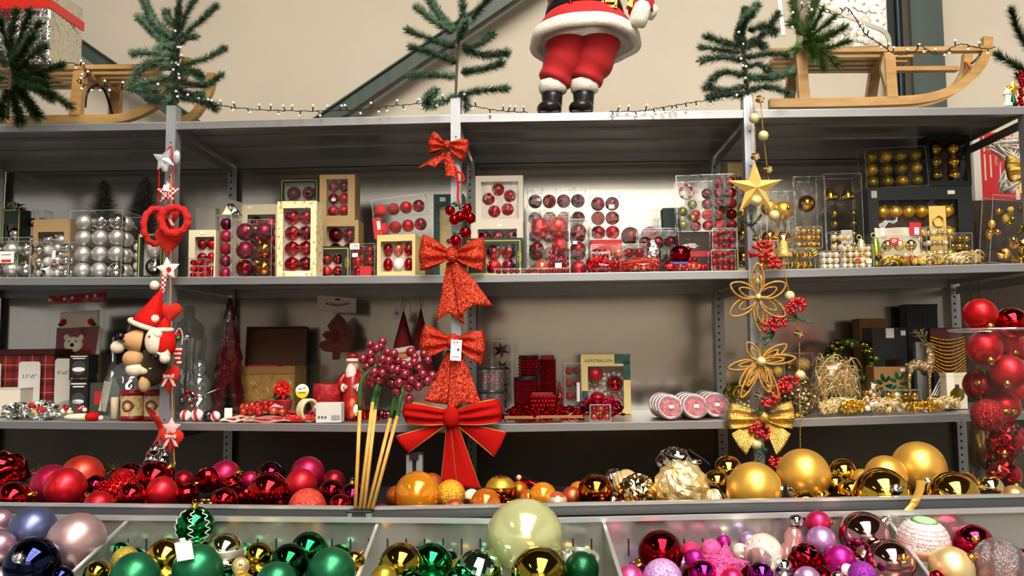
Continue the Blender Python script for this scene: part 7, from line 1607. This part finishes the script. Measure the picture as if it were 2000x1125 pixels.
# felt tree garland in a header bag
Y = .47; S_ = 1 / ppm(Y, 657, 640); o = PT(657, 610, Y); t = thing('felt_tree_pack', 'header bag with a dark red felt fir tree hanging at the back', 'bag', o)
def pl(pts): return [((x - 657) * S_, -(y - 610) * S_) for x, y in pts]
MB().prism(pl([(620, 576), (696, 583), (696, 612), (619, 608)]), -.004, 0).build('header_card', M_wgrey, t)
for i in range(8): puffy_star(MB(), 3, 4 * S_, 2 * S_, .001, 0).build('printed_tree', [M_ink, M_redink][i % 2], t, ((-18 + i * 6) * S_, -.005, (14 + 1.2 * abs(i - 3.5) - 1) * S_))
MB().prism(pl([(655, 583), (665, 584), (665, 587), (655, 586)]), -.0045, .0005).build('hang_hole', M_hole, t)
tree = [(650, 702), (650, 688), (633, 686), (622, 676), (626, 668), (638, 664), (629, 654), (636, 646), (646, 645), (639, 636), (646, 626), (652, 620), (660, 612), (672, 622), (680, 634), (686, 645), (683, 652), (690, 660), (691, 672), (686, 686), (666, 688), (664, 702)]
puff(MB(), pl(tree), .016).build('felt_tree', mat('dark_red_felt', '#5e0c12', .9), t, (0, .0, 0)); MB().box((0, .0, -45 * S_), (72 * S_, .03, 92 * S_)).build('film', M_pack, t)
for x, y in ((655, 630), (668, 632), (648, 652), (662, 650), (676, 654), (640, 672), (655, 668), (672, 672)): MB().sph(((x - 657) * S_, -.016, -(y - 610) * S_), .004, 8, 6, sc=(1, .4, 1)).build('button', M_hole, t)
# hanging gnomes behind the middle post
M_dgnome = mat('dark_red_gnome_felt', '#6e0c10', .9, sheen=.2)
for lb, x, yt, yb, Y in (('dark red gnome with tall hat hanging at the back, left one', 788, 608, 720, .44), ('dark red gnome with tall hat hanging at the back, right one', 822, 604, 735, .4)):
    s_ = 1 / ppm(Y, x, 660); o = PT(x, yb, Y); t = thing('hanging_gnome', lb, 'ornament', o); H = (yb - yt) * s_
    MB().lathe([(.045, 0), (.05, .03), (.036, H * .45), (.018, H * .75), (.003, H)], 20).build('hat_and_coat', M_dgnome, t); MB().tube(bez([(0, 0, H), (.008, 0, H + .03), (-.004, 0, H + .05), (0, 0, H)], 5), .001, 4).build('hanging_loop', M_ink, t); MB().sph((0, -.04, H * .3), .018, 12, 8, sc=(1, .7, 1.3)).build('beard', M_cream, t)
t = thing('bearded_ornament', 'white-bearded Father Christmas head with fur hat behind the berry picks', 'ornament', PT(789, 722, .3)); s_ = 1 / ppm(.3, 789, 700)
MB().sph((0, 0, 12 * s_), 17 * s_, 18, 12, sc=(1, .7, 1.4)).build('beard', M_cream, t); MB().sph((-2 * s_, -.012, 26 * s_), 12 * s_, 16, 10, sc=(1.1, .6, .7)).build('face', mat('amber_face', '#b9803c', .5), t); MB().tube([((-2 + 17 * math.cos(q * PI / 8)) * s_, 12 * s_ * math.sin(q * PI / 8), (38 + 3 * math.cos(q * PI / 8)) * s_) for q in range(16)], 6 * s_, 8, closed=True).build('hat_brim', M_cream, t); MB().lathe([(15 * s_, 0), (12 * s_, 18 * s_), (4 * s_, 40 * s_), (0, 46 * s_)], 18, c=(-2 * s_, 0, 40 * s_)).build('hat', M_dgnome, t)
t = thing('hang_tag', 'white hang tag tilted above the gnomes', 'tag', PT(775, 612, .4)); MB().box((0, 0, 0), (16 * s_, .002, 24 * s_), M=Euler((0, .5, 0)).to_matrix()).build('card', M_wgrey, t); MB().tube(bez([(8 * s_, 0, 10 * s_), (14 * s_, 0, 26 * s_), (26 * s_, 0, 20 * s_), (28 * s_, 0, 0)], 5), .001, 4).build('string', M_ink, t); MB().box((0, -.0014, 0), (6 * s_, .001, 5 * s_), M=Euler((0, .5, 0)).to_matrix()).build('print', M_ink, t)
# ---- third bay of the lower shelf
def redstars(t, w_, h_, d):
    for i in range(4): o = puffy_star(MB(), 6, w_ * .42, w_ * .17, .012, i * .3).build('star', kmat('ch_dred'), t, (random.uniform(-.1, .1) * w_, .03, h_ * (.16 + .24 * i)))
cpack('tall clear pack of shiny dark red stars', B, 960, 1000, 666, .32, .06, None, [], extra=redstars)
M_spk = glitter('red_sparkle', '#7a0c1c', 260, .9, .7, .25)
def jar(label, x0, x1, yt, Y, by=None, lid=True):
    t, w_, h_ = frame_thing('sparkle_jar', label, 'jar', B, x0, x1, yt, Y, by, 0); R = w_ / 2
    MB().lathe([(R, 0), (R, h_ * .88)], 28, c=(0, R, 0), caps=False).build('wall', M_domeg, t); MB().lathe([(R * .93, .002), (R * .93, h_ * .7), (R * .5, h_ * .8), (0, h_ * .82)], 24, c=(0, R, 0), wob=lambda a, z: 1 + .03 * math.sin(7 * a + 40 * z)).build('sparkle_filling', M_spk, t)
    if lid: MB().lathe([(R * .98, h_ * .87), (R * 1.05, h_ * .88), (R * 1.05, h_ * .98), (R * .98, h_), (0, h_)], 28, c=(0, R, 0)).build('lid', mat('dark_clear_lid', '#3a3436', .2, .3), t)
jar('lower clear jar of red sparkles beside the middle post', 932, 984, 762, .16); jar('upper clear jar of red sparkles with flat lid', 934, 984, 716, .16, 762)
def spool(label, x0, x1, yt, Y, by=None, bead=.0035, m=None, flange=True):
    t, w_, h_ = frame_thing('bead_spool', label, 'spool', B, x0, x1, yt, Y, by, 0); R = w_ / 2
    MB().lathe([(R * .8, 0), (R * .8, h_)], 24, c=(0, R, 0)).build('core', M_dgnome, t); b = MB(); n = int(2 * PI * R / (bead * 2.1)); rows = max(2, int(h_ * .86 / (bead * 2)))
    for j in range(rows):
        for i in range(n): a = 2 * PI * (i + .5 * (j % 2)) / n; b.sph((R * .93 * math.cos(a), R + R * .93 * math.sin(a), h_ * .08 + (j + .5) * h_ * .86 / rows), bead, 6, 4)
    b.build('bead', m or kmat('ch_dred'), t)['kind'] = 'stuff'
    if flange:
        for z in (0, h_ * .94): MB().cyl((0, R, z), (0, R, z + h_ * .06), R * 1.02, n=28).build('flange', M_black, t)
spool('lower spool wound with dark red beads', 1003, 1051, 737, .26); spool('upper spool of large dark red beads', 1013, 1051, 694, .27, 737, .0055)
spool('tall cylinder wrapped in dark red beads', 1053, 1086, 694, .3, None, .004, None, False); spool('low spool of glossy copper-red beads', 1033, 1086, 768, .17, None, .0065, kmat('ch_red'), False)
t, w_, h_ = frame_thing('cone_ornament', 'pointed dark red glitter cone', 'ornament', B, 1084, 1103, 742, .25, None, 0); MB().lathe([(w_ / 2, 0), (w_ * .42, h_ * .3), (w_ * .2, h_ * .7), (0, h_)], 18, c=(0, .01, 0)).build('cone', M_spk, t); MB().cyl((0, .01, -.0), (0, .01, .004), w_ * .52, n=18).build('foot', M_black, t)
cpack('narrow clear pack of red sparkles with white card, left of the green box', B, 1104, 1136, 710, .3, .06, (2, 4), ['gl_dred', 'gl_wine'], st=[(.8, .45, .012, .07, M_wgrey)])
def kerst(t, w_, h_, d):
    text('print', 'KERSTBALLEN', w_ * .085, M_greenc, t, (-w_ * .14, -.0006, h_ * .89), sx=1.05)
    for x, z, ww, hh in ((.34, .92, .32, .16), (.43, .72, .14, .3), (-.43, .22, .14, .34)): MB().box((x * w_, -.0005, z * h_), (ww * w_, .001, hh * h_)).build('green_block', M_teal, t)
    for x, z, r in ((-.2, .66, .16), (.19, .5, .17), (-.16, .24, .16)):
        o = inst('bauble', sphere_mesh('sa_red' if x < 0 else 'ch_red'), t, (x * w_, .03, z * h_), r * w_); b = MB()
        for i in range(12): a = 2 * PI * i / 12; b.sph((x * w_ + r * 1.25 * w_ * math.cos(a), .045, z * h_ + r * 1.25 * w_ * math.sin(a)), .22 * r * w_, 8, 6, sc=(1, .3, 1))
        b.build('paper_frill', M_liner, t)
carton('green and yellow window box printed KERSTBALLEN', B, 1135, 1232, 692, .34, .08, M_yel, (.14, .14, .1, .2), (1, 1), ['sa_red'], extra=kerst, skip=((0, 0),), name='kerstballen_box'.replace('kerstballen', 'printed_bauble'), yaw=.03)
def tinsel_heap(label, x0, x1, yt, Y, d, kinds, n, rr, name='bead_heap', strand=None):
    t, w_, h_ = frame_thing(name, label, 'garland', B, x0, x1, yt, Y, None, 0); b = MB()
    for i in range(n):
        a, q = random.uniform(-1, 1), random.random(); r = random.uniform(*rr); z = r + random.random() * max(0, h_ - 2 * r) * (1 - a * a * .6)
        o_ = Vector((a * w_ / 2, q * d, z))
        if shape_star: 
            e = [Vector((math.cos(k * PI / 3), 0, math.sin(k * PI / 3))) for k in range(6)]
        b.sph(o_, r, 7, 5, sc=(1.3, 1, .8), smooth=False)
    b.build('bead', kmat(kinds), t)['kind'] = 'stuff'
    if strand: strand(t, w_, h_, d)
    return t
shape_star = False
tinsel_heap('heap of spiky dark red garland in front of the green box', 1128, 1222, 776, .16, .08, 'ch_dred', 120, (.004, .007), strand=strands(kmat('ch_magred'), 110, .0018))
for lb, x0, x1 in (('card wound with red sequin garland on the shelf edge, left one', 984, 1056), ('card wound with red sequin garland on the shelf edge, right one', 1054, 1140)):
    t = tinsel_heap(lb, x0, x1, 788, .02, .07, 'ch_red', 150, (.004, .0075)); w_ = (x1 - x0) / ppm(.02); MB().box((0, -.002, .018), (w_ * .95, .002, .010)).build('card_edge', M_kraft, t); MB().surf(lambda u, v: Vector(((u - .5) * w_ * .8, .01 + .05 * v, .034 + .006 * math.sin(4 * u))), 8, 4).build('clear_wrap', M_pack, t)
cpack('small clear box of red bells on the shelf edge', B, 1153, 1193, 791, .02, .035, (3, 2), ['ch_red', 'sa_coral'], jit=.1)
# tubs of bead confetti lying in rows
M_tub = clear('milky_tub', '#f6eaea', .05, .15, .11); M_lidf = clear('tub_lid_film', '#fdf6f6', .012, .1, .02); M_conf = glitter('red_confetti', '#8c1f2c', 260, .9, .0, .4, '#d8646c')
def tub(label, cx, cy, Y, n_):
    s_ = 1 / ppm(Y, cx, cy); R = 25 * s_; D = Vector((-.22, .9, .28)).normalized()     # axis: each lies leaning back on the next
    P0 = PT(cx, cy, Y)
    zmin = shelf_z(B, P0.x)
    for i in range(n_):
        P = P0 + Vector((-.07, .96, 0.0)) * (i * .052) + Vector((0, 0, .004 * i))
        ax = Vector((0, -.9, .44)).normalized(); P.z = zmin + R * .8 + .012
        t = thing('confetti_tub', label if i == 0 else '%s red confetti tub behind the %s front tub' % (('', 'second', 'third', 'rearmost')[i], label.split()[0]), 'tub', P, aim(ax), group='tubs of red confetti'); h_ = .036
        MB().lathe([(R * .86, -h_), (R * .96, 0)], 28, caps=False).lathe([(0, -h_ - .0005), (R * .86, -h_)], 28, caps=False).build('tub_wall', M_tub, t); MB().lathe([(0, -h_ + .002), (R * .83, -h_ + .002), (R * .9, -.012), (R * .4, -.008), (0, -.01)], 24, wob=lambda a, z: 1 + .02 * math.sin(9 * a)).build('confetti', M_conf, t)
        MB().lathe([(R * .9, .0045), (R * 1.02, .004), (R * 1.03, -.003), (R * .97, -.004)], 28, caps=False).build('lid_rim', M_edge, t); MB().lathe([(0, .002), (R * .9, .0022)], 28, caps=False).build('lid', M_lidf, t)
        if i == 0: MB().box((.004, -.002, .0035), (.016, .011, .0006)).build('sticker', SW, t)
tub('left front tub of red confetti with white sticker', 1309, 796, .04, 4); tub('middle front tub of red confetti with white sticker', 1358, 792, .05, 4); tub('right front tub of red confetti, set further back', 1398, 777, .1, 4)
# ---- fourth bay: gold
t = thing('tinsel_ball', 'wound ball of gold wire mesh beside the right post', 'ornament', PT(1443, 810, .25)); t.location.z = shelf_z(B, t.location.x); b = MB(); R = .06
for i in range(40):
    u = Vector((random.gauss(0, 1), random.gauss(0, 1), random.gauss(0, 1))).normalized(); a_, c_ = frame_of(u); b.tube([Vector((0, 0, R)) + (a_ * math.cos(q * PI / 12) + c_ * math.sin(q * PI / 12)) * R * random.uniform(.86, .96) for q in range(24)], .0011, 4, closed=True)
b.build('wire', kmat('ch_olive'), t)['kind'] = 'stuff'
P = PT(1562, 815, .09); R = 38 / ppm(.09, 1560, 755); P.z = shelf_z(B, P.x) + R
MATS['glitter_tan2'] = None; del MATS['glitter_tan2']; KCOL['bronze'] = '#7a5c34'; glitter('glitter_bronze', '#6e5230', 13, .8, .95, .18, '#f4dfae')
o = put_ball(P, R, 'gl_bronze', 'large crackled bronze-gold glass ball on the lower shelf', (0, -.1, 1), 'round', name='crackle_ball')
bag('clear bag of pale ornaments between the tubs and the gold bow', B, 1436, 1490, 775, .1, .06, ['pe_cream', 'sa_champ'], 12, (.008, .012))
cpack('clear acrylic box behind the crackled ball', B, 1530, 1590, 690, .3, .1, (2, 3), ['ch_olive', 'gl_tan'], jit=.1)
cpack('clear pack of gold glitter ornaments right of the right post', B, 1490, 1533, 672, .2, .06, (2, 4), ['gl_gold', 'ch_gold', 'sa_champ'], jit=.2)
t = thing('bauble_wreath', 'wreath of olive-gold baubles leaning against the back', 'wreath', PT(1664, 820, .38)); t.location.z = shelf_z(B, t.location.x); s_ = 1 / ppm(.38, 1664, 720); Rw = 46 * s_; cz = Rw + 12 * s_ + (PT(1664, 720, .38).z - t.location.z) * 0
cz = PT(1664, 708, .38).z - t.location.z
for i in range(44):
    a = random.uniform(0, 2 * PI); rr = Rw * random.uniform(.78, 1.12); inst('bauble', sphere_mesh(random.choice(['ch_olive', 'ch_limeg', 'sa_limeg'])), t, (rr * math.cos(a), random.uniform(-.025, .015), cz + rr * .9 * math.sin(a)), random.uniform(.010, .017))
MB().tube([(Rw * math.cos(q * PI / 16), .01, cz + Rw * .9 * math.sin(q * PI / 16)) for q in range(32)], .012, 8, closed=True).build('ring', M_fir2, t)
bag('large clear bag of gold twigs in front of the wreath', B, 1590, 1695, 690, .17, .1, ['ch_olive'], 3, (.006, .008), extra=strands(kmat('sa_champ'), 170, .0014, 2.5))
bag('small clear bag of gold leaves right of the twig bag', B, 1688, 1730, 740, .12, .06, ['ch_gold', 'sa_champ'], 14, (.007, .011))
def pbox(label, x0, x1, yt, Y, d, m, st=(), extra=None, yaw=0., by=None):
    t, w_, h_ = frame_thing('gift_box', label, 'box', B, x0, x1, yt, Y, by, yaw); MB().box((0, d / 2, h_ / 2), (w_, d, h_), ch=.002).build('carton', m, t); MB().box((0, d / 2, h_ - .006), (w_ + .002, d + .002, .012)).build('lid', m, t); stickers(t, w_, h_, st, -.002)
    if extra: extra(t, w_, h_, d)
pbox('brown box standing at the back between wreath and black box', 1683, 1737, 622, .46, .08, M_kraft, [st_(.65, .86)])
pbox('black upright box with price label and round sticker', 1706, 1774, 640, .36, .09, M_blackc, [(.52, .93, .03, .036, SW), st_(.9, .93, .018, .018)], lambda t, w_, h_, d: MB().box((w_ * .1, -.001, h_ * .35), (w_ * .5, .002, h_ * .5), ch=.001).build('glossy_panel', mat('glossy_dark', '#1c1610', .1), t))
def emblem(t, w_, h_, d):
    m = mat('dim_copper_print', '#3a231c', .5, .3)
    for x, hh in ((-.2, .09), (-.06, .08), (.05, .1), (.2, .09), (.27, .06)):
        MB().box((x * w_, -.0015, h_ * .84), (w_ * .03, .001, h_ * hh)).build('printed_stem', m, t); MB().sph((x * w_, -.0012, h_ * (.84 + hh * .45)), w_ * .045, 10, 6, sc=(1, .03, 1.1)).build('printed_flower', m, t)
pbox('dark flat box with dim stem print at the top against the back', 1774, 1836, 594, .5, .06, M_navy, [st_(.9, .58)], emblem)
def leaves(t, w_, h_, d):
    for x, z, m in ((-.22, .55, kmat('sa_dgreen')), (.2, .6, kmat('sa_satgreen'))):
        for i in range(7): a = i * 2 * PI / 7; MB().sph((x * w_ + .16 * w_ * math.cos(a), -.001, z * h_ + .2 * h_ * math.sin(a)), .01, 8, 6, sc=(1.4, .1, .7), M=Euler((0, -a, 0)).to_matrix()).build('printed_leaf', m, t)
pbox('low kraft box printed with green leaves', 1709, 1774, 716, .24, .08, M_kraft, [st_(.86, .92)], leaves)
pbox('white card box with dark ornament print at the right end', 1850, 1890, 728, .14, .05, M_offw, [], lambda t, w_, h_, d: [MB().sph((0, -.001, h_ * .4), w_ * .36, 16, 10, sc=(1, .05, 1)).build('printed_bauble', kmat('ch_olive'), t), MB().box((0, -.001, h_ * .62), (w_ * .2, .002, w_ * .2)).build('printed_cap', M_brownc, t)])
def stripes(t, w_, h_, d):
    for i in range(5): MB().box(((i - 2) * w_ * .19, -.001, h_ * .6), (w_ * .09, .001, h_ * .6), M=Euler((0, .5, 0)).to_matrix()).build('printed_stripe', SW, t)
pbox('black and white striped box behind the reindeer', 1826, 1852, 728, .22, .05, M_blackc, [], stripes)
pbox('small grey picture card behind the reindeer', 1792, 1822, 668, .4, .03, M_greyc, [], lambda t, w_, h_, d: MB().sph((0, -.001, h_ * .55), w_ * .3, 12, 8, sc=(1, .05, 1.3)).build('printed_figure', M_ink, t))
# red board wound with gold beads
t, w_, h_ = frame_thing('bead_board', 'dark red board wound with strings of gold beads', 'garland', B, 1820, 1884, 640, .3, None, 0); MB().box((0, .01, h_ / 2), (w_, .02, h_), ch=.003).build('board', mat('wine_card', '#4a0c10', .6), t); b = MB()
for j in range(13):
    for i in range(22): u = i / 21; b.sph(((u - .5) * w_ * 1.02, -.006, h_ * (.88 - j * .038) - .035 * math.sin(PI * u) * (j / 13 + .3)), .0038, 6, 4)
b.build('bead', kmat('ch_gold'), t)['kind'] = 'stuff'
# reindeer
M_deer = glitter('champagne_glitter', '#8a6c46', 360, .7, .7, .3, '#dcc090')
Y = .2; s_ = 1 / ppm(Y, 1805, 720); P = PT(1805, 812, Y); z0 = shelf_z(B, P.x); t = thing('reindeer', 'gold glitter reindeer standing on the lower shelf', 'figurine', (P.x, Y, z0)); off = (PT(1805, 762, Y).z - z0) / s_
def q_(x, y, d=0.): return Vector(((x - 1805) * s_, d, (762 - y + off) * s_))
MB().tube(bez([q_(1784, 718), q_(1795, 712), q_(1808, 716), q_(1817, 718)], 4), [9 * s_, 10 * s_, 11 * s_, 11.5 * s_, 11.5 * s_, 11 * s_, 10.5 * s_, 10.5 * s_, 11 * s_, 11.5 * s_, 11.5 * s_, 10.5 * s_, 8 * s_], 16).tube(bez([q_(1815, 716), q_(1822, 700), q_(1819, 685), q_(1818, 676)], 4), [10 * s_ - i * .38 * s_ for i in range(13)], 14).sph(q_(1783, 717), 9.5 * s_, 14, 10).sph(q_(1818, 717), 10 * s_, 14, 10).build('body', M_deer, t)
MB().tube(bez([q_(1815, 674), q_(1822, 676), q_(1831, 681)], 4), [6.5 * s_, 6.8 * s_, 6.5 * s_, 6 * s_, 5.4 * s_, 4.8 * s_, 4.2 * s_, 3.8 * s_, 3 * s_], 12).build('head', M_deer, t)
bot = 762 + off
for x0, x1, x2, d_ in ((1781, 1776, 1779, -.014), (1787, 1783, 1784, .014), (1815, 1815, 1814, -.014), (1820, 1821, 1821, .014)):
    MB().tube(bez([q_(x0, 722, d_), q_(x1, 745, d_), q_(x2, bot, d_)], 4), [6 * s_, 5 * s_, 4.2 * s_, 3.6 * s_, 3 * s_, 2.8 * s_, 2.7 * s_, 2.8 * s_, 3.4 * s_], 10).build('leg', M_deer, t)
for d_ in (-.008, .012):
    b = MB().tube(bez([q_(1814, 670, d_), q_(1806, 656, d_ * 2), q_(1800, 644, d_ * 3)], 4), 1.7 * s_, 6)
    for a, c_ in (((1809, 661), (1812, 648)), ((1804, 653), (1806, 642)), ((1802, 649), (1793, 650)), ((1807, 658), (1797, 656))): b.tube([q_(a[0], a[1], d_ * 2), q_(c_[0], c_[1], d_ * 3)], 1.3 * s_, 5)
    b.build('antler', M_deer, t); MB().sph(q_(1813, 674, d_ * 2), 3 * s_, 8, 6, sc=(1.6, .6, .8)).build('ear', M_deer, t)
MB().sph(q_(1775, 712), 3 * s_, 8, 6).build('tail', M_deer, t)
cpack('small pack of three gold baubles below the kraft box', B, 1730, 1800, 762, .14, .05, (4, 2), ['ch_gold', 'sa_champ', 'ch_olive'], jit=.15)
for lb, x0, x1, yt, Y, kd, m in (('flat bag of gold leaf sprays on the shelf edge, first from the crackled ball', 1602, 1644, 792, .02, ['sa_champ'], 'sa_champ'), ('flat bag of gold netting on the shelf edge, second from the crackled ball', 1645, 1700, 788, .025, ['ch_gold', 'sa_gold'], 'ch_gold'), ('flat bag of gold cones and white ribbon, third from the crackled ball', 1690, 1780, 782, .02, ['ch_gold', 'pe_champ', 'pl_white'], 'sa_champ'), ('flat bag of gold garland on the shelf edge near the vase', 1775, 1850, 790, .02, ['ch_gold'], 'ch_gold'), ('flat bag of cream beads behind the gold garland', 1815, 1890, 778, .08, ['pe_champ', 'pe_cream'], 'sa_champ'), ('flat bag of pale gold ribbon behind the leaf sprays', 1600, 1700, 778, .1, ['sa_champ', 'pe_cream'], 'sa_champ')):
    bag(lb, B, x0, x1, yt, Y, .07, kd, 18, (.006, .010), extra=strands(kmat(m), 60, .0016))
t = flat('pink and white header card lying near the right end', 1808, 1858, 768, 785, .1, SW, kmat('sa_pink')); t.rotation_euler = (-.0, -.12, .2)
# ------------------------------------------------------------------ berry picks in the profile post
M_stick = mat('bamboo_stick', '#c79a4c', .5, noise=(30, '#b0813a', .4, .7)); M_stemg = mat('green_tape_stem', '#2c5a24', .6); M_bery = mat('frosted_berry', '#7c0e26', .25, coat=.4, noise=(40, '#480816', .45, .7))
FB = MB().sph((0, 0, 0), 1, 14, 10).mesh('frosted_berry', M_bery)
PK = RY - .012; zc = PT(704, 1000, PK).z
for i, (xb, xm, ym, xt, yt, hx, hy, hr, nb) in enumerate(((694, 703, 800, 706, 745, 735, 712, 36, 16), (703, 728, 785, 738, 745, 745, 700, 38, 16), (711, 733, 800, 743, 755, 765, 735, 34, 13), (719, 763, 815, 781, 745, 800, 740, 38, 16), (727, 776, 812, 790, 748, 815, 720, 36, 15))):
    P0 = PT(xb, 1002, PK); P0.z = zc + .007; P1 = PT(xm, ym, PK + .04); hy_ = PK + (.03, .1, .17, .02, .11)[i]; P2 = PT(xt, yt, hy_); P3 = PT(hx, hy, hy_)
    t = thing('berry_pick', 'dark red berry pick on a bamboo stick, %s from the left of five' % ('first', 'second', 'third', 'fourth', 'fifth')[i], 'berry pick', P0, group='berry picks on bamboo sticks'); s_ = 1 / ppm(PK)
    MB().tube([Vector((0, 0, 0)), P1 - P0], .0045, 8).build('stick', M_stick, t); MB().tube(bez([P1 - P0, P2 - P0, P3 - P0], 4), .0052, 8).build('green_stem', M_stemg, t)
    for k in range(nb):
        if random.random() < .16: continue
        a = k * 2.4 + random.uniform(-.3, .3); q = math.sqrt((k + .5) / nb); c_ = P3 - P0 + Vector((q * math.cos(a) * hr * s_, -.02 * (1 - q) * random.uniform(.2, 1.6), q * math.sin(a) * hr * 1.05 * s_)); inst('berry', FB, t, c_, random.uniform(.0098, .0122))
        MB().tube([P3 - P0 + Vector((0, 0, -.01)), c_], .0011, 4).build('twig', M_twig, t)
# ------------------------------------------------------------------ clear vase of red baubles, and things past the right end of the rack
VY = -.34; s_ = 1 / ppm(VY, 1960, 800); P = PT(1962, 966, VY); zt_ = PT(1962, 643, VY).z; vb = P.z; vh = zt_ - vb
t = thing('clear_vase', 'tall clear plastic vase filled with red baubles at the right edge', 'vase', (P.x, VY, vb)); R1, R0 = 84 * s_, 60 * s_
M_vase = clear('vase_plastic', '#f8f6f4', .05, .04, .008)
MB().lathe([(R0, .004), (R1, vh)], 40, caps=False).lathe([(0, .004), (R0, .004)], 40, caps=False).build('wall', M_vase, t); MB().lathe([(R1 * .985, vh - .006), (R1 * 1.02, vh - .003), (R1 * 1.02, vh + .002), (R1 * .985, vh + .002)], 40, caps=False).build('rim', M_edge, t)
vis = [(1914, 615, 34, 'sa_red'), (1975, 632, 34, 'ch_red'), (1915, 680, 35, 'sa_red'), (1966, 665, 33, 'gl_red'), (1970, 727, 36, 'sa_cherry'), (1914, 752, 34, 'sa_dred'), (1966, 790, 34, 'sa_red'), (1910, 812, 34, 'gl_dred'), (1962, 865, 35, 'ch_red'), (1917, 885, 34, 'ch_wine'), (1960, 930, 32, 'ch_red'), (2016, 690, 27, 'ch_red'), (2014, 760, 26, 'gl_red'), (2010, 845, 25, 'ch_red')]
names = ['matt red bauble on top of the filled vase, left', 'shiny red bauble on top of the filled vase, right'] + ['red bauble inside the clear vase, %s' % q for q in ('upper left against the wall', 'upper middle with glitter', 'second row in the middle', 'second row against the wall', 'third row in the middle', 'dark glittering, left', 'shiny, fourth row', 'deep wine red, lower left', 'shiny, near the bottom', 'upper right past the edge', 'middle right past the edge', 'lower right past the edge')]
VB = []
for (x, y, r, kd), nm in zip(vis, names):
    for q in range(26):
        d = ray(x, y); tt = (VY - .05 + .007 * q - CAM.y) / d.y; c_ = CAM + d * tt; R = r * tt / FPX * .94; h = (c_.z - vb) / vh; lim = (R0 + (R1 - R0) * min(1, h)) - R - .004
        v = Vector((c_.x - P.x, c_.y - VY, 0))
        if h < 1 and v.length > lim: v = v.normalized() * max(lim, 0)
        c_ = Vector((P.x + v.x, VY + v.y, max(c_.z, vb + R + .006)))
        if all((c_ - e[0]).length > R + e[1] for e in VB): break
    VB.append((c_, R))
    put_ball(c_, R, kd, nm, (random.uniform(-.6, .8), -.7, random.uniform(-.7, .7)), 'crumple' if kd == 'ch_red' and y > 800 else 'round', group='red baubles in the clear vase')
# stand under the vase
sb = MB().box((P.x, VY, (vb + TFL) / 2), (.1, .1, max(.004, vb - TFL - .001))).build('vase_block', M_black, tab)
# red carton, twig star and gold bow right of the rack
t = thing('red_carton', 'tall red carton with gold lettering past the right end of the rack', 'box', PT(1930, 392, .75)); s_ = 1 / ppm(.75, 1930, 320)
MB().box((22 * s_, .06, 60 * s_), (64 * s_, .12, 150 * s_), ch=.002).build('carton', M_redc, t); MB().box((-17 * s_, .05, 62 * s_), (14 * s_, .1, 152 * s_)).build('grey_side', M_greyc, t)
text('print', 'Decor', 9 * s_, M_gtie, t, (19 * s_, -.002, 80 * s_), (PI / 2, PI / 2, 0)); text('print', 'met 20', 9 * s_, M_gtie, t, (8 * s_, -.002, 112 * s_), (PI / 2, PI / 2, 0))
for x, z, l in ((8, 68, 44), (-3, 112, 30), (-3, 66, 52), (19, 118, 18)): MB().box((x * s_, -.002, z * s_), (3 * s_, .001, l * s_)).build('print_line', M_gtie, t)
t = thing('twig_star', 'large whitewashed twig star at the right edge of the picture', 'star', PT(2010, 310, .35)); s_ = 1 / ppm(.35, 1990, 310); b = MB(); M_wtw = mat('whitewashed_twig', '#cfc6ba', .85, noise=(40, '#9a8e80', .5, .7))
p5 = [(78 * s_ * math.sin(2 * PI * i / 5 + .1), 78 * s_ * math.cos(2 * PI * i / 5 + .1)) for i in range(5)]
for i in range(5):
    a, c_ = p5[i], p5[(i + 2) % 5]; b = MB()
    for k in range(26):
        e = [Vector((q[0] + random.gauss(0, .012), random.gauss(0, .012), q[1] + random.gauss(0, .012))) for q in (a, c_)]; m_ = (e[0] + e[1]) / 2 + Vector((random.gauss(0, .012), random.gauss(0, .012), random.gauss(0, .012))); b.tube(bez([e[0], m_, e[1]], 4), .0028, 5)
    b.build('twig_bundle', M_wtw, t)
bow('gold_bow', 'gold pleated ribbon bow in front of the twig star', (2006, 330), 18, 22, [((1969, 302), (1974, 356), -1), ((2046, 302), (2044, 356), 1)], [((1996, 338), (2008, 342), (1980, 372), (2000, 400), (1988, 388), -.002, -.02), ((2008, 342), (2018, 338), (2020, 400), (2040, 372), (2028, 388), -.002, -.02)], M_gmesh, .22, ribs=9, depth=.02)
H_ = PT(1975, 392, .75).z - .001; t = thing('brown_panel', 'tall dark brown display panel past the right end of the rack', 'panel', (PT(1985, 480, .75).x, .72, 0)); MB().box((0, .09, H_ / 2), (.42, .18, H_), ch=.004).build('board', M_brownc, t); MB().box((0, -.002, H_ * .5), (.36, .006, H_ * .9), ch=.002).build('inset_panel', M_brownc, t)
t = thing('red_backdrop', 'red hanging cloth past the right end of the rack', 'cloth', PT(2015, 560, .9)); MB().surf(lambda u, v: Vector(((u - .1) * .25, .02 * math.sin(14 * u), (v - .45) * 1.1)), 30, 6).build('drape', mat('red_cloth', '#8f1216', .85), t, solid=.003)
# dark gold tinsel lying behind the left pile
t = thing('tinsel_garland', 'dark gold tinsel garland behind the red pile at the far left', 'garland', PT(45, 935, -.2)); o_ = t.location.copy(); b = MB(); pts = bez([PT(x, y, -.2 - .03 * math.sin(x)) for x, y in ((30, 932), (90, 918), (150, 930), (215, 916), (250, 930))], 8); b.tube([p - o_ for p in pts], .003, 5)
for i in range(900):
    p = random.choice(pts) - o_; v = Vector((random.gauss(0, 1), random.gauss(0, 1), random.gauss(0, 1))).normalized() * .03; s_ = v.cross(Vector((.3, 1, .2))).normalized() * .0012; b.add([p - s_, p + s_, p + v], [(0, 1, 2)])
b.build('tinsel', mat('dark_gold_tinsel', '#6a5522', .25, .9), t)['kind'] = 'stuff'
